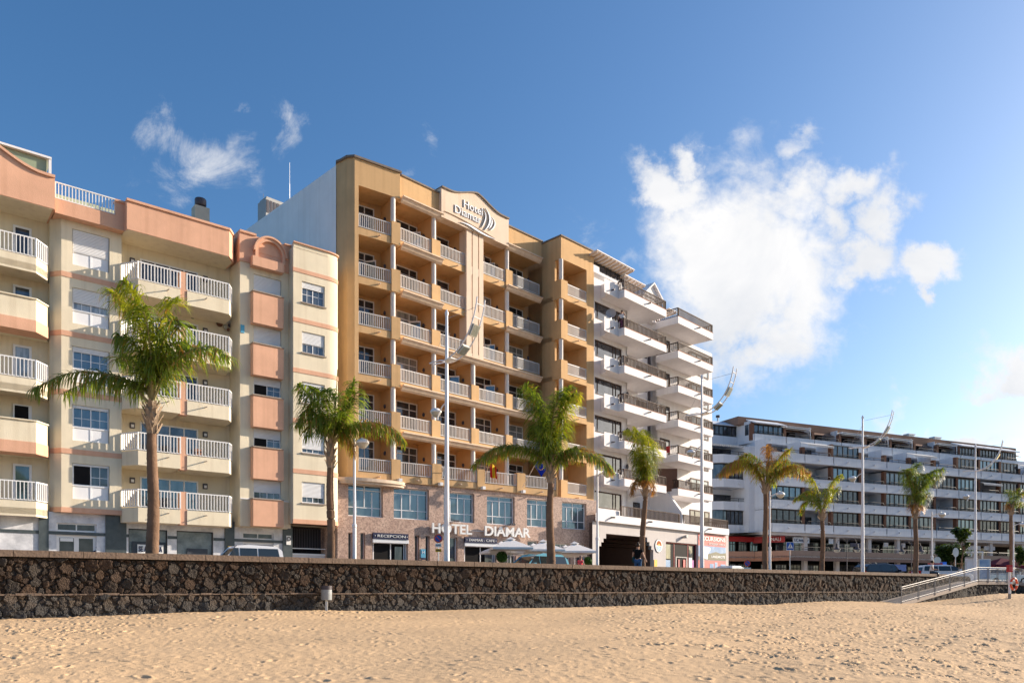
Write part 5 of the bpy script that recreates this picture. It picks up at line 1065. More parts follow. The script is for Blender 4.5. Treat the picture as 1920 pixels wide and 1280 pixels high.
# footprints: short dips with a raised rim, many per square metre
def prints(cell, seed, depth, ra, dens):
    r_ = np.random.RandomState(seed); jx = r_.rand(512, 512); jy = r_.rand(512, 512); an = r_.rand(512, 512)*3.14; sz = r_.rand(512, 512); on = r_.rand(512, 512); acc = np.zeros(Xg.shape)
    xi = np.floor(Xg/cell).astype(int); yi = np.floor(Yg/cell).astype(int)
    for a in (-1, 0, 1):
        for b_ in (-1, 0, 1):
            I, J = (xi+a) % 512, (yi+b_) % 512; px_ = (xi+a+jx[I, J])*cell; py_ = (yi+b_+jy[I, J])*cell; A = an[I, J]; dx = Xg-px_; dy = Yg-py_
            u = (dx*np.cos(A)+dy*np.sin(A))/(ra*(.7+.8*sz[I, J])); v = (-dx*np.sin(A)+dy*np.cos(A))/(ra*.5*(.7+.8*sz[I, J])); q = u*u+v*v
            acc += (on[I, J] < dens)*(.4+.8*sz[I, J])*(-np.exp(-q*1.6)+.45*np.exp(-(np.sqrt(q)-1.35)**2*6))
    return acc*depth
hh += prints(.46, 5, .066, .10, .42)*np.clip(rough*1.5, .35, 1.1)+prints(.24, 6, .038, .055, .55)*np.clip(rough*1.3, .3, 1.1)
v = np.stack([Xg, Yg, hh], -1).reshape(-1, 3); i = np.arange(cols_-1)[None, :]+np.arange(rows_-1)[:, None]*cols_; f = np.stack([i, i+1, i+cols_+1, i+cols_], -1).reshape(-1, 4)
tt_ = (v[:, 0]-WP[0])*WN[0]+(v[:, 1]-WP[1])*WN[1]; f = f[tt_[f].max(1) > -1.0]
me = bpy.data.meshes.new('sand'); me.vertices.add(len(v)); me.vertices.foreach_set('co', v.ravel()); me.loops.add(f.size); me.loops.foreach_set('vertex_index', f.ravel()); me.polygons.add(len(f)); me.polygons.foreach_set('loop_start', np.arange(0, f.size, 4)); me.update(calc_edges=True)
me.polygons.foreach_set('use_smooth', [True]*len(f))
SANDM = mat('beach_sand', (.61,.42,.245), .95, .1, var=.07, vs=.6, bump=.5, bs=38)
me.materials.append(SANDM); o = bpy.data.objects.new('sand', me); S.collection.objects.link(o); tag(o, 'pale golden beach sand pitted with footprints', 'beach', kind='structure')
q = MB(); q.add([(-80, -14, -2.2), (90, -14, -2.2), (90, 3.1, -1.95), (-80, 3.1, -1.85)], [(0,1,2,3)]); q.add([(-80, 3.1, -1.85), (-6.4, 3.1, -1.85), (-75, 60, -1.7)], [(0,1,2)]); q.build('sand_foreshore', SANDM); tag(S.objects['sand_foreshore'], 'plain sand of the shore behind and beside the viewpoint', 'beach', kind='structure')
q = MB(); q.add([(-900, -1500, -2.3), (1200, -1500, -2.3), (1200, -13, -2.3), (-900, -13, -2.3)], [(0,1,2,3)]); wm = mat('sea_water', (.02,.08,.12), .12, .5, bump=.6, bs=.6); q.build('water', wm); tag(S.objects['water'], 'blue sea behind the viewpoint', 'water', kind='structure')
# --- promenade, road, far pavement, ground: sheets behind the wall
def strip(nm, d0, d1, z, m, lb, t0=-60, t1=170, th=0):
    q = MB(); P = [wpt(t0, -d0), wpt(t1, -d0), wpt(t1, -d1), wpt(t0, -d1)]
    if th: q.prism(P, z-th, z)
    else: q.add([(x, y, z) for x, y in P], [(0,1,2,3)])
    tag(q.build(nm, m), lb, nm, kind='structure')
ASPH = mat('asphalt', (.05,.05,.052), .9, .2, var=.15, vs=3)
strip('promenade', .5, 5.2, 0.0, CONC, 'paved promenade behind the sea wall', th=.5); strip('road', 5.2, 13.0, -.13, ASPH, 'asphalt street along the seafront'); strip('pavement', 13.0, 60, 0, CONC, 'pavement in front of the buildings', th=.2)
q = MB(); q.add([(-1500, -0, -1.9), (60, 60, -1.9), (60, 3000, -1.9), (-1500, 3000, -1.9)], [(0,1,2,3)]); q.add([(60, 60, -1.9), (2500, 60, -1.9), (2500, 3000, -1.9), (60, 3000, -1.9)], [(0,1,2,3)]); q.build('ground', CONC); tag(S.objects['ground'], 'town ground beyond the buildings', 'ground', kind='structure')
q = MB()
for k in range(40): t = -40+k*5; P = [wpt(t, -9.05), wpt(t+2, -9.05), wpt(t+2, -9.17), wpt(t, -9.17)]; q.add([(x, y, -.126) for x, y in P], [(0,1,2,3)])
q.build('road_marking', WLET); tag(S.objects['road_marking'], 'dashed white centre line on the street', 'road marking', kind='structure')
# --- ramp with steel railing, landing and its rubble base
A = pt(1690, 0, 44.7)[:2]; Bp = pt(1834, 0, 51.5)[:2]; Cp = pt(1905, 0, 54.0)[:2]; Dp = (Cp[0]+6.5, Cp[1]-1.2)
zA, zB = pt(0, 1129, 44.7)[2]-.03, pt(0, 1089, 51.5)[2]; zC = zB+.02; zD = zC-1.15
tA = (A[0]-WP[0])*WD[0]+(A[1]-WP[1])*WD[1]
A0 = (A[0]-3.0, A[1]-2.2)
back = lambda p, d: (p[0]-WN[0]*d, p[1]-WN[1]*d)
rp = empty('beach_ramp', A[0], A[1], zA, R(38)); tag(rp, 'concrete ramp rising from the sand to the promenade with its rubble base', 'ramp')
b = MB(); 
for (p, q, z0, z1) in ((A, Bp, zA, zB), (Bp, Cp, zB, zC), (Cp, Dp, zC, zD)):
    b.prism([p, q, back(q, 3.4), back(p, 3.4)], [z0-.22, z1-.22, z1-.22, z0-.22], [z0, z1, z1, z0])
b.prism([A0, A, back(A, 3.4), back(A0, 2.0)], [zA-.5]*4, [zA-.10, zA, zA+.01, zA-.05])
b.build('deck', CONC, rp)
def base(p, q, zp, zq, seed):
    L_ = math.hypot(q[0]-p[0], q[1]-p[1]); global WP, WD, WN
    sv_ = (WP, WD, WN); WP = np.array(p)*1.0; WD = np.array([(q[0]-p[0])/L_, (q[1]-p[1])/L_]); WN = np.array([WD[1], -WD[0]])
    T_, Zz, hg, idx, dm, h0, rt = rubble(0, L_, -1.6, max(zp, zq)-.1, .05, .16, seed, .07, .05, sizevar=.6)
    Zz = np.minimum(Zz, zp+(zq-zp)*T_/L_-.15); hg = hg-.12
    o = sheet(T_, Zz, hg, stonecol(idx, dm, h0, rt, [(.075,.065,.055), (.085,.075,.065), (.065,.058,.052)], (.03,.025,.022)), 0, 'rubble_base', ROCK, rp); WP, WD, WN = sv_
base(A, Bp, zA, zB, 71); base(Bp, Cp, zB, zC, 72); base(Cp, Dp, zC, zD, 73)
ralg = empty('ramp_railing', A[0], A[1], zA, R(38)); tag(ralg, 'stainless steel railing with thin bars along the beach ramp and landing', 'railing')
def steelrail(p, q, zp, zq, n, first=True):
    b = MB(); h = .93; L_ = math.hypot(q[0]-p[0], q[1]-p[1])
    P = lambda s, z: (p[0]+(q[0]-p[0])*s, p[1]+(q[1]-p[1])*s, zp+(zq-zp)*s+z)
    b.tube([P(0, h), P(1, h)], .026, 8); b.build('top_rail', STEEL, ralg)
    b = MB(); b.tube([P(0, h-.12), P(1, h-.12)], .013, 6); b.tube([P(0, .08), P(1, .08)], .013, 6); b.build('inner_rail', STEEL, ralg)
    for i in range(n+1):
        s = i/n
        for ds in (-.07/L_, .07/L_) if 0 < i < n else (0,): MB().tube([P(s+ds, -.1), P(s+ds, h)], .022, 6).build('post', STEEL, ralg)
    b = MB(); m = int(L_/.12)
    for i in range(m): b.tube([P((i+.5)/m, .08), P((i+.5)/m, h-.12)], .006, 4)
    b.build('bars', STEEL, ralg)
steelrail(A, Bp, zA, zB, 5); steelrail(Bp, Cp, zB, zC, 4); steelrail(Cp, Dp, zC, zD, 4)
# grey wall behind the landing and its rail
# --- litter bin
bx, by = wpt(wall_t(595)+.15, .40); bz = float(sandh(np.array(bx), np.array(by))); bn = thing('litter_bin', 'grey metal litter bin on a post against the rubble wall', 'litter bin', bx, by, bz)
D = by; z1 = pt(0, 1097.5, D)[2]; z0 = pt(0, 1124, D)[2]; q = MB().lathe(bx, by, [(.165, z0), (.17, z0+.02), (.175, z1-.12), (.18, z1-.12)], 20); q.smooth = True; q.build('bucket', mat('weathered_zinc', (.30,.32,.33), .6, .3, .2, var=.2, vs=9), bn)
q = MB().lathe(bx, by, [(.178, z1-.125), (.18, z1), (.16, z1), (.155, z1-.06)], 20); q.smooth = True; q.build('rim', CHIM, bn); MB().box(bx-.035, bx+.035, by-.02, by+.02, bz-.1, z0+.05).build('post', GALV, bn); MB().box(bx-.03, bx+.03, by, by+.2, z1-.2, z1-.1).build('bracket', GALV, bn)
# --- life ring post
D = 46.2; p = pt(1893, 1121, D); lr = thing('life_ring_post', 'white post with a red top box on the sand by the ramp', 'post', p[0], p[1], p[2]); zt = pt(0, 1058.5, D)[2]
q = MB().cyl(p[0], p[1], p[2]-.1, zt-.3, .075, n=12); q.smooth = True; q.build('post', MASTW, lr); q = MB().cyl(p[0], p[1], p[2]-.1, p[2]+.28, .085, n=12); q.build('foot', CONC, lr)
MB().box(p[0]-.13, p[0]+.13, p[1]-.1, p[1]+.1, zt-.42, zt).build('red_box', RED, lr); MB().box(p[0]-.10, p[0]+.10, p[1]-.11, p[1]-.1, zt-.35, zt-.1).build('box_label', POSTER, lr)
rg_ = thing('life_ring', 'orange life ring with white bands hanging on the post by the ramp', 'life ring', p[0]+.2, p[1]-.15, pt(0, 1094, D)[2]); cz = pt(0, 1094, D)[2]; cx = p[0]+.17
for s0, s1, m in ((0, .2, ORANGE), (.2, .25, WLET), (.25, .45, 0), (.45, .5, WLET), (.5, .7, 0), (.7, .75, WLET), (.75, .95, 0), (.95, 1, WLET)):
    OR = mat('life_ring_orange', (.75,.10,.03), .5, .4); q = MB().tube([(cx+.25*math.cos(2*math.pi*s), p[1]-.15+.1*math.cos(2*math.pi*s), cz+.34*math.sin(2*math.pi*s)) for s in np.linspace(s0, s1+.003, 8)], .065 if m == WLET else .06, 8); q.smooth = True; q.build('band' if m == WLET else 'ring_segment', WLET if m == WLET else OR, rg_)
# ================================================================= MASTS, LAMPS, PALMS
def dup(root, loc, rz, label, group=None):
    r = root.copy(); S.collection.objects.link(r); r.location = loc; r.rotation_euler = (0, 0, rz); r['label'] = label; r['_m'] = [*loc, rz]
    if group: r['group'] = group
    for ch in list(root.children):
        c = ch.copy(); S.collection.objects.link(c); c.parent = r
        for g in ch.children: d_ = g.copy(); S.collection.objects.link(d_); d_.parent = c
    return r
# --- tall masts with a curved double boom
D1 = 28.6; m0 = (0.0, 0.0)
def make_mast(x, y, label):
    r = thing('promenade_mast', label, 'street lamp', x, y, 0, 0, 'tall white masts with curved booms along the promenade')
    q = MB().cyl(x, y, 0, 10.1, .115, .05, n=14); q.smooth = True; q.build('mast', MASTW, r)
    dr = Vector((.80, -.60, 0)); pr = Vector((.60, .80, 0)); o = Vector((x, y, 8.3)); C = []
    for i in range(19):
        s = i/18
        if s < .22: X_ = -.80+s/.22*.8; Z_ = .05-.0*s
        else: a = (s-.22)/.78; X_ = 1.72*math.sin(a*1.38)/math.sin(1.38); Z_ = 2.05*(1-math.cos(a*1.38))/(1-math.cos(1.38))
        C.append((X_, Z_))
    wd = lambda s: .10+.13*min(1, s*2.5)
    for sgn in (-1, 1):
        q = MB().tube([tuple(o+dr*X_+pr*(sgn*wd(i/18))+Vector((0, 0, Z_))) for i, (X_, Z_) in enumerate(C)], .028, 7); q.smooth = True; q.build('boom_rail', MASTW, r)
    b = MB()
    for i in (3, 6, 10, 12, 15, 17): X_, Z_ = C[i]; w = wd(i/18); b.tube([tuple(o+dr*X_+pr*w+Vector((0, 0, Z_))), tuple(o+dr*X_-pr*w+Vector((0, 0, Z_)))], .02, 6)
    b.build('cross_bar', MASTW, r)
    b = MB()
    for s0, s1 in ((4, 6),):
        (Xa, Za), (Xb, Zb) = C[s0], C[s1]; P = [o+dr*Xa+pr*.17+Vector((0,0,Za+.03)), o+dr*Xb+pr*.2+Vector((0,0,Zb+.03)), o+dr*Xb-pr*.2+Vector((0,0,Zb+.03)), o+dr*Xa-pr*.17+Vector((0,0,Za+.03))]
        b.add([tuple(p) for p in P]+[tuple(p+Vector((0, 0, -.04))) for p in P], [(0,1,2,3),(7,6,5,4),(0,4,5,1),(1,5,6,2),(2,6,7,3),(3,7,4,0)])
    b.build('boom_plate', MASTW, r)
    for i0, i1 in ((8, 10), (12, 14)):
        (Xa, Za), (Xb, Zb) = C[i0], C[i1]; d_ = Vector((0, 0, 0))+dr*(Xb-Xa)+Vector((0, 0, Zb-Za)); d_.normalize(); up = pr.cross(d_).normalized()
        if up.z < 0: up = -up
        a = o+dr*Xa+Vector((0, 0, Za)); c = o+dr*Xb+Vector((0, 0, Zb)); w = .19
        P = [a-pr*w, c-pr*w, c+pr*w, a+pr*w]; b = MB(); b.add([tuple(p-up*.10) for p in P]+[tuple(p+up*.03) for p in P], [(0,3,2,1),(4,5,6,7),(0,1,5,4),(1,2,6,5),(2,3,7,6),(3,0,4,7)]); f = b.build('floodlight', LENS, r)
        b = MB(); m_ = .03; P2 = [P[0]+pr*m_+d_*m_, P[1]+pr*m_-d_*m_, P[2]-pr*m_-d_*m_, P[3]-pr*m_+d_*m_]; b.add([tuple(p-up*.104) for p in P2], [(0,1,2,3)]); b.add([tuple(p+up*.034) for p in P2], [(0,1,2,3)]); b.build('lens', LENSG, f)
    X_, Z_ = C[17]; MB().tube([(x, y, 9.95), tuple(o+dr*X_+Vector((0, 0, Z_)))], .008, 4).build('stay_cable', SIL, r); X_, Z_ = C[0]
    MB().tube([(x, y, 9.7), tuple(o+dr*X_+Vector((0, 0, Z_)))], .008, 4).build('stay_cable', SIL, r)
    MB().lathe(x, y, [(.04, 10.05), (.07, 10.1), (.07, 10.2), (.02, 10.3)], 8).build('mast_cap', MASTW, r)
    # lantern on a curved bracket on the road side
    hx = Vector((-.74, .67, 0)); hz = 6.45; q = MB().tube([tuple(Vector((x, y, hz+.28))+hx*(.02+.0*s)) if s == 0 else tuple(Vector((x, y, hz))+hx*(.10+.42*math.sin(s*1.6))+Vector((0, 0, .30-.62*s))) for s in (0, .2, .5, .8, 1)], .028, 6); q.smooth = True; q.build('bracket', MASTW, r)
    return lantern(x+hx.x*.62, y+hx.y*.62, hz, r)
def lantern(x, y, z, r):
    k = .74
    q = MB().lathe(x, y, [(.30*k, z-.02), (.31*k, z+.01), (.27*k, z+.10*k), (.16*k, z+.18*k), (.05*k, z+.21*k)], 18); q.smooth = True; f = q.build('lantern_hood', METW, r)
    q = MB().lathe(x, y, [(.04*k, z-.28*k), (.13*k, z-.24*k), (.24*k, z-.13*k), (.29*k, z-.02)], 18); q.smooth = True; q.build('lantern_glass', LENS, f); return r
lab = ['tall white curved boom mast standing in front of the apricot hotel', 'tall white curved boom mast in front of the excursion shop posters', 'tall white curved boom mast just left of the parked dark car', 'tall white curved boom mast beside the lit information column']
first = None
for px, lb in zip((837.5, 1316, 1617.5, 1829), lab):
    x, y = behind(px, 1.15)
    if first is None: first = make_mast(x, y, lb)
    else: dup(first, (x, y, 0), 0, lb)
def make_post(x, y, label):
    r = thing('lamp_post', label, 'street lamp', x, y, 0, 0, 'short white lamp posts along the promenade')
    q = MB().cyl(x, y, 0, 1.75, .07, n=12); q.smooth = True; q.build('lower_pole', MASTW, r); q = MB().cyl(x, y, 1.75, 4.85, .05, .042, n=12); q.smooth = True; q.build('pole', MASTW, r)
    q = MB().lathe(x, y, [(.07, 1.70), (.085, 1.72), (.085, 1.80), (.055, 1.84)], 12); q.build('collar', MASTW, r)
    h = Vector((WN[0], WN[1], 0)); a = Vector((x, y, 4.55))
    q = MB().tube([tuple(a), tuple(a+h*.35+Vector((0, 0, .12))), tuple(a+h*.62+Vector((0, 0, .22)))], .03, 6); q.build('arm', MASTW, r)
    c = a+h*.66; return lantern(c.x, c.y, 4.60, r)
first = None
for px, d_, lb in ((664.5, 1.0, 'short white lamp post in front of the hotel reception windows'), (1120, 1.0, 'short white lamp post at the corner between hotel and white building'), (1443.5, 1.0, 'short white lamp post right beside the brown tipped palm'), (1747.5, 1.0, 'short white lamp post in front of the round leafy bush'), (1900.5, 1.0, 'short white lamp post beside the rightmost palm')):
    x, y = behind(px, d_)
    if first is None: first = make_post(x, y, lb)
    else: dup(first, (x, y, 0), 0, lb)
# --- black double lanterns in front of the long building
def make_double(x, y, label):
    r = thing('double_lantern', label, 'street lamp', x, y, 0, 0, 'black double lanterns by the long building')
    q = MB().cyl(x, y, 0, 4.2, .05, .035, n=10); q.build('pole', CHIM, r); b = MB()
    for s in (-1, 1):
        b.tube([(x, y, 3.9), (x+s*.35, y, 4.25), (x+s*.8, y, 4.15), (x+s*.95, y, 3.8)], .025, 6)
    b.build('arm', CHIM, r)
    for s in (-1, 1):
        f = MB().lathe(x+s*.95, y, [(.34, 3.25), (.34, 3.29), (.12, 3.45), (.10, 3.8), (.03, 3.85)], 12).build('hood', CHIM, r); MB().lathe(x+s*.95, y, [(.03, 2.98), (.2, 3.04), (.3, 3.25)], 12).build('glass', LENS, f)
    return r
c = pt(1588, 0, 72); dl = make_double(c[0], c[1], 'black double arm lantern between the bright green palm and the tall mast'); c = pt(1709, 0, 76); dup(dl, (c[0], c[1], 0), 0, 'black double arm lantern half hidden by the short post and the bush')
# --- palms
def leafmat(name, a, b_, tr):
    m = bpy.data.materials.new(name); m.use_nodes = True; t = m.node_tree; p = t.nodes['Principled BSDF']; o = t.nodes['Material Output']; p.inputs['Roughness'].default_value = .42; p.inputs['Specular IOR Level'].default_value = .5
    co = t.nodes.new('ShaderNodeTexCoord'); n = t.nodes.new('ShaderNodeTexNoise'); n.inputs['Scale'].default_value = 2.6; n.inputs['Detail'].default_value = 5; t.links.new(co.outputs['Object'], n.inputs['Vector'])
    r = t.nodes.new('ShaderNodeMapRange'); r.inputs[1].default_value = .35; r.inputs[2].default_value = .65; t.links.new(n.outputs[0], r.inputs[0]); mx_ = t.nodes.new('ShaderNodeMix'); mx_.data_type = 'RGBA'; t.links.new(r.outputs[0], mx_.inputs[0]); mx_.inputs[6].default_value = (*a, 1); mx_.inputs[7].default_value = (*b_, 1)
    t.links.new(mx_.outputs[2], p.inputs['Base Color']); tl = t.nodes.new('ShaderNodeBsdfTranslucent'); hs_ = t.nodes.new('ShaderNodeMix'); hs_.data_type = 'RGBA'; hs_.blend_type = 'MULTIPLY'; hs_.inputs[0].default_value = 1; t.links.new(mx_.outputs[2], hs_.inputs[6]); hs_.inputs[7].default_value = (2.6, 2.3, .9, 1); t.links.new(hs_.outputs[2], tl.inputs[0])
    ms = t.nodes.new('ShaderNodeMixShader'); ms.inputs[0].default_value = tr; t.links.new(p.outputs[0], ms.inputs[1]); t.links.new(tl.outputs[0], ms.inputs[2]); t.links.new(ms.outputs[0], o.inputs[0]); MT[name] = m; return m
LG = leafmat('palm_green', (.06,.11,.016), (.16,.22,.03), .45); LY = leafmat('palm_yellow_green', (.12,.17,.018), (.26,.28,.03), .5); LB = leafmat('palm_dry', (.22,.12,.035), (.34,.19,.06), .35)
TRUNK = mat('palm_trunk', (.19,.12,.08), .95, .1, var=.25, vs=3, bump=.8, bs=14, wash=.3); BOOT = mat('palm_boot', (.33,.25,.18), .95, .1, var=.3, vs=9, bump=.8, bs=20); STALK = mat('frond_stalk', (.36,.30,.14), .6, .3, var=.2)
def frond(root, pts, D, dd, rg2, LL, mat_, dens=1.0, tipdry=0, hang=.75, name='frond'):
    """pts: rachis in px at depth D (+dd at the tip); LL: leaflet length"""
    P = [Vector(pt(px, py, D+dd*(i/(len(pts)-1))**1.3)) for i, (px, py) in enumerate(pts)]
    n = 26
    def cr(t):
        s = t*(len(P)-1); i = min(int(s), len(P)-2); f_ = s-i; p0 = P[max(i-1, 0)]; p1 = P[i]; p2 = P[i+1]; p3 = P[min(i+2, len(P)-1)]
        return .5*((2*p1)+(p2-p0)*f_+(2*p0-5*p1+4*p2-p3)*f_*f_+(3*p1-p0-3*p2+p3)*f_**3)
    C = [cr(i/n) for i in range(n+1)]; Lr = sum((C[i+1]-C[i]).length for i in range(n))
    st = MB().tube([tuple(p) for p in C], [max(.006, .034*(1-i/n)**.8+.004)*min(1.2, Lr/2.2) for i in range(n+1)], 5)
    fr_ = MB(); nl = int(Lr*90*dens)
    for i in range(nl):
        t = .14+.86*(i+rg2.random()*.8)/nl; p = cr(min(t, .999)); tg = (cr(min(t+.02, 1))-cr(max(t-.02, 0))).normalized()
        sd_ = tg.cross(Vector((0, 0, 1))); 
        if sd_.length < .2: sd_ = Vector((rg2.uniform(-1, 1), rg2.uniform(-1, 1), 0))
        sd_.normalize(); up = sd_.cross(tg).normalized(); s = 1 if i % 2 else -1; an = rg2.uniform(-.65, .75)
        L_ = 1.22*LL*(.55+.55*math.sin(math.pi*min(1, t*.85+.12)))*rg2.uniform(.75, 1.15)
        dr = (sd_*s*math.cos(an)+up*math.sin(an)+tg*rg2.uniform(.25, .8)).normalized(); wv = Vector((rg2.uniform(-.15, .08), rg2.uniform(-.1, .1), 0)); w = rg2.uniform(.013, .022)*(.6+LL*.6)
        wd_ = dr.cross(Vector((rg2.uniform(-.4, .4), rg2.uniform(-.4, .4), 1))).normalized()*w; vs = []
        g = hang*rg2.uniform(.75, 1.25); q = p.copy(); d_ = dr.copy(); seg = 4
        for j in range(seg+1):
            k = (1, 1.15, .9, .6, .08)[j]; vs += [tuple(q-wd_*k), tuple(q+wd_*k)]
            d_ = (d_+Vector((0, 0, -1))*g*(.25+.25*j)+wv*.3).normalized(); q = q+d_*(L_/seg)
        fr_.cur = 1 if rg2.random() < tipdry*(.4+t) else 0
        fr_.add(vs, [(2*j, 2*j+1, 2*j+3, 2*j+2) for j in range(seg)])
    o = fr_.build(name, [mat_, LB], root); st.smooth = True; st.build('stalk', STALK, o); return o
def palm(px, bpy_y, d_, boot_y, top_y, wb_, wt_, fronds, label, seed, LL=.62, lean=0, dens=1.0, spear=None):
    x, y = behind(px, d_); D = y; rg2 = random.Random(seed); r = thing('palm_tree', label, 'palm tree', x, y, 0, 0, 'palms along the promenade')
    zt = pt(0, boot_y, D)[2]; tx = pt(px+lean, 0, D)[0]; N_ = 60; prof = []
    C = [(x+(tx-x)*(i/N_)**1.2+.03*math.sin(i*.11+seed), y, zt*i/N_) for i in range(N_+1)]
    q = MB().tube(C, [(wb_*(1-i/N_)+wt_*(i/N_))*(1+.035*(i % 2)+.02*math.sin(i*1.3)) for i in range(N_+1)], 14); q.smooth = True; q.build('trunk', TRUNK, r)
    z2 = pt(0, top_y, D)[2]; b = MB(); cx = C[-1][0]; b.lathe(cx, y, [(wt_*1.0, zt-.05), (wt_*1.35, zt+(z2-zt)*.3), (wt_*1.25, zt+(z2-zt)*.7), (wt_*.7, z2)], 12)
    for i in range(26):
        a = i*2.4; s = i/26; zz = zt+(z2-zt)*(s*.9); rr_ = wt_*(1.25-.2*s); l = rg2.uniform(.22, .42)*(wt_/.14)
        e = Vector((cx+math.cos(a)*rr_, y+math.sin(a)*rr_, zz)); o = e+Vector((math.cos(a)*l*.55, math.sin(a)*l*.55, l)); t2 = Vector((-math.sin(a), math.cos(a), 0))*wt_*.5
        b.add([tuple(e-t2), tuple(e+t2), tuple(o+t2*.5), tuple(o-t2*.5), tuple(e-t2+Vector((0,0,-.05))-Vector((math.cos(a),math.sin(a),0))*.06), tuple(e+t2+Vector((0,0,-.05))-Vector((math.cos(a),math.sin(a),0))*.06)], [(0,1,2,3),(4,3,2,5),(0,3,4),(1,5,2)])
    b.build('leaf_bases', BOOT, r)
    for fd in fronds:
        pts, dd, mt, td = fd[:4]; frond(r, pts, D, dd, rg2, LL*(fd[4] if len(fd) > 4 else 1), mt, dens, td, fd[5] if len(fd) > 5 else .75)
    if spear: q = MB().tube([pt(cx*0+spear[0][0], spear[0][1], D), pt(spear[1][0], spear[1][1], D)], [.03, .012], 5); q.build('spear_leaf', LG, r)
    return r
palm(286, 1035, 1.25, 812, 752, .195, .135, [
 ([(284,760),(240,716),(195,700),(130,700),(62,728)], -.6, LG, .12, .9, 1.1), ([(285,755),(270,728),(235,712),(180,712),(120,735)], .5, LG, .1, .85, 1.1),
 ([(285,745),(280,680),(262,610),(232,562),(208,548)], .3, LY, .06, 1.05, 1.0), ([(286,745),(285,670),(270,590),(250,550),(232,528)], -.5, LY, .04, 1.05, .9), ([(286,745),(290,680),(300,615),(318,575),(326,560)], .6, LY, .04, 1.0, .8),
 ([(286,745),(292,690),(310,630),(332,600),(336,618)], -.5, LG, .04, 1.0, .9), ([(285,740),(284,680),(278,620),(268,575)], -.9, LG, .02, 1.05, .9), ([(286,745),(276,690),(248,640),(222,630)], -.4, LG, .04, 1.0, .9), ([(285,750),(270,705),(240,668),(215,675)], .7, LG, .06, .95, .9),
 ([(288,750),(310,700),(345,665),(390,650),(428,668)], -.5, LG, .14, .9, .8), ([(288,745),(305,690),(335,660),(370,650),(405,672)], .6, LG, .2, .85, .9), ([(287,742),(300,690),(318,650),(348,640)], .2, LG, .05, .95, .9), ([(286,748),(290,690),(300,650)], 1.0, LG, .05, 1.0, .9)],
 'largest palm, leftmost, with a long frond hanging left over the salmon bands', 11, .78, dens=.62)
palm(620, 1045, 1.25, 876, 822, .165, .11, [
 ([(621,830),(604,780),(582,745),(560,722)], -.5, LG, .05, .95, .95), ([(621,830),(600,790),(578,765),(556,795)], .4, LG, .06, .95, 1.0), ([(622,826),(615,770),(600,735),(580,725)], .6, LG, .05, 1, .9), ([(622,826),(628,780),(625,745),(612,730)], -.6, LG, .03, 1, .9),
 ([(624,826),(640,780),(655,740),(664,716)], .3, LG, .03, .95, .6), ([(624,826),(645,790),(660,755),(668,735)], -.4, LG, .03, .9, .6), ([(622,826),(605,795),(590,785),(575,815)], -.7, LG, .06, .95, 1.0),
 ([(624,830),(650,806),(690,792),(730,800),(756,826)], -.3, LG, .3, .8, .9), ([(624,830),(655,800),(700,795),(738,822)], .5, LG, .2, .75, .9), ([(624,835),(640,815),(655,825),(662,850)], .3, LY, .6, .7, 1.1), ([(622,826),(632,785),(645,770)], -.9, LG, .05, .95, .9), ([(622,826),(618,790),(610,775)], .9, LG, .05, .95, .9)],
 'palm with a tall pale spear leaf at the joint of salmon block and hotel', 12, .66, spear=((626,820),(633,692)))
palm(1032, 1055, 1.25, 905, 866, .20, .12, [
 ([(1031,880),(1020,815),(1004,760),(986,722)], -.4, LG, .04, 1.15, .6), ([(1032,878),(1024,815),(1012,770),(998,735)], .5, LG, .03, 1.1, .75), ([(1033,876),(1042,810),(1054,755),(1066,727)], .4, LG, .03, 1.1, .65), ([(1034,876),(1048,810),(1064,755),(1082,738)], -.5, LY, .04, .9, .7),
 ([(1033,876),(1034,810),(1040,765),(1050,735)], -.8, LG, .02, 1, .8), ([(1032,878),(1018,830),(1002,800)], -.5, LG, .03, 1, .9), ([(1033,876),(1046,830),(1058,800)], .8, LG, .03, 1, .9), ([(1032,876),(1028,830),(1018,790)], .9, LG, .03, 1, .8),
 ([(1030,884),(1006,850),(965,836),(925,842),(888,872)], -.4, LG, .12, .8, .75), ([(1030,882),(1000,846),(960,840),(915,862)], .6, LG, .1, .75, .8), ([(1036,884),(1062,852),(1100,850),(1130,864),(1146,884)], -.4, LG, .25, .8, .8), ([(1036,880),(1065,845),(1100,843),(1128,858)], .6, LY, .5, .8, .9), ([(1035,880),(1055,850),(1080,838)], .0, LG, .1, .8, .9)],
 'palm with a V of two broad upright fronds in front of the hotel tower', 13, .70)
palm(1203, 1060, 1.45, 930, 902, .16, .105, [
 ([(1206,912),(1200,862),(1192,825),(1176,806)], -.4, LY, .05, .85, .8), ([(1207,910),(1206,860),(1202,820),(1190,803)], .4, LY, .03, .9, .9), ([(1208,910),(1216,865),(1216,830),(1208,806)], -.5, LY, .03, .9, .9), ([(1208,910),(1222,870),(1224,840),(1212,820)], .6, LY, .05, .9, .9), ([(1207,910),(1196,870),(1188,845)], .2, LG, .04, .9, 1.0), ([(1208,910),(1212,870),(1206,850)], -.9, LG, .05, .9, 1.0), ([(1208,910),(1204,865),(1200,838)], -.8, LY, .05, .95, 1.0),
 ([(1206,915),(1196,900),(1187,908),(1186,925)], -.2, LB, .7, .6, 1.1), ([(1210,915),(1219,900),(1225,908),(1225,925)], .2, LB, .6, .6, 1.1), ([(1207,915),(1209,902),(1216,905)], -.6, LB, .6, .6, 1.1), ([(1207,915),(1203,900),(1200,908)], .6, LB, .6, .6, 1.1)],
 'narrow upright palm with dry brown lower leaves by the excursion shop', 14, .62, lean=6)
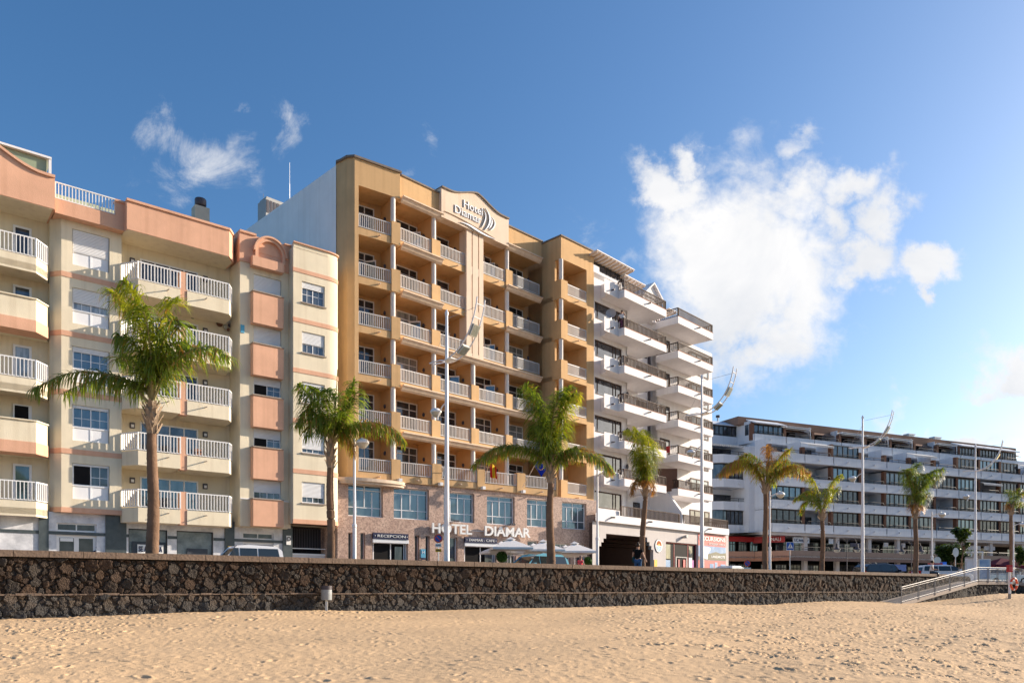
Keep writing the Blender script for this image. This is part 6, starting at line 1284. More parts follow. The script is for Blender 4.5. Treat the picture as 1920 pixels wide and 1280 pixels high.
palm(1435, 1068, 1.3, 925, 905, .155, .12, [
 ([(1434,915),(1418,880),(1396,862),(1370,868),(1350,888)], -.4, LY, .5, .85, .9), ([(1434,915),(1412,875),(1388,868),(1362,885)], .5, LY, .6, .8, 1.0), ([(1435,912),(1425,870),(1405,852),(1388,856)], .6, LG, .35, .85, .8), ([(1436,912),(1440,875),(1443,848),(1436,838)], -.3, LB, .6, .8, .8), ([(1437,912),(1450,875),(1466,855),(1482,842)], .3, LY, .3, .8, .6), ([(1437,912),(1455,880),(1475,862)], -.6, LG, .3, .8, .9),
 ([(1437,915),(1460,888),(1488,872),(1518,884)], -.3, LY, .5, .75, .8), ([(1437,915),(1462,884),(1486,876),(1508,892)], .5, LY, .5, .75, .9), ([(1435,912),(1430,880),(1420,870)], -.8, LY, .4, .85, .9)],
 'palm with brown and yellow dry tips, beside the short lamp post', 15, .72)
palm(1542, 1070, 1.3, 975, 955, .15, .11, [
 ([(1542,962),(1530,930),(1512,922),(1490,936)], -.3, LY, .1, .7, .9), ([(1542,962),(1532,915),(1520,898),(1506,892)], .3, LY, .08, .7, .8), ([(1542,962),(1526,940),(1508,942),(1500,960)], .6, LG, .15, .7, 1.0), ([(1543,960),(1552,925),(1562,902),(1578,890)], -.3, LY, .06, .7, .7), ([(1543,960),(1558,930),(1572,912)], .5, LY, .06, .7, .9), ([(1542,960),(1546,930),(1550,915)], -.6, LG, .05, .7, 1.0), ([(1542,962),(1524,932),(1502,930)], -.8, LG, .1, .7, 1.0)],
 'small bright green palm with few short fronds left of the tall mast', 16, .62)
palm(1717, 1075, 1.3, 972, 945, .17, .13, [
 ([(1717,952),(1708,915),(1700,890),(1698,880)], -.3, LG, .03, .9, .9), ([(1718,952),(1718,905),(1716,880),(1722,870)], .4, LG, .03, .9, .9), ([(1719,952),(1728,910),(1742,888),(1768,878)], -.4, LG, .04, .9, .8), ([(1719,952),(1732,915),(1748,895),(1762,890)], .5, LG, .04, .9, .9), ([(1718,952),(1712,920),(1704,905)], .8, LG, .04, .9, 1.0), ([(1718,952),(1722,915),(1730,890)], -.8, LG, .03, .9, .9), ([(1718,952),(1712,905),(1706,878)], -.8, LG, .03, .9, .9),
 ([(1718,955),(1732,930),(1740,925)], .3, LG, .1, .8, 1.0), ([(1716,958),(1710,946),(1707,956)], -.3, LB, .7, .7, 1.1), ([(1719,958),(1726,946),(1728,956)], .3, LB, .7, .7, 1.1)],
 'dense dark green palm leaning right, left of the leafy street trees', 17, .72)
palm(1896, 1065, 1.3, 965, 945, .16, .12, [
 ([(1896,952),(1892,930),(1890,918)], -.3, LG, .05, .8, .9), ([(1897,952),(1902,928),(1910,916)], .4, LG, .05, .8, .9), ([(1897,952),(1908,930),(1926,922),(1940,940)], -.3, LG, .08, .8, .9), ([(1897,950),(1900,930),(1898,920)], .6, LG, .05, .8, 1.0), ([(1897,952),(1910,940),(1925,945)], .4, LG, .1, .8, 1.0), ([(1896,955),(1890,945),(1888,952)], 0, LB, .5, .7, 1.0)],
 'rightmost palm at the edge of the picture above the ramp landing', 18, .62)
# ================================================================= CARS, PEOPLE, SIGNS, PARASOLS
def car(px, D, rz, L_, Wd, Hh, body, label, style='mpv', flip=1, extra=None):
    x, y = pt(px, 0, D)[:2]; r = thing('parked_car', label, 'car', x, y, -.13 if D < 47 else -.1, R(rz)); fr = Fr(px, D, rz); z0 = r.location.z; b = MB(fr)
    s = flip; h = Hh; X = lambda a: s*L_*a
    # side profile (front at +x when flip = 1)
    if style == 'van': low = [(-.5,.28),(-.5,.62),(-.485,.98),(.22,.98),(.40,.88),(.485,.72),(.5,.45),(.495,.26)]; roof = [(-.475,.97),(-.455,1.62),(-.40,1.80),(-.05,1.86),(.08,1.80),(.27,.97)]
    elif style == 'hatch': low = [(-.5,.30),(-.5,.70),(-.48,.95),(.20,.95),(.42,.80),(.49,.62),(.5,.42),(.49,.26)]; roof = [(-.46,.94),(-.42,1.35),(-.33,1.50),(-.02,1.52),(.10,1.44),(.28,.94)]
    else: low = [(-.5,.30),(-.5,.70),(-.48,1.0),(.20,1.0),(.42,.86),(.49,.66),(.5,.42),(.49,.26)]; roof = [(-.47,.99),(-.44,1.40),(-.36,1.62),(-.02,1.68),(.10,1.58),(.29,.99)]
    k = h/(1.86 if style == 'van' else 1.52 if style == 'hatch' else 1.68)
    def loft(prof, w0, w1, zlo, zhi):
        vs = []; n = len(prof)
        for sy in (-1, 1):
            for (a, z) in prof: w = w0+(w1-w0)*max(0, min(1, (z-zlo)/(zhi-zlo))); vs.append((X(a), sy*w, z0+z*k))
        ring = [tuple(range(n-1, -1, -1)) if s > 0 else tuple(range(n)), tuple(range(n, 2*n)) if s > 0 else tuple(range(2*n-1, n-1, -1))]
        return vs, ring+[(i, (i+1) % n, (i+1) % n+n, i+n) for i in range(n)]
    ro = loft(low, Wd/2, Wd/2*.95, .3, 1.0); b.add(*ro); ro = loft(roof, Wd/2*.95, Wd/2*.76, 1.0, roof[3][1]); b.add(*ro)
    o = b.build('body', body, r); m = o.modifiers.new('bevel', 'BEVEL'); m.width = .06; m.segments = 3; m.limit_method = 'ANGLE'; m.angle_limit = R(25)
    hw = lambda z: Wd/2*.95+(Wd/2*.76-Wd/2*.95)*(z-1.0)/(roof[3][1]-1.0); zt = roof[3][1]-.12; zl = 1.04
    for sy in (-1, 1):
        a0 = roof[0][0]+.035; a3 = roof[-1][0]-.04; mids = [(a0, -.17), (-.155, .055), (.07, a3)]
        for i, (p, q) in enumerate(mids):
            pt_, qt = (p+.025 if i == 0 else p), (q-.10 if i == 2 else q)
            MB(fr).add([(X(p), sy*(hw(zl)+.012), z0+zl*k), (X(q), sy*(hw(zl)+.012), z0+zl*k), (X(qt), sy*(hw(zt)+.012), z0+zt*k), (X(pt_), sy*(hw(zt)+.012), z0+zt*k)], [(0,1,2,3)]).build('side_window', GL_CAR, r)
        for a in (-.31, .31):
            q = MB(fr); n = 20; q.add([(X(a)+.31*math.cos(2*math.pi*i/n), sy*(Wd/2-.2)+dy, z0+.31+.31*math.sin(2*math.pi*i/n)) for dy in (0, sy*.21) for i in range(n)], [tuple(range(n)), tuple(range(2*n-1, n-1, -1))]+[(i, (i+1) % n, (i+1) % n+n, i+n) for i in range(n)]); w = q.build('wheel', TIRE, r)
            q = MB(fr); q.add([(X(a)+.19*math.cos(2*math.pi*i/n), sy*(Wd/2+.012)+dy, z0+.31+.19*math.sin(2*math.pi*i/n)) for dy in (0, sy*.01) for i in range(n)], [tuple(range(n)), tuple(range(2*n-1, n-1, -1))]+[(i, (i+1) % n, (i+1) % n+n, i+n) for i in range(n)]); q.build('rim', SIL, w)
        MB(fr).box(X(.20)-.09, X(.20)+.09, sy*(Wd/2), sy*(Wd/2+.18), z0+1.0*k, z0+1.16*k).build('wing_mirror', body, r)
        MB(fr).box(X(-.498), X(-.482), sy*(Wd/2-.28), sy*(Wd/2-.02), z0+.78*k, z0+1.05*k).build('tail_light', TAILR, r)
        MB(fr).box(X(.47), X(.492), sy*(Wd/2-.4), sy*(Wd/2-.05), z0+.62*k, z0+.76*k).build('headlight', LENS, r)
        if style != 'hatch': q = MB(fr); zr = roof[3][1]*k+z0; q.tube([(*fr.w(X(-.38), sy*Wd*.34), zr-.02), (*fr.w(X(-.36), sy*Wd*.34), zr+.05), (*fr.w(X(.0), sy*Wd*.34), zr+.06), (*fr.w(X(.03), sy*Wd*.34), zr)], .02, 6) if False else None; q = MB(); q.tube([(*fr.w(X(-.38), sy*Wd*.34), zr-.03), (*fr.w(X(-.36), sy*Wd*.34), zr+.05), (*fr.w(X(.0), sy*Wd*.34), zr+.06), (*fr.w(X(.03), sy*Wd*.34), zr-.02)], .02, 6); q.build('roof_rail', CHIM, r)
    # windscreen and rear window
    def glassend(pa, pb, off):
        (a, za), (c, zc) = pa, pb; e = .1; q = MB(fr); A = a+(c-a)*e; Cc = a+(c-a)*(1-e); ZA_ = za+(zc-za)*e; ZC = za+(zc-za)*(1-e)
        q.add([(X(A)+s*off, -hw(ZA_)+.1, z0+ZA_*k+.012), (X(A)+s*off, hw(ZA_)-.1, z0+ZA_*k+.012), (X(Cc)+s*off, hw(ZC)-.1, z0+ZC*k+.012), (X(Cc)+s*off, -hw(ZC)+.1, z0+ZC*k+.012)], [(0,1,2,3)]); return q
    glassend(roof[-1], roof[-2], .02).build('windscreen', GL_CAR, r); glassend(roof[0], roof[1], -.02).build('rear_window', GL_CAR, r)
    return r
car(450, 38.0, 37, 4.0, 1.72, 1.78, CARW, 'white van behind the sea wall in front of the marble shopfronts', 'van', -1)
c_ = car(1003, 44.3, 38, 4.1, 1.75, 1.66, CART, 'light blue people carrier half hidden by a palm trunk', 'mpv', -1)
car(1374, 63, 48, 3.9, 1.7, 1.55, CARW, 'white car partly showing at the corner of the poster wall', 'hatch', 1)
car(1652, 60, 15, 4.3, 1.8, 1.66, CARD, 'dark hatchback with a lit silver rear parked by the tall mast', 'mpv', 1)
pc = car(1766, 58.5, 0, 4.2, 1.75, 1.50, CARW, 'white car with a red and blue roof light bar behind the ramp railing', 'hatch', 1)
fr = Fr(1756, 58.3, 0); q = MB(fr).box(-.55, .35, -.2, .2, 1.38, 1.52).build('light_bar', RED, pc); MB(fr).box(.35, .65, -.2, .2, 1.40, 1.6).build('blue_light', mat('blue_lamp', (.03,.18,.8), .3, .5), pc)
car(1878, 66, 10, 4.3, 1.8, 1.5, CARS, 'pale grey car seen through the landing railing', 'hatch', 1)
# --- people
def skin(name, pts, edges, m, parent, sub=1):
    """pts: {key: ((x,y,z), r)} in world space"""
    keys = list(pts); me = bpy.data.meshes.new(name); me.from_pydata([pts[k][0] for k in keys], [(keys.index(a), keys.index(b)) for a, b in edges], [])
    o = bpy.data.objects.new(name, me); S.collection.objects.link(o); sk = o.modifiers.new('s', 'SKIN'); sk.use_smooth_shade = True; su = o.modifiers.new('u', 'SUBSURF'); su.levels = sub; su.render_levels = sub
    if not me.skin_vertices: bpy.context.view_layer.objects.active = o
    for i, k in enumerate(keys): rr = pts[k][1]; me.skin_vertices[0].data[i].radius = rr if isinstance(rr, tuple) else (rr, rr); me.skin_vertices[0].data[i].use_root = (i == 0)
    dg = bpy.context.evaluated_depsgraph_get(); dg.update(); me2 = bpy.data.meshes.new_from_object(o.evaluated_get(dg)); bpy.data.objects.remove(o)
    x, y, z, rz = top(parent)['_m']; me2.transform(Matrix.Rotation(-rz, 4, 'Z') @ Matrix.Translation((-x, -y, -z))); me2.materials.clear(); me2.materials.append(m); me2.name = name
    me2.polygons.foreach_set('use_smooth', [True]*len(me2.polygons)); q = bpy.data.objects.new(name, me2); S.collection.objects.link(q); q.parent = parent; return q
def person(x, y, z, face, h, label, J, top_m, leg_m, hair_m, bun=False, sleeve=.5, group=None, longhair=False):
    """J: joints in body axes (right, forward, up) as fractions of height; face = heading of forward"""
    r = tag(empty('person', x, y, z, 0), label, 'person', group); f = Vector((math.cos(face), math.sin(face), 0)); rt = Vector((math.sin(face), -math.cos(face), 0))
    w = lambda p: tuple(Vector((x, y, z))+rt*p[0]*h+f*p[1]*h+Vector((0, 0, p[2]*h)))
    P = {}; E = []
    def add(k, p, rr, link=None): P[k] = (w(p), rr*h); (E.append((link, k)) if link else None)
    add('pel', J['pel'], .072); add('waist', J['waist'], .062, 'pel'); add('chest', J['chest'], .078, 'waist'); add('neck', J['neck'], .036, 'chest'); add('hd0', J['head0'], .040, 'neck'); add('hd1', J['head1'], .052, 'hd0'); add('hd2', J['head2'], .044, 'hd1')
    for s in 'LR':
        add('sh'+s, J['sh'+s], .036, 'chest'); add('el'+s, J['el'+s], .024, 'sh'+s); add('wr'+s, J['wr'+s], .016, 'el'+s); a = Vector(J['wr'+s]); d_ = (a-Vector(J['el'+s])).normalized(); sd_ = Vector((1 if s == 'R' else -1, 0, 0)); nn = Vector((0, 1, 0))
        add('pm'+s, tuple(a+d_*.035), .019, 'wr'+s)
        for i in range(4): o_ = (i-1.5)*.011; b1 = a+d_*.06+nn*o_; b2 = b1+d_*(.022-.003*abs(i-1.2))-sd_*.006; add('f%d%s' % (i, s), tuple(b1), .006, 'pm'+s); add('g%d%s' % (i, s), tuple(b2), .005, 'f%d%s' % (i, s))
        add('th'+s, tuple(a+d_*.035+nn*.024), .0065, 'pm'+s)
        add('hp'+s, J['hp'+s], .056, 'pel'); add('kn'+s, J['kn'+s], .036, 'hp'+s); add('an'+s, J['an'+s], .022, 'kn'+s); add('ft'+s, tuple(Vector(J['an'+s])+Vector((0, .07, -.025))), .020, 'an'+s)
    body = skin('body', P, E, SKIN, r, 1)
    C = lambda ks, g: {k: (P[k][0], P[k][1]*g+.006) for k in ks}
    ks = ['chest', 'waist', 'pel', 'shL', 'shR']; pp = C(ks, 1.20); ed = [('chest', 'waist'), ('waist', 'pel'), ('chest', 'shL'), ('chest', 'shR')]
    for s in 'LR': q = Vector(P['sh'+s][0]).lerp(Vector(P['el'+s][0]), sleeve); pp['sl'+s] = (tuple(q), .034*h); ed.append(('sh'+s, 'sl'+s))
    nk = Vector(P['chest'][0]).lerp(Vector(P['neck'][0]), .6); pp['nk'] = (tuple(nk), .050*h); ed.append(('chest', 'nk')); skin('shirt', pp, ed, top_m, r)
    ks = ['pel', 'hpL', 'hpR', 'knL', 'knR', 'anL', 'anR']; skin('trousers', C(ks, 1.14), [('pel', 'hpL'), ('pel', 'hpR'), ('hpL', 'knL'), ('hpR', 'knR'), ('knL', 'anL'), ('knR', 'anR')], leg_m, r)
    hc = Vector(P['hd2'][0]); h1 = Vector(P['hd1'][0]); q = MB(); q.ball(tuple(h1.lerp(hc, .75)-f*.012*h), .060*h, 14, 9, (1, 1.02, 1.0), .06, 3)
    if bun: q.ball(tuple(hc-f*.03*h+Vector((0, 0, .045*h))), .030*h, 10, 7, (1, 1, 1.1), .12, 5)
    if longhair: q.ball(tuple(h1-f*.035*h), .05*h, 10, 7, (1, .7, 1.3), .1, 4)
    q.smooth = True; q.build('hair', hair_m, r)
    for s in (-1, 1): q = MB(); q.ball(tuple(h1.lerp(hc, .3)+f*.050*h+rt*s*.018*h), .006*h, 6, 5); q.build('eye', BLACK, body)
    q = MB(); q.ball(tuple(h1+f*.056*h), .009*h, 6, 5, (1, 1, 1.5)); q.build('nose', SKIN, body)
    return r
STAND = dict(pel=(0,0,.53), waist=(0,0,.62), chest=(0,0,.73), neck=(0,.0,.835), head0=(0,.01,.87), head1=(0,.012,.92), head2=(0,.008,.955), shL=(-.105,0,.80), shR=(.105,0,.80), elL=(-.14,-.02,.645), elR=(.14,-.02,.645), wrL=(-.135,.03,.50), wrR=(.145,.03,.50), hpL=(-.052,0,.50), hpR=(.052,0,.50), knL=(-.055,.03,.285), knR=(.055,-.01,.285), anL=(-.055,.05,.045), anR=(.055,-.07,.055))
# woman walking away along the promenade
x, y = behind(1196, .95)
Jw = dict(STAND); Jw.update(elR=(.155,-.01,.66), wrR=(.215,.02,.535), elL=(-.14,0,.66), wrL=(-.15,.06,.56))
wm_ = person(x, y, 0, R(72), 1.66, 'woman with a hair bun, black top and blue jeans walking behind the wall', Jw, BLK, JEANS, HAIR, bun=True, sleeve=.55)
wx, wy = x-.24, y+.05; bg_ = thing('bag', 'dark green bag hanging at the walking woman\'s left side', 'bag', wx, wy, .55); q = MB(); q.ball((wx+.05, wy, .90), .10, 14, 10, (.8, .7, 1.6), .1, 2); q.smooth = True; q.build('bag_body', GREENBAG, bg_); MB().tube([(wx+.02, wy, 1.08), (wx+.1, wy, 1.30), (wx+.2, wy+.02, 1.30)], .015, 5).build('strap', GREENBAG, bg_)
# man on the balcony, leaning on the rail with one hand at his head
x, y = FW.w(V(1167.5, .35)+.0, .42); Jm = dict(STAND); Jm.update(elL=(-.17,.06,.72), wrL=(-.09,.06,.86), elR=(.16,.06,.66), wrR=(.12,.15,.60))
person(x, y, Z[4]-.28, R(-115), 1.75, 'man in a white shirt standing at the dark rail of a white balcony', Jm, WSHIRT, PURPLE, HAIR, sleeve=.6)
# person at the cafe table, seen from behind
SIT = dict(STAND); SIT.update(pel=(0,0,.29), waist=(0,.01,.37), chest=(0,.02,.48), neck=(0,.035,.585), head0=(0,.045,.62), head1=(0,.05,.67), head2=(0,.045,.705), shL=(-.105,.02,.55), shR=(.105,.02,.55), elL=(-.15,.05,.42), elR=(.15,.05,.42), wrL=(-.07,.17,.40), wrR=(.07,.17,.40), hpL=(-.055,.02,.27), hpR=(.055,.02,.27), knL=(-.07,.24,.28), knR=(.07,.24,.28), anL=(-.07,.22,.05), anR=(.07,.22,.05))
x, y = pt(1087.5, 0, 50)[:2]; person(x, y, .45, R(40), 1.70, 'person with grey hair and a coral shirt at the cafe under the parasols', SIT, PINKC, JEANS, GREYHAIR, longhair=True)
st_ = thing('cafe_stool', 'tall wooden stool under the person in the coral shirt', 'stool', x, y, 0); MB().cyl(x, y, .82, .88, .2, n=14).build('seat', DKWOOD, st_)
for a in range(4): MB().tube([(x+.16*math.cos(a*1.57+.8), y+.16*math.sin(a*1.57+.8), .82), (x+.22*math.cos(a*1.57+.8), y+.22*math.sin(a*1.57+.8), 0)], .02, 5).build('leg', DKWOOD, st_)
# man sitting on the wall end looking at a phone
x, y = behind(1746, .30); person(x, y, .55-.27*1.75+.06, R(-30), 1.75, 'dark haired man in a white shirt sitting at the end of the sea wall', SIT, WSHIRT, CARD, HAIR)
# --- potted topiary balls
def topiary(px, D, py, r, label):
    x, y, z = pt(px, py, D); t = thing('potted_bush', label, 'potted plant', x, y, 0, 0, 'clipped ball bushes by the cafe'); rg3 = random.Random(px)
    MB().lathe(x, y, [(.20, 0), (.27, .45), (.29, .45), (.29, .52), (.24, .52)], 14).build('pot', TERRA, t); MB().cyl(x, y, .5, z, .03, n=6).build('stem', TRUNK, t); b = MB()
    for i in range(1500):
        v = Vector((rg3.gauss(0, 1), rg3.gauss(0, 1), rg3.gauss(0, 1))).normalized()*r*rg3.uniform(.8, 1.06); p = Vector((x, y, z))+v; a = Vector((rg3.uniform(-1, 1), rg3.uniform(-1, 1), rg3.uniform(-1, 1))).normalized()*.045; c = a.cross(v).normalized()*.03
        b.add([tuple(p-a), tuple(p+c), tuple(p+a), tuple(p-c)], [(0,1,2,3)])
    b.build('foliage', TOPI, t)
topiary(941, 47.5, 1043.5, .34, 'clipped ball bush in a pot left of the cafe parasols'); topiary(1102.5, 53.5, 1051, .27, 'clipped ball bush in a pot at the right end of the hotel')
# --- parasols
def parasol(x, y, label, rz, s=1.0, hz=2.75):
    r = thing('parasol', label, 'parasol', x, y, 0, rz, 'white square parasols outside the cafe'); z = hz
    MB().cyl(x, y, 0, z, .03, n=8).build('pole', METW, r); MB().box(x-.3, x+.3, y-.3, y+.3, 0, .08).build('foot', CONC, r)
    a = 1.42*s; c, sn = math.cos(rz), math.sin(rz); P = [(x+a*(u*c-v*sn), y+a*(u*sn+v*c)) for u, v in ((-1,-1),(1,-1),(1,1),(-1,1))]; ze = z-.62
    b = MB(); b.add([(x, y, z-.05)]+[(p[0], p[1], ze) for p in P]+[(p[0], p[1], ze-.13) for p in P], [(0,1,2),(0,2,3),(0,3,4),(0,4,1),(1,5,6,2),(2,6,7,3),(3,7,8,4),(4,8,5,1)]); o = b.build('canopy', CANVAS, r); m = o.modifiers.new('thick', 'SOLIDIFY'); m.thickness = .015
    P2 = [(x+.3*(u*c-v*sn), y+.3*(u*sn+v*c)) for u, v in ((-1,-1),(1,-1),(1,1),(-1,1))]; MB().add([(x, y, z+.08)]+[(p[0], p[1], z-.1) for p in P2], [(0,1,2),(0,2,3),(0,3,4),(0,4,1),(4,3,2,1)]).build('vent_cap', CANVAS, r)
    b = MB()
    for p in P: b.tube([(x, y, z-.12), (p[0], p[1], ze-.02)], .012, 4)
    b.build('ribs', METW, r); return r
for px, D, s, lb in ((957, 47.2, .86, 'front white parasol, leftmost of the three in the front row'), (1018, 49.6, .86, 'front white parasol in the middle, behind the palm trunk'), (1077, 51.6, .86, 'front white parasol, rightmost of the three in the front row'), (940, 49.5, .8, 'rear white parasol showing behind the leftmost front one'), (1000, 51.6, .8, 'rear white parasol between the left and middle front ones'), (1060, 53.6, .8, 'rear white parasol behind the rightmost front one')):
    x, y = pt(px, 0, D)[:2]; parasol(x, y, lb, R(8 if s > .82 else 20), s, 2.68 if s > .82 else 2.55)
# --- signs
def signpost(px, D, name, label, zt, r_=.03): x, y = pt(px, 0, D)[:2]; t = thing(name, label, 'sign', x, y, 0); MB().cyl(x, y, 0, zt, r_, n=8).build('pole', GALV, t); return t, x, y
def discm(x, y, z, r, m, nm, par, dy, n=22, rr=0):
    q = MB(); q.pxz([(x+r*math.cos(2*math.pi*i/n), z+r*math.sin(2*math.pi*i/n)) for i in range(n)], y-dy, y-dy+.01); return q.build(nm, m, par)
RIM = mat('sign_red', (.62,.07,.03), .4, .4); SBL = mat('sign_blue', (.02,.10,.42), .4, .4)
def noparking(px, D, zc, r, label, mirror=False):
    t, x, y = signpost(px, D, 'no_parking_sign', label, zc+r*.8); discm(x, y, zc, r, GALV, 'back_plate', t, .035); discm(x, y, zc, r, RIM, 'red_ring', t, .045); discm(x, y, zc, r*.74, SBL, 'blue_field', t, .055)
    q = MB(); a = R(-45 if not mirror else 45); c, s = math.cos(a)*r*.8, math.sin(a)*r*.8; n_ = (-math.sin(a)*r*.1, math.cos(a)*r*.1); q.pxz([(x-c-n_[0], zc-s-n_[1]), (x+c-n_[0], zc+s-n_[1]), (x+c+n_[0], zc+s+n_[1]), (x-c+n_[0], zc-s+n_[1])], y-.065, y-.055); q.build('red_bar', RIM, t)
    return t, x, y
D = 41.5; zc = pt(0, 1009, D)[2]; t, x, y = noparking(822, D, zc, .235, 'round no parking sign with two small plates in front of the hotel')
q = MB().box(x-.16, x+.16, y-.04, y-.03, zc-.46, zc-.27).build('plate', WLET, t); MB().box(x-.16, x+.16, y-.04, y-.03, zc-.72, zc-.56).build('plate', FLAGY, t); text('plate_text', 'LABORABLES', W0, x, zc-.36, .05, y-.05, NAVY, q, .005, font_w=.26); q = MB().box(x-.12, x+.12, y-.045, y-.04, zc-.66, zc-.62).build('arrow_bar', NAVY, t)
D = 60; zc = pt(0, 1055.5, D)[2]; t, x, y = noparking(1401, D, zc, .26, 'round no parking sign right of the excursion poster wall'); MB().box(x-.28, x+.28, y-.04, y-.03, zc-.52, zc-.33).build('plate', WLET, t)
D = 46.5; zc = pt(0, 1023.5, D)[2]; t, x, y = signpost(1481, D, 'crossing_sign', 'blue square pedestrian crossing sign with a white triangle', zc+.2); q = MB().box(x-.235, x+.235, y-.05, y-.035, zc-.25, zc+.25).build('white_plate', WLET, t); MB().box(x-.21, x+.21, y-.06, y-.05, zc-.225, zc+.225).build('blue_field', SBL, q)
MB().pxz([(x-.17, zc-.13), (x+.17, zc-.13), (x, zc+.19)], y-.07, y-.06).build('triangle', WLET, q)
b = MB(); b.pxz([(x-.012, zc+.09), (x+.014, zc+.09), (x+.014, zc+.12), (x-.012, zc+.12)], y-.08, y-.07); b.pxz([(x-.02, zc-.01), (x+.02, zc-.01), (x+.015, zc+.08), (x-.015, zc+.08)], y-.08, y-.07); b.pxz([(x-.02, zc-.01), (x-.005, zc-.01), (x-.045, zc-.10), (x-.06, zc-.09)], y-.08, y-.07); b.pxz([(x+.005, zc-.01), (x+.02, zc-.01), (x+.05, zc-.10), (x+.035, zc-.10)], y-.08, y-.07)
for i in range(4): b.pxz([(x-.13+i*.07, zc-.12), (x-.10+i*.07, zc-.12), (x-.09+i*.07, zc-.10), (x-.12+i*.07, zc-.10)], y-.08, y-.07)
b.build('walking_figure', CHIM, q)
for px, py, D, lb, rr in ((1757, 1050, 63, 'back of a round grey road sign in front of the bush', .30), (1791.5, 1035, 60, 'taller back of a round grey road sign beside the staked tree', .29)):
    zc = pt(0, py, D)[2]; t, x, y = signpost(px, D, 'round_sign', lb, zc+.25); q = MB(); q.pxz([(x+rr*(.8 if px > 1780 else 1)*math.cos(i*math.pi/11), zc+rr*(1.25 if px > 1780 else 1)*math.sin(i*math.pi/11)) for i in range(22)], y-.05, y-.03); q.build('disc', GALV, t)
# --- kiosk column, advertising panel, shelter frame
D = 62; c = pt(1820, 1060, D); zt = pt(0, 1043, D)[2]; t = thing('information_column', 'pale rounded information column with a sunlit top by the tall mast', 'column', c[0], c[1], 0); MB().box(c[0]-.38, c[0]+.38, c[1]-.15, c[1]+.15, .2, zt-.12).build('panel', WRIGHT, t); q = MB().cyl(c[0], c[1], zt-.12, zt, .40, n=20); q.build('cap', STEEL, t); MB().box(c[0]-.42, c[0]+.42, c[1]-.2, c[1]+.2, 0, .2).build('foot', GALV, t)
c = pt(1845, 1060, D+1); zt = pt(0, 1047, D+1)[2]; t = thing('advertising_panel', 'blue poster in a grey frame behind the ramp landing', 'poster panel', c[0], c[1], 0); w = .62; b = MB(); b.box(c[0]-.48, c[0]+.50, c[1]-.08, c[1]+.08, .25, zt); b.build('frame', GALV, t); MB().box(c[0]-.40, c[0]+.42, c[1]-.10, c[1]-.08, .4, zt-.08).build('poster', POSTB, t); MB().box(c[0]-.1, c[0]+.1, c[1]-.05, c[1]+.05, 0, .25).build('foot', GALV, t)
c = pt(1832, 1060, 66); zt = pt(0, 1033, 66)[2]; t = thing('bus_shelter', 'pale steel shelter frame behind the information column', 'shelter', c[0], c[1], 0); x0, x1 = pt(1820, 0, 66)[0], pt(1843, 0, 66)[0]
b = MB(); b.box(x0, x1, c[1]-.1, c[1]+1.4, zt-.12, zt); b.build('roof', METW, t)
for x in (x0+.05, x1-.05): MB().box(x-.05, x+.05, c[1]-.05, c[1]+.05, 0, zt-.12).build('post', METW, t)
MB().box(x0, x1, c[1]+1.2, c[1]+1.25, .5, zt-.4).build('glass_back', GL_MID, t)
# red cafe umbrellas far right
for px, py, D, lb in ((1878, 1050, 78, 'dark red square parasol at far right behind the landing, left one'), (1905, 1052, 76, 'dark red square parasol at far right edge, right one')):
    x, y, z = pt(px, py, D); t = thing('red_parasol', lb, 'parasol', x, y, 0, 0, 'dark red parasols at the far right'); MB().cyl(x, y, 0, z, .04, n=6).build('pole', CHIM, t); a = 1.7; b = MB(); b.add([(x, y, z+.25), (x-a, y-a, z-.45), (x+a, y-a, z-.45), (x+a, y+a, z-.45), (x-a, y+a, z-.45), (x-a, y-a, z-.7), (x+a, y-a, z-.7), (x+a, y+a, z-.7), (x-a, y+a, z-.7)], [(0,1,2),(0,2,3),(0,3,4),(0,4,1),(1,5,6,2),(2,6,7,3),(3,7,8,4),(4,8,5,1)]); b.build('canopy', mat('maroon_canvas', (.13,.02,.035), .9, .1), t)
# --- leafy street trees
def tree(px, D, py0, crown, label, seed, leaf=.16, n=900, name='street_tree', trunk_r=.08, m=None, lean=0, limbs=7):
    x, y = pt(px, 0, D)[:2]; rg3 = random.Random(seed); t = thing(name, label, 'tree', x, y, 0, 0, 'leafy street trees near the landing'); zt = pt(0, py0, D)[2]
    b = MB(); tx = x+lean; b.tube([(x, y, 0), (x+(tx-x)*.5+.05, y, zt*.5), (tx, y, zt)], [trunk_r, trunk_r*.75, trunk_r*.5], 8)
    for cx, cy, rx, rz_ in crown: p = pt(cx, cy, D); b.tube([(tx, y, zt*.85), (p[0], y, p[2])], [trunk_r*.45, trunk_r*.15], 5)
    b.build('trunk', TRUNK, t); b = MB(); tot = sum(c[2]*c[3] for c in crown)
    for cx, cy, rx, rz_ in crown:
        p = Vector(pt(cx, cy, D)); RX, RZ = rx/F*D, rz_/F*D
        cl = [Vector((rg3.uniform(-1, 1), rg3.uniform(-1, 1), rg3.uniform(-1, 1))) for _ in range(16)]
        for i in range(int(n*rx*rz_/tot)):
            c = rg3.choice(cl); c = c.normalized()*min(1, c.length)*.75; v = c+Vector((rg3.gauss(0, .16), rg3.gauss(0, .16), rg3.gauss(0, .16))); q = p+Vector((v.x*RX, v.y*RX, v.z*RZ)); a = Vector((rg3.uniform(-1, 1), rg3.uniform(-1, 1), rg3.uniform(-.9, .3))).normalized()*leaf; k = a.cross(Vector((rg3.uniform(-.5, .5), rg3.uniform(-.5, .5), 1))).normalized()*leaf*.42
            b.add([tuple(q-a*.2), tuple(q+a*.4+k), tuple(q+a), tuple(q+a*.4-k)], [(0,1,2,3)])
    b.build('crown', m or LG, t); return t
BG = leafmat('tree_green', (.02,.045,.012), (.06,.10,.02), .25)
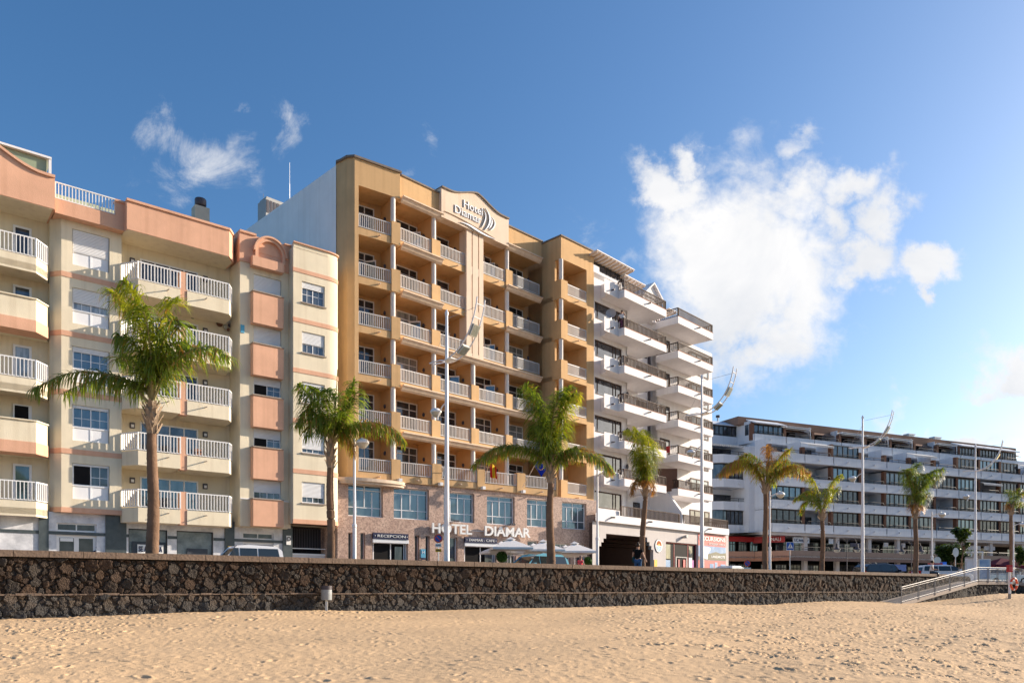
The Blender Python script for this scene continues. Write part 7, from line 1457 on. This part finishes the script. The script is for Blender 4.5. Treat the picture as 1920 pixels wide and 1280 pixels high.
tree(1783, 66, 1050, [(1768,1040,16,18), (1785,1035,22,20), (1800,1048,14,16), (1760,1030,8,10)], 'low bushy dark green tree behind the round grey signs', 31, .14, 6500, m=BG)
tt = tree(1795, 63, 1022, [(1800,1000,14,12), (1812,996,10,8), (1792,995,9,8), (1805,1012,9,8), (1813,1020,6,6)], 'young big leaved tree with wooden stakes above the bush', 32, .22, 900, m=BG, lean=.55)
x, y = pt(1795, 0, 63)[:2]; b = MB()
for dx, dy in ((-.6, -.3), (.5, -.3), (0, .5)): b.tube([(x+dx, y+dy, 0), (x+dx*.5, y+dy*.5, 2.0)], .04, 6)
b.box(x-.45, x+.45, y-.25, y-.2, 1.6, 1.68); b.build('stakes', mat('timber_stake', (.30,.19,.11), .9, .1), tt)
tree(1908, 70, 1050, [(1910,1038,12,14), (1918,1045,12,14)], 'dark green bushy tree at the right edge behind the rightmost palm', 33, .15, 3000, m=BG)
# --- life on the balconies
def chair(fr, x, y, z, rz, m, label, grp='chairs left on the balconies'):
    a = fr.w(x, y); t = thing('balcony_chair', label, 'chair', a[0], a[1], z, 0, grp); f2 = World0(); c, s = math.cos(rz), math.sin(rz); f2.w = lambda u, v: (a[0]+u*c-v*s, a[1]+u*s+v*c)
    MB(f2).box(-.22, .22, -.22, .22, z+.40, z+.44).build('seat', m, t); MB(f2).box(-.22, .22, .19, .23, z+.46, z+.88).build('backrest', m, t)
    for u in (-.2, .2):
        for v in (-.2, .2): MB(f2).box(u-.02, u+.02, v-.02, v+.02, z, z+.40).build('leg', m, t)
chair(FL, U(421, -.2), -.3, B[2]-.2, R(130), METW, 'white plastic chair on the cream balcony below the wall plates')
chair(FL, U(300, -.2), -.3, B[0]-.2, R(20), CHIM, 'dark chair on the lowest cream balcony behind the palm trunk')
chair(FL, U(375, -.2), -.3, B[1]-.2, R(60), BRICK, 'brown chair on the second lowest cream balcony right of the trunk')
for i, (px, k) in enumerate(((790, 5), (858, 3), (925, 1), (985, 4))): chair(FM, FM.u(px, .7), .7, T[k]-.95, R(45+i*40), [METW, CHIM, METW, BRICK][i], ['white chair on the top hotel balcony left of the gable', 'dark chair on the hotel balcony left of the fluted pilaster foot', 'white chair on the hotel balcony two rows above the flags', 'brown chair on the hotel balcony right of the fluted pilaster, second row from the top'][i])
x0_ = V(1257, 1.0); y0_ = 1.0; a = FW.w(V(1271.7)+.02, 1.1); tw = thing('red_towel', 'red towel hanging on the dark side rail of a white balcony', 'towel', a[0], a[1], Z[1]+.1); q = MB(FW); q.box(V(1271.7)-.02, V(1271.7)+.0, .8, 1.5, Z[1]+.22, Z[1]+.78); q.build('cloth', RED, tw)
MB(FW).box(V(1271.7)-.02, V(1271.7)+.0, 1.55, 1.9, Z[1]+.3, Z[1]+.78).build('cloth', FLAGR, tw)
# the left block's storeys are 2.85 m, a little lower than the hotel's: its parts were laid out at 2.95 m
k_ = .965
for o in [left, ch]+[o for o in S.objects if o.name.startswith('balcony_chair') and 'cream balcony' in o.get('label', '')]:
    o.location = (o.location.x*k_, o.location.y*k_, o.location.z*k_-.0175); o.scale = (k_, k_, k_)
for o in bpy.data.objects:
    if '_m' in o: del o['_m']
S.render.engine = 'CYCLES'
